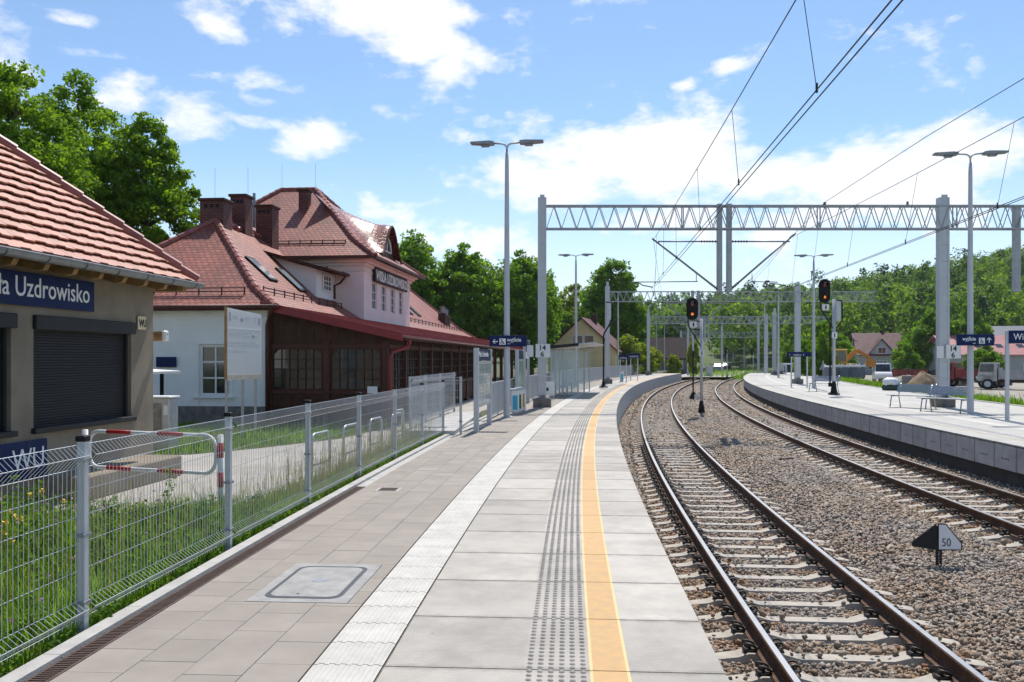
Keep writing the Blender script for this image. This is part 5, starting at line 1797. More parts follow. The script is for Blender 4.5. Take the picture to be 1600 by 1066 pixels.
# ================================================================ BENCHES
def bench(label, loc, rz):
    root = thing('bench', label, 'bench', loc, rz, 'steel benches on the far platform')
    q = MB()
    for k_ in range(5): q.box(-.26 + k_ * .105, -.17 + k_ * .105, 0, 1.75, .44, .465, bev=.005)
    q.build('seat', M['steel'], root)
    q = MB()
    for k_ in range(4): q.hexa([(.27 + k_ * .03, .1, .56 + k_ * .075), (.295 + k_ * .03, .1, .56 + k_ * .075), (.295 + k_ * .03, 1.65, .56 + k_ * .075), (.27 + k_ * .03, 1.65, .56 + k_ * .075)], [(.29 + k_ * .03, .1, .625 + k_ * .075), (.315 + k_ * .03, .1, .625 + k_ * .075), (.315 + k_ * .03, 1.65, .625 + k_ * .075), (.29 + k_ * .03, 1.65, .625 + k_ * .075)])
    q.build('backrest', M['steel'], root)
    for y in (.2, 1.55):
        q = MB()
        q.tube([(-.34, y, 0), (-.24, y, .43)], .024, 6); q.tube([(.36, y, 0), (.24, y, .45), (.42, y, .88)], .024, 6); q.tube([(-.27, y, .425), (.26, y, .425)], .022, 6)
        q.build('leg', M['steel'], root, smooth=True)
    return root
b1 = bench('steel bench nearest the lamp post with the exit sign', (15.1, 28.6, 0), -.42)
b1.rotation_euler = (0, 0, .62)
dup(b1, (15.1, 31.0, 0), .62, 'steel bench left of the gantry post on the far platform')
dup(b1, (17.3, 46.2, 0), .62, 'small distant steel bench behind the platform signal')

# ================================================================ GANTRIES
def truss(b, x0, x1, zt, zb, dep, step, r=.035):
    for y in (-dep / 2, dep / 2):
        for z in (zt, zb): b.bar((x0, y, z), (x1, y, z), r * 2.1, r * 2.1)
        n = int((x1 - x0) / step)
        for i in range(n):
            a = x0 + (x1 - x0) * i / n; c = x0 + (x1 - x0) * (i + 1) / n; mm = (a + c) / 2
            b.bar((a, y, zb), (mm, y, zt), r); b.bar((mm, y, zt), (c, y, zb), r)
            if i % 9 == 8: b.bar((c, y, zb), (c, y, zt), r * 1.4)
    n = int((x1 - x0) / (step * 1.3))
    for i in range(n + 1):
        a = x0 + (x1 - x0) * i / n; c = x0 + (x1 - x0) * min(n, i + 1) / n
        for z in (zt, zb):
            b.bar((a, -dep / 2, z), (a, dep / 2, z), r * .8)
            if i < n: b.bar((a, -dep / 2, z), (c, dep / 2, z), r * .6)


def hpost(w, d, h, z0=0.0):
    b = MB()
    for sx in (-1, 1): b.box(sx * w / 2 - .035, sx * w / 2 + .035, -d / 2, d / 2, z0, h)
    for z in np.arange(z0 + .2, h - .1, .62): b.box(-w / 2 + .035, w / 2 - .035, -d / 2 + .012, -d / 2 + .024, z, z + .61)
    b.box(-w / 2 + .035, w / 2 - .035, -.02, .02, z0, h - .02)
    return b


def insul(b, p, q, r=.045, n=5):
    p, q = Vector(p), Vector(q)
    for i in range(n):
        c = p.lerp(q, (i + .5) / n); d = (q - p).normalized() * .012
        b.tube([c - d, c + d], r, 8)
    b.tube([p, q], r * .45, 6)


def gantry(label, Y, pl, pr, pend, ztop, zbot, hpostz, step, detail, drop):
    xl, xr, xe = [(p - 800) * Y / F for p in (pl, pr, pend)]
    root = thing('overhead_gantry', label, 'catenary gantry', (xl, Y, 0), 0)
    O = Vector((xl, Y, 0))
    for x, w in ((0, .24), (xr - xl, .30)):
        o = hpost(w, .30, hpostz, .25).build('post', M['grey_paint'], root); o.location = (x, 0, 0)
        q = MB(); q.box(-.33, .33, -.33, .33, -.05, .34, bev=.03); c = q.build('footing', M['plinth'], o)
    b = MB(); truss(b, .16, xe - xl, ztop, zbot, .30, step, .026 if detail else .04); b.build('beam', M['gantry'], root)
    if drop:
        for pxd in drop[0]:
            x = (pxd - 800) * Y / F - xl
            q = MB(); q.box(x - .085, x + .085, -.11, .11, drop[1], ztop + .08); q.build('drop_post', M['gantry'], root)
    return root, O


g1, O1 = gantry('large lattice overhead gantry spanning both tracks in the foreground', 32.4, 847, 1473, 1610, 7.47, 6.62, 7.78, .56, True, ((1124, 1139), 4.28))
Yg = 32.4


def G(px, py): return P(px, py, Yg) - O1


q = MB(); q.box((1588 - 800) * Yg / F - O1.x - .1, (1588 - 800) * Yg / F - O1.x + .1, -.12, .12, 4.3, 7.5)
q.build('drop_post', M['gantry'], g1)
for sg, dpx, far_px, mxy in ((-1, 1124, 1022, 375), (1, 1139, 1240, 367)):
    q = MB()
    a, e_ = G(dpx + sg * 3, 452), G(far_px, mxy)
    q.tube([a.lerp(e_, .12), e_ + (e_ - a) * .03], .038, 8); q.tube([G(dpx + sg * 30, 377.5), G(far_px + sg * -6, 377.5)], .028, 8)
    y0 = G(dpx + sg * 34, 439)
    q.tube([G(dpx + sg * 34, 440), G(far_px - sg * 3 + (-42 if sg < 0 else -22), 441)], .022, 6)
    q.tube([G(dpx + sg * 36, 428), G(dpx + sg * 36, 440)], .015, 5)
    o = q.build('cantilever', M['gal_dark'], g1, smooth=True)
    q = MB(); insul(q, a, a.lerp(e_, .12), .06, 5); insul(q, G(dpx + sg * 4, 377.5), G(dpx + sg * 30, 377.5), .05, 6); q.build('insulator', M['wood_dark'], o)
    q = MB()
    if sg < 0: q.tube([G(1000, 443), G(1004, 446), G(1020, 449)], .022, 6); q.tube([G(990, 441), G(1000, 443)], .018, 6)
    else: q.tube([G(1196, 440), G(1199, 448), G(1203, 443), G(1216, 444), G(1231, 448)], .022, 6); q.tube([G(1196, 440), G(1202, 440)], .045, 6)
    q.build('steady_arm', M['dark'], o, smooth=True)
q = MB(); insul(q, G(1288, 323), G(1289, 316), .06, 3); insul(q, G(1418, 321), G(1418, 315), .05, 3); q.build('insulator', M['wood_dark'], g1)
def num_plate(parent, x, y, z, a, b_, s):
    q = MB(); q.box(x - .30 * s, x + .30 * s, y - .02, y, z, z + .56 * s, bev=.01); pl = q.build('number_plate', M['white'], parent)
    text(a, .30 * s, pl, (x - .02, y - .023, z + .30 * s), FRONT, M['letter_black'], align='CENTER', bold=.006)
    text(b_, .30 * s, pl, (x - .02, y - .023, z + .04 * s), FRONT, M['letter_black'], align='CENTER', bold=.006)
    q = MB(); q.box(x - .30 * s - .32, x - .30 * s - .08, y + .0, y + .02, z + .02, z + .5 * s); q.build('side_plate', M['white'], pl)
num_plate(g1, 0.02, -.20, 1.84, '14', '6', .9)
num_plate(g1, (1485 - 1473 + 626) * Yg / F, -.22, 1.80, '14', '6', .92)
g2, O2 = gantry('second overhead gantry beyond the two colour light signals', 62, 949, 1246, 1369, 6.55, 5.85, 6.95, .48, True, ((1082, 1091), 4.0))
g3, O3 = gantry('third overhead gantry small in the distance', 95, 1013, 1210, 1292, 6.35, 5.6, 6.8, .6, False, ((1101, 1107), 3.6))
g4, O4 = gantry('faintest overhead gantry at the end of the platforms', 150, 1064, 1196, 1216, 6.2, 5.4, 6.6, .9, False, None)
for g_, O_, Y_, sc in ((g2, O2, 62, .5), (g3, O3, 95, .35)):
    cxp = 1087 if g_ is g2 else 1104
    for sg in (-1, 1):
        q = MB()
        f_ = 62 / Y_
        x0 = (cxp - 800) * Y_ / F - O_.x
        q.tube([(x0 + sg * .2, 0, 4.1), (x0 + sg * 2.4, 0, 6.0)], .05, 6); q.tube([(x0 + sg * .2, 0, 5.7), (x0 + sg * 2.2, 0, 5.75)], .035, 6); q.tube([(x0 + sg * 1.0, 0, 4.75), (x0 + sg * 3.0, 0, 4.7)], .03, 6)
        q.build('cantilever', M['gal_dark'], g_)
mastp = None
for i, (px, Y, top, lab) in enumerate(((1185, 118, 7.2, 'slim grey catenary mast left of the far lamp posts'), (1198, 108, 7.4, 'slim grey catenary mast right of the far signal'), (1075, 128, 7.0, 'slim grey mast beyond the first track signal'), (1128, 140, 6.6, 'slim grey mast between the two distant red signals'), (1163, 175, 7, 'distant slim mast near the vanishing tracks'), (1146, 190, 7, 'faint slim mast left of the vanishing tracks'))):
    x = (px - 800) * Y / F
    if mastp is None:
        mastp = thing('catenary_mast', lab, 'mast', (x, Y, -.9), 0, 'slim catenary masts in the distance')
        hpost(.2, .2, 8.0).build('post', M['grey_paint'], mastp)
        q = MB(); q.tube([(0, 0, 7.2), (-2.4, 0, 7.4)], .04, 6); q.tube([(0, 0, 6.2), (-2.2, 0, 7.3)], .04, 6); q.build('cantilever', M['gal_dark'], mastp)
    else: dup(mastp, (x, Y, -.9), 0, lab)

# ================================================================ OVERHEAD WIRES
def wires(label, sup, mess, cont, two, droppers, group=None):
    root = thing('overhead_line', label, 'overhead line', (sup[0][0], sup[0][1], 0))
    O = Vector((sup[0][0], sup[0][1], 0))
    def line(kind, pts, sag, r, dxo=0.0):
        out = []
        for (a, b_) in zip(pts[:-1], pts[1:]):
            a, b_ = Vector(a), Vector(b_)
            n = 10
            for i in range(n):
                t = i / n
                p = a.lerp(b_, t); p.z -= sag * 4 * t * (1 - t); p.x += dxo
                out.append(p - O)
        out.append(Vector(pts[-1]) + Vector((dxo, 0, 0)) - O)
        q = MB(); q.tube(out, r, 5); q.build(kind, M['dark'], root)
    line('messenger_wire', mess, .35, .0075)
    line('contact_wire', cont, 0, .0078)
    if two: line('contact_wire', cont, 0, .0078, .085)
    for (sp, t) in droppers:
        a, b_ = Vector(mess[sp]), Vector(mess[sp + 1]); p = a.lerp(b_, t); p.z -= .35 * 4 * t * (1 - t)
        c, d = Vector(cont[sp]), Vector(cont[sp + 1]); r_ = c.lerp(d, t)
        q = MB(); q.tube([p - O, r_ - O], .0045, 4); q.tube([r_ - O - Vector((0, 0, .03)), r_ - O + Vector((0, 0, .07))], .014, 5); q.build('dropper', M['dark'], root)


m32, c32 = P(1021, 375, Yg), P(1018, 450, Yg)
t1 = lambda y: EX(y) + A1 * 1.0
mess1 = [(-.36, -26, 5.63), tuple(m32), (t1(62) + .1, 62, 5.95), (t1(95), 95, 5.9), (t1(150), 150, 5.7), (t1(240), 240, 5.4)]
cont1 = [(.125, -26, 4.85), tuple(c32), (t1(62) - .15, 62, 4.65), (t1(95), 95, 4.6), (t1(150), 150, 4.5), (t1(240), 240, 4.4)]
wires('overhead line of messenger and twin contact wires above the nearer track', [(-.36, -26)], mess1, cont1, True, [(0, .60), (0, .68), (0, .76), (0, .845), (0, .915), (0, .97), (1, .15), (1, .4), (1, .65), (1, .88), (2, .3), (2, .7)])
m2, c2_ = P(1235, 372, Yg), P(1226, 453, Yg)
t2 = lambda y: EX(y) + a2(y)
mess2 = [(5.6, -24, 6.35), tuple(m2), (t2(62), 62, 5.95), (t2(95), 95, 5.9), (t2(150), 150, 5.7)]
cont2 = [(5.1, -24, 4.85), tuple(c2_), (t2(62), 62, 4.65), (t2(95), 95, 4.6), (t2(150), 150, 4.5)]
wires('overhead line of messenger and twin contact wires above the farther track', [(5.6, -24)], mess2, cont2, True, [(0, .70), (0, .78), (0, .86), (0, .93), (0, .98), (1, .2), (1, .5), (1, .8)])
fd_ = thing('feeder_wire', 'single feeder wire resting on an insulator on top of the gantry beam', 'wire', (9.4, -20, 0))
q = MB(); q.tube([Vector(p) - Vector((9.4, -20, 0)) for p in ((9.4, -20, 8.0), tuple(P(1450, 212, 22)), tuple(P(1289, 316, Yg)), (16.5, 62, 6.9))], .009, 5); q.build('wire', M['dark'], fd_)

# ================================================================ SIGNALS
def signal(label, loc, zbase, htop, head_dx, hz0, hz1, lit, plate=True, s=1.0):
    root = thing('railway_signal', label, 'railway signal', (loc[0], loc[1], zbase), 0)
    H = htop - zbase
    q = MB(); q.tube([(0, 0, .1), (0, 0, H)], .075 * s, 10); q.build('pole', M['grey_paint'], root, smooth=True)
    q = MB(); q.lathe([(.30 * s, -.05), (.30 * s, .06), (.17 * s, .12), (.09 * s, .62), (.085 * s, .66)], 10); q.build('base', M['black'], root)
    w, z0, z1 = .285 * s, hz0 - zbase, hz1 - zbase
    ol = [(head_dx + w * math.cos(t), z1 - w + w * math.sin(t)) for t in np.linspace(0, math.pi, 12)] + [(head_dx + w * math.cos(t), z0 + w + w * math.sin(t)) for t in np.linspace(math.pi, 2 * math.pi, 12)]
    q = MB(); q.prism(ol, 'y', -.03, .02); hd = q.build('signal_head', M['black'], root)
    q = MB(); q.box(head_dx - .16 * s, head_dx + .16 * s, .02, .3, z0 + .12, z1 - .12, bev=.03); q.build('lamp_case', M['black'], hd)
    for i, zz_ in enumerate((z1 - .30 * s, z0 + .30 * s)):
        on = lit[i]
        q = MB(); q.cyl((head_dx, -.035, zz_), (head_dx, -.05, zz_), .10 * s if not on else .07 * s, n=14); ln = q.build('lens', M['lens_lit'] if on else M['lens_red'], hd)
        q = MB()
        a_ = [(head_dx + .125 * s * math.cos(t), zz_ + .125 * s * math.sin(t)) for t in np.linspace(-.3, math.pi + .3, 12)]
        for (p, r_) in zip(a_[:-1], a_[1:]): q.poly([(p[0], -.03, p[1]), (r_[0], -.03, r_[1]), (head_dx + (r_[0] - head_dx) * .95, -.26, zz_ + (r_[1] - zz_) * .95 - .03), (head_dx + (p[0] - head_dx) * .95, -.26, zz_ + (p[1] - zz_) * .95 - .03)])
        q.build('hood', M['black'], ln)
    q = MB(); q.tube([(head_dx - .2 * s, 0, z0 + .1), (head_dx - .2 * s, 0, z0 - .25), (-.02, 0, z0 - 1.3)], .035, 6)
    q.bar((head_dx, .05, z0 - .05), (0, .05, z0 - .05), .06); q.bar((head_dx, .05, z0 - .45), (0, .05, z0 - .45), .05)
    q.build('bracket', M['dark'], root)
    if plate:
        q = MB(); q.box(head_dx - .12, head_dx + .22, -.04, .02, z0 - .36, z0 - .06, bev=.01); q.build('junction_box', M['white'], root)
        q = MB(); q.box(head_dx + .02, head_dx + .09, -.046, -.041, z0 - .30, z0 - .12); q.build('plate_mark', M['black'], root)
        q = MB(); q.box(-.13, .13, -.10, -.08, z0 - 1.75, z0 - 1.45); pl = q.build('number_plate', M['white'], root)
        q = MB(); q.box(-.025, .025, -.104, -.101, z0 - 1.70, z0 - 1.50); q.build('plate_mark', M['black'], pl)
    return root


pA = P(1096, 645, 42.3)
sA = signal('two-lamp colour light signal with lit orange lamp standing in the ballast between the tracks', (pA.x, 42.3), -.92, 3.75, -.45, 3.66, 4.76, (False, True))
pB = P(1303, 616, 43.2)
sB = signal('two-lamp colour light signal standing on the far platform', (pB.x, 43.2), 0, 4.75, -.47, 4.55, 5.75, (False, True))
q = MB(); q.box(.1, .32, -.1, .1, 3.65, 4.65, bev=.01); q.build('ladder_cage', M['galv'], sB)
q = MB(); q.tube([(.1, -.1, 4.68), (.34, -.1, 4.66), (.37, -.1, 4.5), (.37, -.1, 3.7), (.1, -.1, 3.3)], .035, 6); q.build('cage_rail', M['black'], sB)
q = MB(); q.tube([(-.16, .1, .4), (-.16, .1, 3.6)], .04, 6); q.box(-.22, -.08, .02, .18, .4, .6); q.build('cable_duct', M['black'], sB)
pC = P(1136, 580, 108)
signal('small distant signal with dim red lamp left of the vanishing tracks', (pC.x, 108), -.9, 2.9, -.1, 2.3, 3.2, (False, False), False, .8)
pD = P(1177, 580, 118)
signal('small distant dark signal beside the vanishing tracks', (pD.x, 118), -.9, 2.7, -.1, 2.2, 3.1, (False, False), False, .8)
sg_ = thing('signal_pole', 'thin black signal pole with a small box at its foot behind the track signal', 'pole', (P(1083, 626, 56.9).x, 56.9, -.95))
q = MB(); q.tube([(0, 0, 0), (0, 0, 3.3)], .05, 8); q.build('pole', M['black'], sg_)
q = MB(); q.tube([(0, 0, 3.25), (-.05, 0, 5.0)], .06, 8); q.build('mast_top', M['grey_paint'], sg_)
q = MB(); q.prism([(-.32, 0), (.32, 0), (.1, .55), (-.05, .55)], 'y', -.18, .18); q.build('foot_box', M['black'], sg_)
q = MB(); q.box(.05, .28, -.2, -.185, .1, .42); q.build('plate', M['white'], sg_)
rs = thing('railway_signal', 'back of a black signal on a bent black pole on the near platform', 'railway signal', (P(943, 606, 54).x, 54, 0))
q = MB(); q.tube([(0, 0, 0), (0, 0, 3.25), (.12, 0, 3.5), (.50, 0, 4.1), (.55, 0, 4.3), (.55, 0, 5.1), (.45, 0, 5.3), (.15, 0, 5.3)], .05, 8); q.build('pole', M['black'], rs)
q = MB(); q.lathe([(.28, -.02), (.28, .06), (.12, .12), (.08, .4)], 10); q.build('base', M['black'], rs)
q = MB(); q.box(.17, .46, -.1, .15, 4.2, 5.25, bev=.02); q.build('back_cage', M['galv'], rs)
# speed board
sb_ = thing('speed_board', 'small wedge-shaped speed board reading 50 on a short post in the ballast', 'sign', (P(1466, 876, 11.3).x, 11.3, -.92), 0)
q = MB(); q.prism([(-.29, .27), (.0, .25), (.0, .57), (-.03, .58), (-.29, .33)], 'y', -.02, .02)
q = MB(); q.hexa([(-.29, .10, .27), (0, 0, .235), (0, .015, .235), (-.29, .115, .27)], [(-.29, .10, .33), (-.02, 0, .585), (-.02, .015, .585), (-.29, .115, .33)]); q.build('side_face', M['dark'], sb_)
q = MB(); q.prism([(0, .235), (.31, .235), (.31, .33), (.10, .585), (0, .585)], 'y', 0, .015); fc = q.build('number_face', M['dark'], sb_)
q = MB(); q.poly([(.008, -.003, .250), (.295, -.003, .250), (.295, -.003, .325), (.095, -.003, .570), (.008, -.003, .570)]); q.build('white_field', mat('weathered white enamel', (.86, .86, .85), .5, var=.04), fc)
text('50', .150, fc, (.04, -.006, .29), FRONT, M['letter_black'], sx=.84, bold=-.001)
q = MB(); q.bar((0, .03, -.15), (0, .03, .55), .03); q.bar((.045, .03, -.15), (.045, .03, .26), .025); q.build('post', M['dark'], sb_)
q = MB(); q.tube([P(1217, 718, 22.8), P(1238, 717, 22.9)], .035, 8)
tagit(q.build('cable_duct', M['dark']), 'short dark piece of duct lying on the ballast between the tracks', 'duct')

# ================================================================ VEGETATION
def leaves_np(cent, n_each, rad, size, flat=.75, seed=0, up=.35):
    r = np.random.default_rng(seed)
    n = len(cent) * n_each
    c = np.repeat(cent, n_each, 0)
    rd = np.repeat(rad, n_each)
    d = r.normal(size=(n, 3)); d /= np.linalg.norm(d, axis=1)[:, None]
    p = c + d * (rd * r.uniform(.25, 1.0, n) ** .6)[:, None] * np.array([1, 1, flat])
    return quads_at(p, size, r, up, d)


def quads_at(p, size, r, up=.35, out=None):
    n = len(p)
    nr = r.normal(size=(n, 3)); nr[:, 2] += up * 2
    if out is not None: nr += out * .8
    nr /= np.linalg.norm(nr, axis=1)[:, None]
    t = np.cross(nr, r.normal(size=(n, 3))); t /= np.linalg.norm(t, axis=1)[:, None]
    b = np.cross(nr, t)
    s = (size * np.exp(r.normal(0, .25, n)))[:, None]
    t = t * s; b = b * s * .62
    v = np.stack([p - t, p - b * .9 + t * .1, p + t, p + b * .9 + t * .1], 1).reshape(-1, 3)
    f = np.arange(n * 4).reshape(-1, 4)
    return v, f


def tree(name, label, loc, h, base, rx, n_cl, n_each, lsize, m, seed, group=None, cl=.95, trunk=.22, ry=None, cat='tree', lobes=7):
    """trunk with limbs (one mesh) and a crown of many leaf sized faces gathered in uneven clumps"""
    r = np.random.default_rng(seed)
    root = thing(name, label, cat, loc, r.uniform(0, 6.28) * 0, group)
    zc, rz_ = (h + base) / 2, (h - base) / 2
    ry = ry or rx
    L = r.normal(size=(lobes, 3)); L /= np.linalg.norm(L, axis=1)[:, None]; La = r.uniform(-.22, .30, lobes)
    d = r.normal(size=(n_cl, 3)); d /= np.linalg.norm(d, axis=1)[:, None]
    k_ = 1 + (np.exp(-4 * (1 - d @ L.T)) * La).sum(1)
    rr = r.uniform(.12, 1, n_cl) ** .42 * k_ * .92
    cent = np.stack([d[:, 0] * rx * rr, d[:, 1] * ry * rr, zc + d[:, 2] * rz_ * rr], 1)
    # narrower towards the top
    f_ = np.clip((cent[:, 2] - base) / (h - base), 0, 1)
    w = np.interp(f_, [0, .15, .45, .8, 1.0], [.75, .98, 1.05, .82, .5])
    cent[:, 0] *= w; cent[:, 1] *= w
    rad = r.uniform(.55, 1.25, n_cl) * cl
    v, f = leaves_np(cent, n_each, rad, lsize, .7, seed + 5)
    np_mesh('crown', v, f, m, root)
    b = MB()
    lean = r.normal(0, .03, 2)
    pts = [Vector((lean[0] * z, lean[1] * z, z)) for z in np.linspace(-.3, h * .82, 7)]
    b.tube(pts, [trunk * x for x in (1.25, 1.0, .85, .7, .5, .32, .12)], 8)
    for i in range(16):
        c = cent[r.integers(n_cl)]
        z0 = max(base * .55, min(c[2] - (.5 + .5 * math.hypot(c[0], c[1])), h * .7))
        if z0 > c[2]: continue
        s_ = Vector((lean[0] * z0, lean[1] * z0, z0)); e_ = Vector(c)
        md = s_.lerp(e_, .5) + Vector((0, 0, -.08 * (e_ - s_).length))
        b.tube([s_, md, e_], [trunk * .42, trunk * .28, trunk * .10], 6)
    b.build('trunk', M['bark'], root, smooth=True)
    return root


# tall trees behind the kiosk
tree('lime_tree', 'tall tree at the left edge of the picture rising behind the kiosk roof', (-18.6, 31.5, LZ), 13.2, 3.2, 2.9, 260, 150, .085, M['leaf_a'], 11, trunk=.3, cl=.58)
tree('lime_tree', 'tall leafy tree with visible limbs just right of the kiosk roof ridge', (-18.4, 36.5, LZ), 13.6, 3.0, 2.65, 270, 150, .088, M['leaf_a'], 12, trunk=.3, cl=.55)
tree('lime_tree', 'tall round headed tree left of the station chimneys', (-15.5, 37.0, LZ), 12.9, 2.4, 2.35, 260, 150, .088, M['leaf_a'], 13, trunk=.28, lobes=11, cl=.52)
tree('garden_shrub', 'broad shrub low behind the kiosk roof between tall trees', (-22.0, 44, LZ), 6.5, .5, 4.2, 60, 110, .16, M['leaf_b'], 14, cat='shrub')
# park trees behind the station, from left to right
tA = tree('maple_tree', 'leafy park tree rising right behind the pink upper storey of the station', (-9.2, 78, LZ), 13.6, 2.0, 3.9, 270, 85, .165, M['leaf_b'], 21, 'park trees behind the station', cl=.85, trunk=.32)
tB = tree('maple_tree', 'leafy park tree between the pink storey and the tall lamp post', (-4.6, 80, LZ), 12.6, 1.2, 4.1, 280, 85, .165, M['leaf_b'], 22, 'park trees behind the station', cl=.85, trunk=.3)
dup(tB, (.9, 83, LZ), 2.1, 'rounded park tree directly behind the tall lamp post', (1.03, 1.03, .98))
dup(tA, (2.0, 90, LZ), 1.2, 'dark park tree between the lamp post and the gantry post', (.86, .86, .92))
dup(tA, (-14.5, 84, LZ), 4.0, 'park tree mostly hidden behind the station ridge', (1.0, 1.0, .95))
dup(tB, (-8.0, 96, LZ), 3.3, 'park tree at the back seen between the leaf clumps', (1.2, 1.2, .9))
dup(tA, (6.6, 114, LZ), 3.5, 'low crowned tree behind the gable of the ochre house', (.8, .8, .64))
tree('maple_tree', 'large round headed tree right of the ochre house', (12.6, 110, LZ), 14.8, .8, 4.3, 320, 85, .19, M['leaf_b'], 23, cl=.95, trunk=.35)
tree('birch_tree', 'pale yellow green tree seen between the gantry post and the large round tree', (8.2, 122, LZ), 13.2, 1.5, 3.4, 80, 90, .20, M['leaf_c'], 24, trunk=.22)
sh1 = tree('garden_bush', 'bright yellow green bush right of the ochre house', (12.6, 95, -.4), 5.0, .2, 1.6, 62, 90, .14, M['leaf_c'], 31, 'bright bushes along the bar fence', cl=.6, trunk=.08, cat='bush')
dup(sh1, (16.6, 108, -.5), 1.7, 'rounded yellow green bush nearer the first track signal', (1.25, 1.25, .80))
dup(sh1, (15.0, 101, -.5), 2.9, 'middle yellow green bush of the row by the bar fence', (1.1, 1.1, .85))
dup(sh1, (21.6, 116, -.8), .7, 'small bright bush between the slim street lamps', (.6, .6, .65))
dup(sh1, (24.6, 118, -.8), 4.2, 'narrow reddish bush behind the first track signal pole', (.55, .55, 1.05))
# right-hand trees
tR = tree('field_tree', 'bushy dark tree behind the far platform signal', (32.8, 92, -1), 6.2, .1, 3.1, 190, 75, .15, M['leaf_b'], 41, 'trees round the yard', cl=.68, trunk=.2)
dup(tR, (29.2, 82, -1), 2.0, 'bright leafy shrub left of the yellow machine', (.42, .42, .78))
dup(tR, (58.6, 122, -1), 1.0, 'dark tree right of the red roofed house', (1.25, 1.25, 1.45))
dup(tR, (62.0, 118, -1), 3.0, 'tall tree behind the far gantry post', (1.2, 1.2, 1.5))
dup(tR, (60.0, 128, -1), 5.0, 'pale tree between the house and the gantry post', (1.0, 1.0, 1.25))
dup(tR, (56.0, 103, -1), 4.0, 'rounded shrub left of the pink roofed shed', (.75, .75, .72))
dup(tR, (52.6, 116, -1), 2.5, 'small rounded shrub beside the red roofed house', (.62, .62, .70))
dup(tR, (88, 128, -1), 1.5, 'tree rising behind the pink roofed shed', (1.4, 1.4, 1.5))
dup(tR, (74, 150, -1), 0.5, 'broad tree behind the trucks at the foot of the hill', (1.6, 1.6, 1.6))
dup(tR, (40.0, 122, -1), 0.2, 'tree left of the yellow machine behind the platform masts', (.85, .85, 1.0))


# wooded hill
def hill(x, y):
    qv = x / np.maximum(y, 1)
    H = np.interp(qv, [-.6, -.2, .05, .15, .22, .29, .37, .48, .59, .8, 1.2], [9, 8, 7, 8, 10, 12, 16, 22, 28, 34, 38])
    t = np.clip((y - 140) / 170, 0, 1)
    return -1.3 + H * t * t * (3 - 2 * t)


gx, gy = np.meshgrid(np.linspace(-200, 520, 110), np.linspace(138, 620, 70))
gv = np.stack([gx, gy, hill(gx, gy)], 2).reshape(-1, 3)
ii = np.arange(69)[:, None] * 110 + np.arange(109)[None]
gf = np.stack([ii, ii + 1, ii + 111, ii + 110], 2).reshape(-1, 4)
tagit(np_mesh('hills', gv, gf, M['ground'], smooth=True), kind='structure')


def forest(name, n, ysamp, qsamp, hh, quads, seed, m, lsize, pc=.18):
    r = np.random.default_rng(seed)
    y = r.uniform(*ysamp, n); x = r.uniform(*qsamp, n) * y
    z = hill(x, y)
    H = r.uniform(*hh, n); con = r.uniform(0, 1, n) < pc
    V = []
    for (fr, wd, zz_, k_) in ((0.5, 1.0, .52, .45), (.35, .75, .75, .30), (.25, .42, .92, .25)):
        k_n = int(quads * k_)
        c = np.stack([x, y, z + H * zz_], 1)
        R_ = H * .27 * wd * np.where(con, .62, 1)
        d = r.normal(size=(n, k_n, 3)); d /= np.linalg.norm(d, axis=2)[:, :, None]
        p = c[:, None] + d * (R_[:, None] * r.uniform(.45, 1.05, (n, k_n)))[:, :, None] * np.array([1, 1, .95])
        V.append(quads_at(p.reshape(-1, 3), lsize, r, .5, d.reshape(-1, 3))[0])
    v = np.concatenate(V)
    return tagit(np_mesh(name, v, np.arange(len(v)).reshape(-1, 4), m), kind='stuff')


forest('hill_forest', 800, (165, 330), (.235, .78), (8, 15), 230, 61, M['leaf_f'], .43)
forest('hill_forest', 130, (175, 330), (.235, .78), (11, 18), 230, 65, M['leaf_dark'], .36, .75)
forest('hill_forest', 360, (165, 330), (.235, .78), (9, 15), 210, 66, M['leaf_light'], .40, .05)
forest('hill_forest', 640, (300, 520), (.10, .32), (11, 18), 110, 62, M['leaf_f'], .75)
forest('hill_forest', 160, (190, 330), (.165, .20), (7, 12), 130, 63, M['leaf_f'], .5)
forest('hill_forest', 260, (200, 420), (-.35, .145), (9, 15), 110, 64, M['leaf_f'], .7)
mv, mf_ = [], []
mx = np.linspace(-600, 1600, 80)
for i, x in enumerate(mx):
    zt = 110 + 55 * math.exp(-((x - 430) / 190) ** 2) + 18 * math.sin(x * .011) + 9 * math.sin(x * .031)
    mv += [(x, 2500, -5), (x, 2900, zt), (x, 3400, -5)]
for i in range(79):
    for q_ in range(2): mf_.append((i * 3 + q_, i * 3 + 3 + q_, i * 3 + 4 + q_, i * 3 + 1 + q_))
tagit(np_mesh('distant_hills', np.array(mv), np.array(mf_), mat('distant wooded slope', (.055, .10, .055), .95, var=.3, scale=.01)), kind='structure')


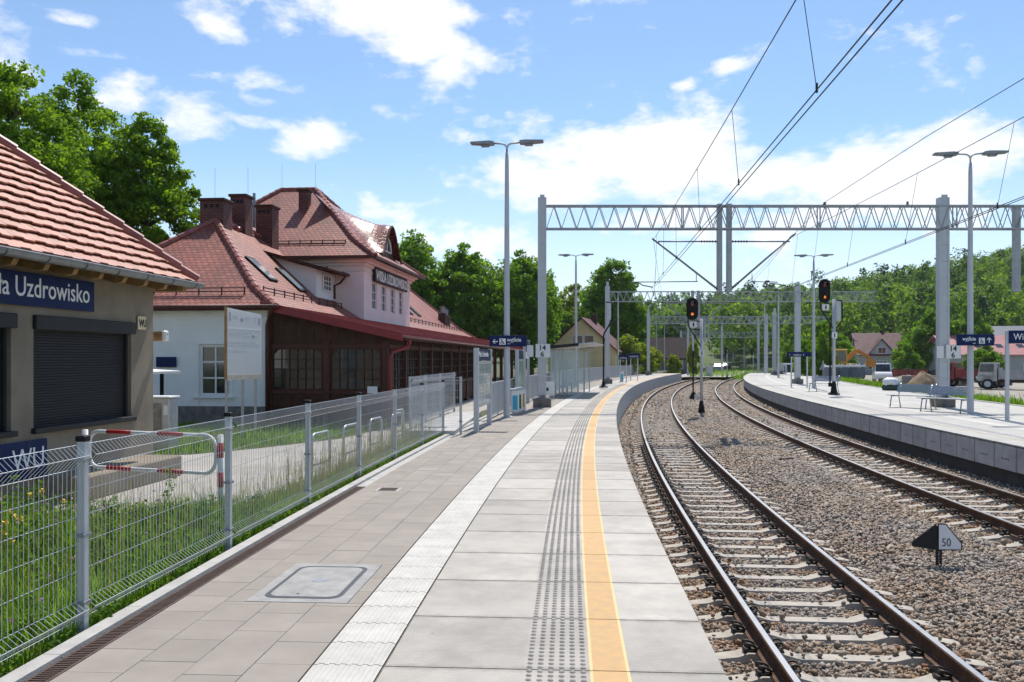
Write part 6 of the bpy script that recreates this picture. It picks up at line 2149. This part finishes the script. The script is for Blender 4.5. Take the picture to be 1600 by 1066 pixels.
# grass
def blades(name, pts, h, w, m, seed, bend=.35):
    r = np.random.default_rng(seed)
    n = len(pts)
    a = r.uniform(0, 6.283, n); t = np.stack([np.cos(a), np.sin(a), np.zeros(n)], 1)
    l = np.stack([-np.sin(a), np.cos(a), np.zeros(n)], 1) * (bend * r.uniform(.1, 1.2, n))[:, None]
    H = h * np.exp(r.normal(0, .3, n)) if not hasattr(h, '__len__') else np.asarray(h)
    up = np.array([0, 0, 1.0])
    W = (w * r.uniform(.6, 1.3, n))[:, None]
    b0, b1 = pts - t * W / 2, pts + t * W / 2
    md = pts + (up * .55 + l * .30) * H[:, None]; tp = pts + (up * .97 + l) * H[:, None]
    m0, m1 = md - t * W * .4, md + t * W * .4
    t0, t1 = tp - t * W * .06, tp + t * W * .06
    v = np.stack([b0, b1, m1, m0, t1, t0], 1).reshape(-1, 3)
    i = np.arange(n)[:, None] * 6
    f = np.concatenate([i + np.array([[0, 1, 2, 3]]), i + np.array([[3, 2, 4, 5]])])
    return tagit(np_mesh(name, v, f, m), kind='stuff')


def xfence(y): return np.array([at(s_at_y(q), -4.17)[0] for q in y])


def near_pts(n, y0, y1, seed, margin=0.0, clump=True):
    r = np.random.default_rng(seed)
    y = r.uniform(y0, y1, n)
    yt_ = np.linspace(y0, y1, 60); xf = np.interp(y, yt_, xfence(yt_))
    xm = np.interp(y, [2, 9.6, 10.3, 10.6, 14, 17, 20.5, 24, 31], [-6.7, -6.35, -5.9, -3.62, -3.02, -2.78, -2.4, -2.0, -1.2])
    x = xm + (xf - xm - margin) * r.uniform(0, 1, n)
    return np.stack([x, y, np.full(n, LZ)], 1)


p = near_pts(34000, 2.6, 10.8, 71)
dist = np.clip((p[:, 0] - np.interp(p[:, 1], [2, 11], [-6.7, -5.5])), 0, 3)
rr_ = np.random.default_rng(5)
patchy = .5 + .5 * np.sin(p[:, 0] * 3.1 + p[:, 1] * 1.3) * np.sin(p[:, 1] * 2.3 - p[:, 0])
blades('grass', p, (.10 + .16 * patchy) * np.exp(rr_.normal(0, .3, len(p))), .011, M['grass'], 72, .55)
p = near_pts(17000, 10.4, 27, 73); blades('grass', p, .11, .011, M['grass'], 74, .6)
p = near_pts(2600, 3, 20, 75); blades('grass', p, .55, .006, M['drygrass'], 76, .25)
# broad leaved weeds
r_w = np.random.default_rng(81)
wp_ = near_pts(420, 2.8, 10.6, 82, .15)
cen, rad = [], []
for q_ in wp_:
    hh = r_w.uniform(.14, .42) * (1.6 if r_w.random() < .12 else 1) * (1.0 if q_[0] < -3.6 else .8)
    for z in np.arange(.12, hh, .06): cen.append((q_[0] + r_w.normal(0, .03), q_[1] + r_w.normal(0, .03), LZ + z)); rad.append(.10 * (1.15 - z / hh * .6))
v, f = leaves_np(np.array(cen), 11, np.array(rad), .024, .6, 83, .6)
tagit(np_mesh('weeds', v, f, M['weed']), kind='stuff')
fl_ = near_pts(150, 3.0, 9.5, 84, .1)
fl_[:, 2] += r_w.uniform(.28, .5, len(fl_))
v, f = leaves_np(fl_, 7, np.full(len(fl_), .016), .011, 1.0, 85)
tagit(np_mesh('clover_blossom', v, f, M['clover']), kind='stuff')
fy_ = np.array([(-4.35 + r_w.normal(0, .25), 7.3 + r_w.normal(0, .35), LZ + r_w.uniform(.6, .78)) for _ in range(14)] + [(-3.9 + r_w.normal(0, .15), 6.6 + r_w.normal(0, .2), LZ + r_w.uniform(.55, .68)) for _ in range(6)])
v, f = leaves_np(fy_, 14, np.full(len(fy_), .022), .014, 1.0, 86)
tagit(np_mesh('yellow_flowers', v, f, M['petal']), kind='stuff')
# weeds at the foot of the fence
r_k = np.random.default_rng(88)
c = np.array([tuple(at(s, -4.13 + r_k.normal(0, .025), r_k.uniform(.0, .07))) for s in r_k.uniform(3, 22, 260)])
v, f = leaves_np(c, 8, np.full(len(c), .05), .017, .8, 89, .6)
tagit(np_mesh('kerb_weeds', v, f, M['weed']), kind='stuff')
# lawn in front of the station
r_l = np.random.default_rng(91)
ly = r_l.uniform(16.8, 27.5, 16000); lxm = np.interp(ly, [16.8, 17.4, 18.6, 20.8, 24.2, 27], [-8.5, -6.5, -5.5, -4.2, -3.5, -3.3])
lx = lxm - r_l.uniform(0, 1, 16000) ** 1.2 * 7
kp = ly < 25.2
blades('lawn', np.stack([lx, ly, np.full(len(ly), LZ)], 1)[kp], .12, .016, M['grass'], 92, .6)
# verge along the far platform
r_v = np.random.default_rng(93)
sv = r_v.uniform(18, 100, 15000); ov = r_v.uniform(0, 1, 15000) ** 1.3 * 2.9 + 7.3
ptsv = np.array([tuple(at(s, e2(s) + o, -.06 - max(0, o - 8.3) * .28)) for s, o in zip(sv, ov)])
blades('verge_grass', ptsv, .26, .035, M['grass'], 94, .5)
r_d = np.random.default_rng(96)
dp = np.stack([r_d.uniform(16, 40, 9000), r_d.uniform(112, 190, 9000), np.full(9000, -1.3)], 1)
dp[:, 0] = dp[:, 1] * r_d.uniform(.205, .285, 9000)
blades('rough_grass', dp, .75, .10, M['grass'], 97, .5)

# ================================================================ HOUSES
def house(name, label, loc, rz, w, d, ze, zr, mw, mr, wins, over=.4, ridge_x=False, chim=None):
    """ridge along local y with the gable facing -y (or along x)"""
    root = thing(name, label, 'house', loc, rz)
    b = MB()
    if not ridge_x:
        b.poly([(-w / 2, 0, -.5), (w / 2, 0, -.5), (w / 2, 0, ze), (0, 0, zr), (-w / 2, 0, ze)])
        b.poly([(-w / 2, d, -.5), (w / 2, d, -.5), (w / 2, d, ze), (0, d, zr), (-w / 2, d, ze)])
        b.poly([(-w / 2, 0, -.5), (-w / 2, d, -.5), (-w / 2, d, ze), (-w / 2, 0, ze)]); b.poly([(w / 2, 0, -.5), (w / 2, d, -.5), (w / 2, d, ze), (w / 2, 0, ze)])
    else:
        b.box(-w / 2, w / 2, 0, d, -.5, ze)
        for x in (-w / 2, w / 2): b.poly([(x, 0, ze), (x, d, ze), (x, d / 2, zr)])
    b.build('wall', mw, root)
    r = MB(); th = .14
    if not ridge_x:
        sl = (zr - ze) / (w / 2)
        for sg in (-1, 1):
            e = [(sg * (w / 2 + over), -over, ze - over * sl + .05), (0, -over, zr + .05), (0, d + over, zr + .05), (sg * (w / 2 + over), d + over, ze - over * sl + .05)]
            r.hexa([(x, y, z) for x, y, z in e], [(x, y, z + th) for x, y, z in e]); r.tile([(x, y, z + th + .004) for x, y, z in (e if sg > 0 else e)])
    else:
        sl = (zr - ze) / (d / 2)
        for (y0, y1) in ((-over, d / 2), (d + over, d / 2)):
            z0 = ze - over * sl + .05
            e = [(-w / 2 - over, y0, z0), (w / 2 + over, y0, z0), (w / 2 + over, y1, zr + .05), (-w / 2 - over, y1, zr + .05)]
            r.hexa(e, [(x, y, z + th) for x, y, z in e]); r.tile([(x, y, z + th + .004) for x, y, z in e])
    rf = r.build('roof', mr, root)
    if chim:
        c = MB(); c.box(chim[0] - .3, chim[0] + .3, chim[1] - .3, chim[1] + .3, zr - 1.0, zr + .7, bev=.02); c.build('chimney', M['brick_dark'], rf)
    wpt = lambda u, z, dd: (u, dd - .05, z)
    for (a, b_, c, e, n) in wins: window(root, wpt, a, b_, c, e, .045, n, 1, M['white'], fw=.08, bar=.06)
    return root


oh = house('ochre_house', 'old ochre plastered house with a gable and red tiled roof behind the glass shelter', (7.35, 92, -.3), -.25, 7.2, 9, 3.0, 6.3, M['yellow_wall'], M['roof_far'], [(-.95, .15, 3.3, 4.55, 1), (.25, 1.35, 3.3, 4.55, 1)], .45, chim=(.4, 6))
q = MB(); q.box(-.97, 1.37, -.10, .0, 3.2, 3.3); q.build('sill', M['concrete'], oh)
q = MB()
for (a, b_) in ((-.88, .08), (.32, 1.28)): q.box(a, b_, -.028, -.022, 3.4, 4.47)
q.build('blind', mat('drawn blinds', (.30, .20, .17), .8), oh)
house('dark_house', 'dark weathered house with a low brown roof behind the bushes', (24.6, 138, -.9), -.3, 7.0, 8, 2.9, 5.9, mat('weathered boards', (.17, .15, .14), .9, var=.2), mat('old brown roof', (.06, .046, .042), .9, var=.2, spec=.1), [(-2, -1, 1, 2.4, 2), (1.5, 2.5, 1, 2.4, 2)], .5, True)
rh_ = house('red_roofed_house', 'grey house with a steep red roof and a front gable beyond the yard', (62.4, 147, -1.0), -.12, 7.2, 7, 3.6, 7.0, M['grey_wall'], M['roof_far'], [(-2.2, -1.5, .9, 2.3, 1), (-.9, .9, .9, 2.4, 3), (1.9, 2.6, .9, 2.3, 1)], .45, True, chim=(1.2, 4.0))
q = MB(); q.prism([(-2.1, 3.45), (2.1, 3.45), (0, 5.9)], 'y', -.25, 3); q.build('front_gable', M['grey_wall'], rh_)
q = MB()
for sg in (-1, 1):
    e = [(sg * 2.5, -.5, 3.1), (0, -.5, 6.02), (0, 3.2, 6.02), (sg * 2.5, 3.2, 3.1)]; q.hexa(e, [(x, y, z + .14) for x, y, z in e])
q.build('gable_roof', M['roof_far'], rh_)
gp = lambda u, z, dd: (u, dd - .30, z)
window(rh_, gp, -.7, .7, 3.6, 4.7, .045, 2, 1, M['white'], fw=.08)
ps = house('pink_roofed_shed', 'long grey shed with a faded pink metal roof behind the trucks', (68, 112, -1.0), -.05, 22, 9, 3.4, 5.7, M['grey_wall'], M['pink_roof'], [(-6.2, -5.2, 1.2, 2.1, 2), (-2.2, -1.2, 1.2, 2.1, 2), (2, 3, 1.2, 2.1, 2)], .6, True)
for x in (-7.5, -4.8, -2.1, .6, 3.3):
    q = MB(); q.hexa([(x, 1.2, 4.02), (x + .8, 1.2, 4.02), (x + .8, 2.0, 4.44), (x, 2.0, 4.44)], [(x, 1.2, 4.26), (x + .8, 1.2, 4.26), (x + .8, 2.0, 4.68), (x, 2.0, 4.68)]); q.build('skylight', M['glass'], ps)
gs_ = house('grey_gabled_building', 'dark gabled building with a grey roof rising over the pink shed', (72.5, 124, -1.0), -.2, 9, 10, 4.8, 7.4, mat('dark boarding', (.05, .045, .04), .9), M['slate_roof'], [(-1, 1, 3.2, 4.2, 2)], .5, True)

# ================================================================ YARD
def wheel(parent, x, y, r, w=.22, ny=0):
    q = MB(); q.tube([(x, y - w / 2, r), (x, y + w / 2, r)], r, 14); wo_ = q.build('wheel', M['rubber'], parent)
    q = MB(); q.tube([(x, y - w / 2 - .01, r), (x, y + w / 2 + .01, r)], r * .55, 12); q.build('rim', M['galv'], wo_)


CAR = [(-2.05, .30), (2.05, .30), (2.08, .62), (1.95, .78), (1.05, .92), (.35, 1.42), (-1.15, 1.45), (-1.9, 1.02), (-2.08, .95)]
VAN = [(-2.4, .35), (2.5, .35), (2.52, .85), (2.35, 1.05), (1.75, 1.22), (1.15, 2.18), (-2.35, 2.25), (-2.42, 2.1)]


def car(name, label, loc, rz, m, van=False, cat='car', group=None):
    root = thing(name, label, cat, loc, rz, group)
    pr = VAN if van else CAR
    W = .95 if van else .86
    b = MB()
    n = len(pr)
    ins = [(.0 if z < 1.0 else (.06 if van else .17) * min(1, (z - .9) / .5)) for _, z in pr]
    L_ = [(x, -W + i, z) for (x, z), i in zip(pr, ins)]; R_ = [(x, W - i, z) for (x, z), i in zip(pr, ins)]
    b.faces(L_ + R_, [tuple(range(n)), tuple(range(2 * n - 1, n - 1, -1))] + [(k, n + k, n + (k + 1) % n, (k + 1) % n) for k in range(n)])
    b.build('body', m, root)
    wx = (1.55, -1.5) if van else (1.28, -1.28)
    for x in wx:
        for sg in (-1, 1): wheel(root, x, sg * (W - .1), .33 if van else .31)
    q = MB()
    for sg in (-1, 1):
        if van: pl = [(1.45, 1.25), (1.02, 1.95), (.2, 2.0), (.2, 1.25)]; y0 = W - .035
        else: pl = [(.90, .98), (.30, 1.36), (-1.05, 1.38), (-1.6, 1.02)]; y0 = W - .06
        q.poly([(x, sg * (y0 + .05 - ((.06 if van else .17) * min(1, max(0, (z - .9) / .5)))), z) for x, z in pl])
    q.build('side_window', M['glass'], root)
    q = MB()
    if van: q.poly([(1.74 + .02, -W + .16, 1.27), (1.74 + .02, W - .16, 1.27), (1.22 + .02, W - .2, 2.08), (1.22 + .02, -W + .2, 2.08)])
    else: q.poly([(.98 + .03, -W + .14, .97), (.98 + .03, W - .14, .97), (.40 + .03, W - .26, 1.38), (.40 + .03, -W + .26, 1.38)])
    q.build('windscreen', M['glass'], root)
    for sg in (-1, 1):
        q = MB(); x = 2.47 if van else 2.03; q.box(x - .05, x + .04, sg * (W - .2) - .14, sg * (W - .2) + .14, .62, .78, bev=.02); q.build('headlight', M['white'], root)
    return root


def PY(px, Y, z=-1.0): return ((px - 800) * Y / F, Y, z)


car('delivery_van', 'white high roofed van facing the tracks in the yard', PY(1378, 104), -1.9, M['car_white'], True, 'van')
car('delivery_van', 'white van parked left of the far platform masts', PY(1237, 98), -1.7, M['car_white'], True, 'van')
car('parked_car', 'white car parked right of the red container in the yard', PY(1428, 112), -.5, M['car_white'])
car('parked_car', 'dark car parked beside a white one near the gantry post', PY(1452, 108), -.9, M['car_dark'])
car('parked_car', 'dark car left of the white van by the far platform masts', PY(1224, 99), -1.6, M['car_dark'])
car('parked_car', 'grey blue car on the far left road nearest the signal', PY(1122, 155, -.6), 1.4, M['car_blue'])
car('parked_car', 'dark car on the far left road behind the grey blue one', PY(1134, 172, -.6), 1.4, M['car_dark'])
car('parked_car', 'white car on the far left road', PY(1143, 186, -.6), -1.7, M['car_white'])
car('parked_car', 'small red car on the far left road, farthest of the four', PY(1150, 205, -.6), -1.7, M['car_red'])
car('parked_car', 'silver blue car behind the rubble heap in the yard', PY(1400, 120), .4, M['car_blue'])


def truck(label, loc, rz, mcab, mbed, boxy):
    root = thing('truck', label, 'truck', loc, rz)
    q = MB(); q.box(-2.9, 2.6, -.45, .45, .62, .86, bev=.02); q.build('chassis', M['rust'], root)
    q = MB(); q.hexa([(1.1, -1.05, .75), (2.75, -1.05, .75), (2.75, 1.05, .75), (1.1, 1.05, .75)], [(1.1, -1.0, 2.42), (2.45, -1.0, 2.42), (2.45, 1.0, 2.42), (1.1, 1.0, 2.42)]); cb_ = q.build('cab', mcab, root)
    q = MB()
    for sg in (-1, 1): q.poly([(1.35, sg * 1.062, 1.6), (2.48, sg * 1.062, 1.6), (2.40, sg * 1.03, 2.28), (1.35, sg * 1.03, 2.28)])
    q.poly([(2.64, -.9, 1.55), (2.64, .9, 1.55), (2.50, .88, 2.3), (2.50, -.88, 2.3)]); q.poly([(1.09, -.8, 1.7), (1.09, .8, 1.7), (1.09, .8, 2.28), (1.09, -.8, 2.28)])
    q.build('cab_window', M['glass'], cb_)
    q = MB()
    q.box(-3.0, .95, -1.12, -1.06, .95, 1.75); q.box(-3.0, .95, 1.06, 1.12, .95, 1.75); q.box(-3.0, -2.94, -1.06, 1.06, .95, 1.75); q.box(.89, .95, -1.06, 1.06, .95, 1.95); q.box(-2.94, .89, -1.06, 1.06, .95, 1.02)
    for x in np.arange(-2.8, .95, .62): q.box(x, x + .06, -1.15, -1.12, .95, 1.78); q.box(x, x + .06, 1.12, 1.15, .95, 1.78)
    bd = q.build('cargo_bed', mbed, root)
    for x in (1.85, -1.5, -2.45):
        for sg in (-1, 1): wheel(root, x, sg * .9, .5, .3)
    for sg in (-1, 1):
        q = MB(); q.box(2.70, 2.80, sg * .75 - .14, sg * .75 + .14, .95, 1.15, bev=.02); q.build('headlight', M['white'], root)
    q = MB(); q.box(2.6, 2.86, -1.05, 1.05, .6, .85, bev=.02); q.build('bumper', M['dark'], root)
    q = MB()
    for i in range(5): q.box(2.72, 2.775, -.55, .55, .92 + i * .09, .97 + i * .09)
    q.build('grille', M['dark'], cb_)
    for sg in (-1, 1):
        q = MB(); q.bar((2.5, sg * 1.03, 2.1), (2.62, sg * 1.28, 2.1), .03); q.box(2.58, 2.64, sg * 1.28 - .08, sg * 1.28 + .08, 1.72, 2.14, bev=.02); q.build('mirror', M['dark'], cb_)
        q = MB(); q.box(1.3, 2.5, sg * 1.075 - .01, sg * 1.075 + .01, 1.2, 1.24); q.box(1.36, 1.5, sg * 1.085 - .01, sg * 1.085 + .01, 1.4, 1.45); q.build('door_trim', M['dark'], cb_)
    q = MB(); q.box(.1, 1.0, -1.08, -.5, .35, .85, bev=.03); q.build('fuel_tank', M['gal_dark'], root)
    for sg in (-1, 1):
        q = MB(); q.tube([(1.85 + .62 * math.cos(t), sg * 1.0, .5 + .62 * math.sin(t)) for t in np.linspace(0, math.pi, 9)], .06, 5); q.build('mudguard', M['dark'], root)
    return root


truck('old red tipper truck parked in the yard right of the gantry post', PY(1516, 84), 3.14 - .80, M['truck_red'], M['truck_red'], True)
truck('white cabbed truck with a pale grey bed at the right edge of the yard', PY(1582, 78), 3.14 - .62, mat('dull white cab paint', (.52, .52, .50), .5, c2=(.40, .39, .36), scale=3), mat('faded grey paint', (.40, .40, .39), .6, c2=(.33, .33, .32), scale=2), True)
# loader, bags, heaps
ld = thing('digger', 'yellow wheeled digger with an orange arm behind the grey bulk bags', 'digger', PY(1309, 86, -.4), -.25)
ld.scale = (1.2, 1.2, 1.1)
q = MB(); q.box(-1.5, 1.2, -1.0, 1.0, .75, 1.55, bev=.08); q.box(-1.6, -.5, -.95, .95, 1.5, 2.15, bev=.1); q.build('body', M['mach_yellow'], ld)
q = MB(); q.box(-.45, .65, -.85, .25, 1.5, 2.85, bev=.08); cbn = q.build('cab', M['mach_yellow'], ld)
q = MB(); q.box(-.35, .55, -.86, -.84, 1.75, 2.65); q.build('cab_window', M['glass'], cbn)
q = MB(); q.bar((.5, .6, 1.6), (1.5, .6, 2.75), .32); q.bar((1.5, .6, 2.75), (2.5, .6, 2.1), .28); q.build('arm', M['mach_orange'], ld)
q = MB(); q.prism([(2.2, 1.3), (2.9, 1.2), (3.0, 1.7), (2.4, 2.15)], 'y', .2, 1.0); q.build('bucket', M['mach_orange'], ld)
for x in (-1.1, .9):
    for sg in (-1, 1): wheel(ld, x, sg * .95, .55, .4)


def bag(label, loc, seed):
    r = np.random.default_rng(seed)
    root = thing('bulk_bag', label, 'bag', loc, r.uniform(-.3, .3), 'grey bulk bags in the yard')
    b = MB()
    pr = [(.42, 0), (.50, .12), (.53, .5), (.50, .85), (.47, .98)]
    n = 16
    vs = []
    for (rd, z) in pr:
        for k_ in range(n):
            t = 2 * math.pi * k_ / n
            sq = 1 / max(abs(math.cos(t)), abs(math.sin(t))) ** .75
            vs.append((rd * sq * math.cos(t) + r.normal(0, .012), rd * sq * math.sin(t) + r.normal(0, .012), z * 1.15))
    fs_ = [(i * n + k_, i * n + (k_ + 1) % n, (i + 1) * n + (k_ + 1) % n, (i + 1) * n + k_) for i in range(len(pr) - 1) for k_ in range(n)] + [tuple(range(n - 1, -1, -1)), tuple(range(4 * n, 5 * n))]
    b.faces(vs, fs_); b.build('sack', M['bag'], root, smooth=True)
    q = MB(); q.tube([Vector(v) * 1.0 for v in vs[4 * n:]], .075, 6, closed=True); q.build('rim', M['white'], root)
    q = MB()
    for k_ in (2, 6, 10, 14): q.tube([vs[3 * n + k_], Vector(vs[4 * n + k_]) + Vector((0, 0, .22)), Vector(vs[4 * n + k_]) * .8 + Vector((0, 0, .3))], .025, 5)
    q.build('loop', M['white'], root)
    return root


for i, (px, Y, lb) in enumerate(((1300, 74, 'grey bulk bag at the left end of the row'), (1316, 74, 'grey bulk bag just right of the signal pole'), (1333, 74, 'grey bulk bag in front of the orange bucket'), (1340, 77, 'grey bulk bag half hidden behind the others'))): bag(lb, PY(px, Y, .0), 200 + i)


def heap(name, label, loc, rx, ry, h, m, seed):
    r = np.random.default_rng(seed)
    n, k_ = 28, 9
    b = MB(); vs = []
    for j in range(k_):
        f_ = j / (k_ - 1)
        for i in range(n):
            t = 2 * math.pi * i / n
            q_ = 1 + .16 * math.sin(3 * t + seed) + r.normal(0, .05)
            vs.append((rx * (1 - f_) * q_ * math.cos(t), ry * (1 - f_) * q_ * math.sin(t), h * (1 - (1 - f_) ** 1.3) + r.normal(0, .04) * h - .05))
    b.faces(vs, [(j * n + i, j * n + (i + 1) % n, (j + 1) * n + (i + 1) % n, (j + 1) * n + i) for j in range(k_ - 1) for i in range(n)])
    return tagit(b.build(name, m, None, smooth=True, loc=loc), label, 'heap')


heap('earth_heap', 'brown earth heap left of the gantry post in the yard', PY(1442, 76), 1.9, 2.0, 1.7, M['dirt'], 3)
heap('earth_heap', 'low brown earth heap beside the grey bulk bags', PY(1352, 66), 2.0, 1.7, 1.05, M['dirt'], 4)
heap('gravel_heap', 'grey gravel heap beyond the concrete blocks in the yard', PY(1418, 96), 3.4, 2.2, 1.0, M['gravel'], 5)


def blocks(label, loc, rz, n, w, h, m, seed):
    r = np.random.default_rng(seed)
    root = thing('block_pile', label, 'pile', loc, rz)
    for i in range(n):
        q = MB(); lv = 0 if i < n * .65 else 1
        x = (i % max(1, int(n * .65))) * w * 1.05 + r.uniform(-.05, .05) + (w / 2 if lv else 0)
        q.box(x, x + w, r.uniform(-.05, .05), .6, lv * h, lv * h + h, bev=.03); q.build('block', m, root)
    return root


blocks('row of pale concrete blocks on the yard gravel', PY(1352, 70), -.1, 7, .62, .36, M['concrete'], 1)
blocks('long stack of grey paving pallets before the parked cars', PY(1392, 88), -.05, 14, .85, .52, mat('grey paving', (.25, .24, .23), .9, var=.2), 2)
blocks('short stack of kerb stones right of the white van', PY(1434, 92), .05, 6, .8, .5, M['plinth'], 3)
blocks('grey concrete blocks stacked under the grey bulk bags', PY(1292, 73.5), 0, 14, .62, .50, M['concrete'], 9)
blocks('low pale stone pile before the delivery van', PY(1366, 86), .1, 9, .5, .42, M['plinth'], 12)
blocks('row of dark timber sleepers stacked left of the earth heap', PY(1408, 80), -.05, 8, .9, .22, M['wood_dark'], 13)
blocks('white kerb slabs stacked beside the parked white car', PY(1440, 104), .1, 7, .8, .35, M['far_slab'], 14)
for i, (px, Y, h_) in enumerate(((1334, 118, 5.5), (1420, 100, 1.6), (1470, 112, 4.5))):
    q = MB(); q.tube([(0, 0, 0), (0, 0, h_)], .07, 6); q.bar((-.5, 0, h_ - .3), (.5, 0, h_ - .3), .06)
    tagit(q.build('utility_pole', M['wood_dark'], None, loc=PY(px, Y)), ('dark utility pole before the red roofed house', 'short dark post beside the gravel heap in the yard', 'dark utility pole left of the pink roofed shed')[i], 'pole')
rcn = thing('skip_container', 'red steel skip container beside the white van', 'skip', PY(1391, 107), -.05)
q = MB(); q.hexa([(0, 0, .2), (4.2, 0, .2), (4.2, 1.8, .2), (0, 1.8, .2)], [(-.4, 0, 1.45), (4.6, 0, 1.45), (4.6, 1.8, 1.45), (-.4, 1.8, 1.45)]); q.build('tub', M['truck_red'], rcn)
q = MB()
for x in np.arange(.2, 4.2, .8): q.box(x, x + .08, -.06, 0, .2, 1.4)
q.box(-.45, 4.65, -.07, .01, 1.38, 1.5); q.build('rib', M['rust'], rcn)
sk = thing('rubbish_sack', 'white rubbish sack on a dark green one at the edge of the far platform', 'sack', (P(1395, 611, 49).x, 49.2, -.1))
for nm, m, cz, rd, sd in (('green_sack', mat('dark green plastic', (.015, .05, .03), .4), .22, .42, 1), ('white_sack', mat('white plastic', (.70, .72, .74), .35), .55, .38, 2)):
    r = np.random.default_rng(sd); q = MB(); vs = []
    for j in range(9):
        a = -math.pi / 2 + math.pi * j / 8
        for i in range(16):
            t = 2 * math.pi * i / 16; k_ = rd * (1 + .10 * math.sin(5 * t + j) + r.normal(0, .05))
            vs.append((k_ * 1.25 * math.cos(a) * math.cos(t), k_ * math.cos(a) * math.sin(t), cz + .7 * k_ * math.sin(a)))
    q.faces(vs, [(j * 16 + i, j * 16 + (i + 1) % 16, (j + 1) * 16 + (i + 1) % 16, (j + 1) * 16 + i) for j in range(8) for i in range(16)])
    q.build(nm, m, sk, smooth=True)
wd_ = thing('warning_sign', 'dark triangular warning sign beside the bright shrub in the yard', 'sign', PY(1286, 76, -1.0), 0)
q = MB(); q.bar((0, 0, 0), (0, 0, 2.6), .06); q.build('post', M['galv'], wd_)
q = MB(); q.prism([(-.36, 1.8), (.36, 1.8), (0, 2.45)], 'y', -.02, .0); q.build('panel', M['gal_dark'], wd_)
cbx = thing('track_cabinet', 'pale grey trackside cabinet beyond the end of the near platform', 'cabinet', (P(1108, 580, 118).x, 118, -.8))
q = MB(); q.box(-.42, .42, -.3, .3, 0, 1.5, bev=.03); q.build('body', M['galv'], cbx)
q = MB(); q.box(-.5, .5, -.38, .38, 1.5, 1.6, bev=.02); q.build('cap', M['grey_paint'], cbx)
q = MB(); q.box(-.38, .0, -.32, -.3, .1, 1.4); q.box(.02, .38, -.32, -.3, .1, 1.4); q.build('door', M['grey_paint'], cbx)

hz = MB(); hz.box(-700, 1500, -60, 1500, -2.6, 70)
hk = NT('valley air')
hk.t.nodes.remove(hk.b)
pvn = hk.n('ShaderNodeVolumePrincipled'); pvn.inputs['Color'].default_value = (.86, .92, 1.0, 1); pvn.inputs['Density'].default_value = .00012; pvn.inputs['Anisotropy'].default_value = .3
hk.l(pvn.outputs[0], hk.out.inputs['Volume'])
tagit(hz.build('haze', hk.mat), kind='stuff')
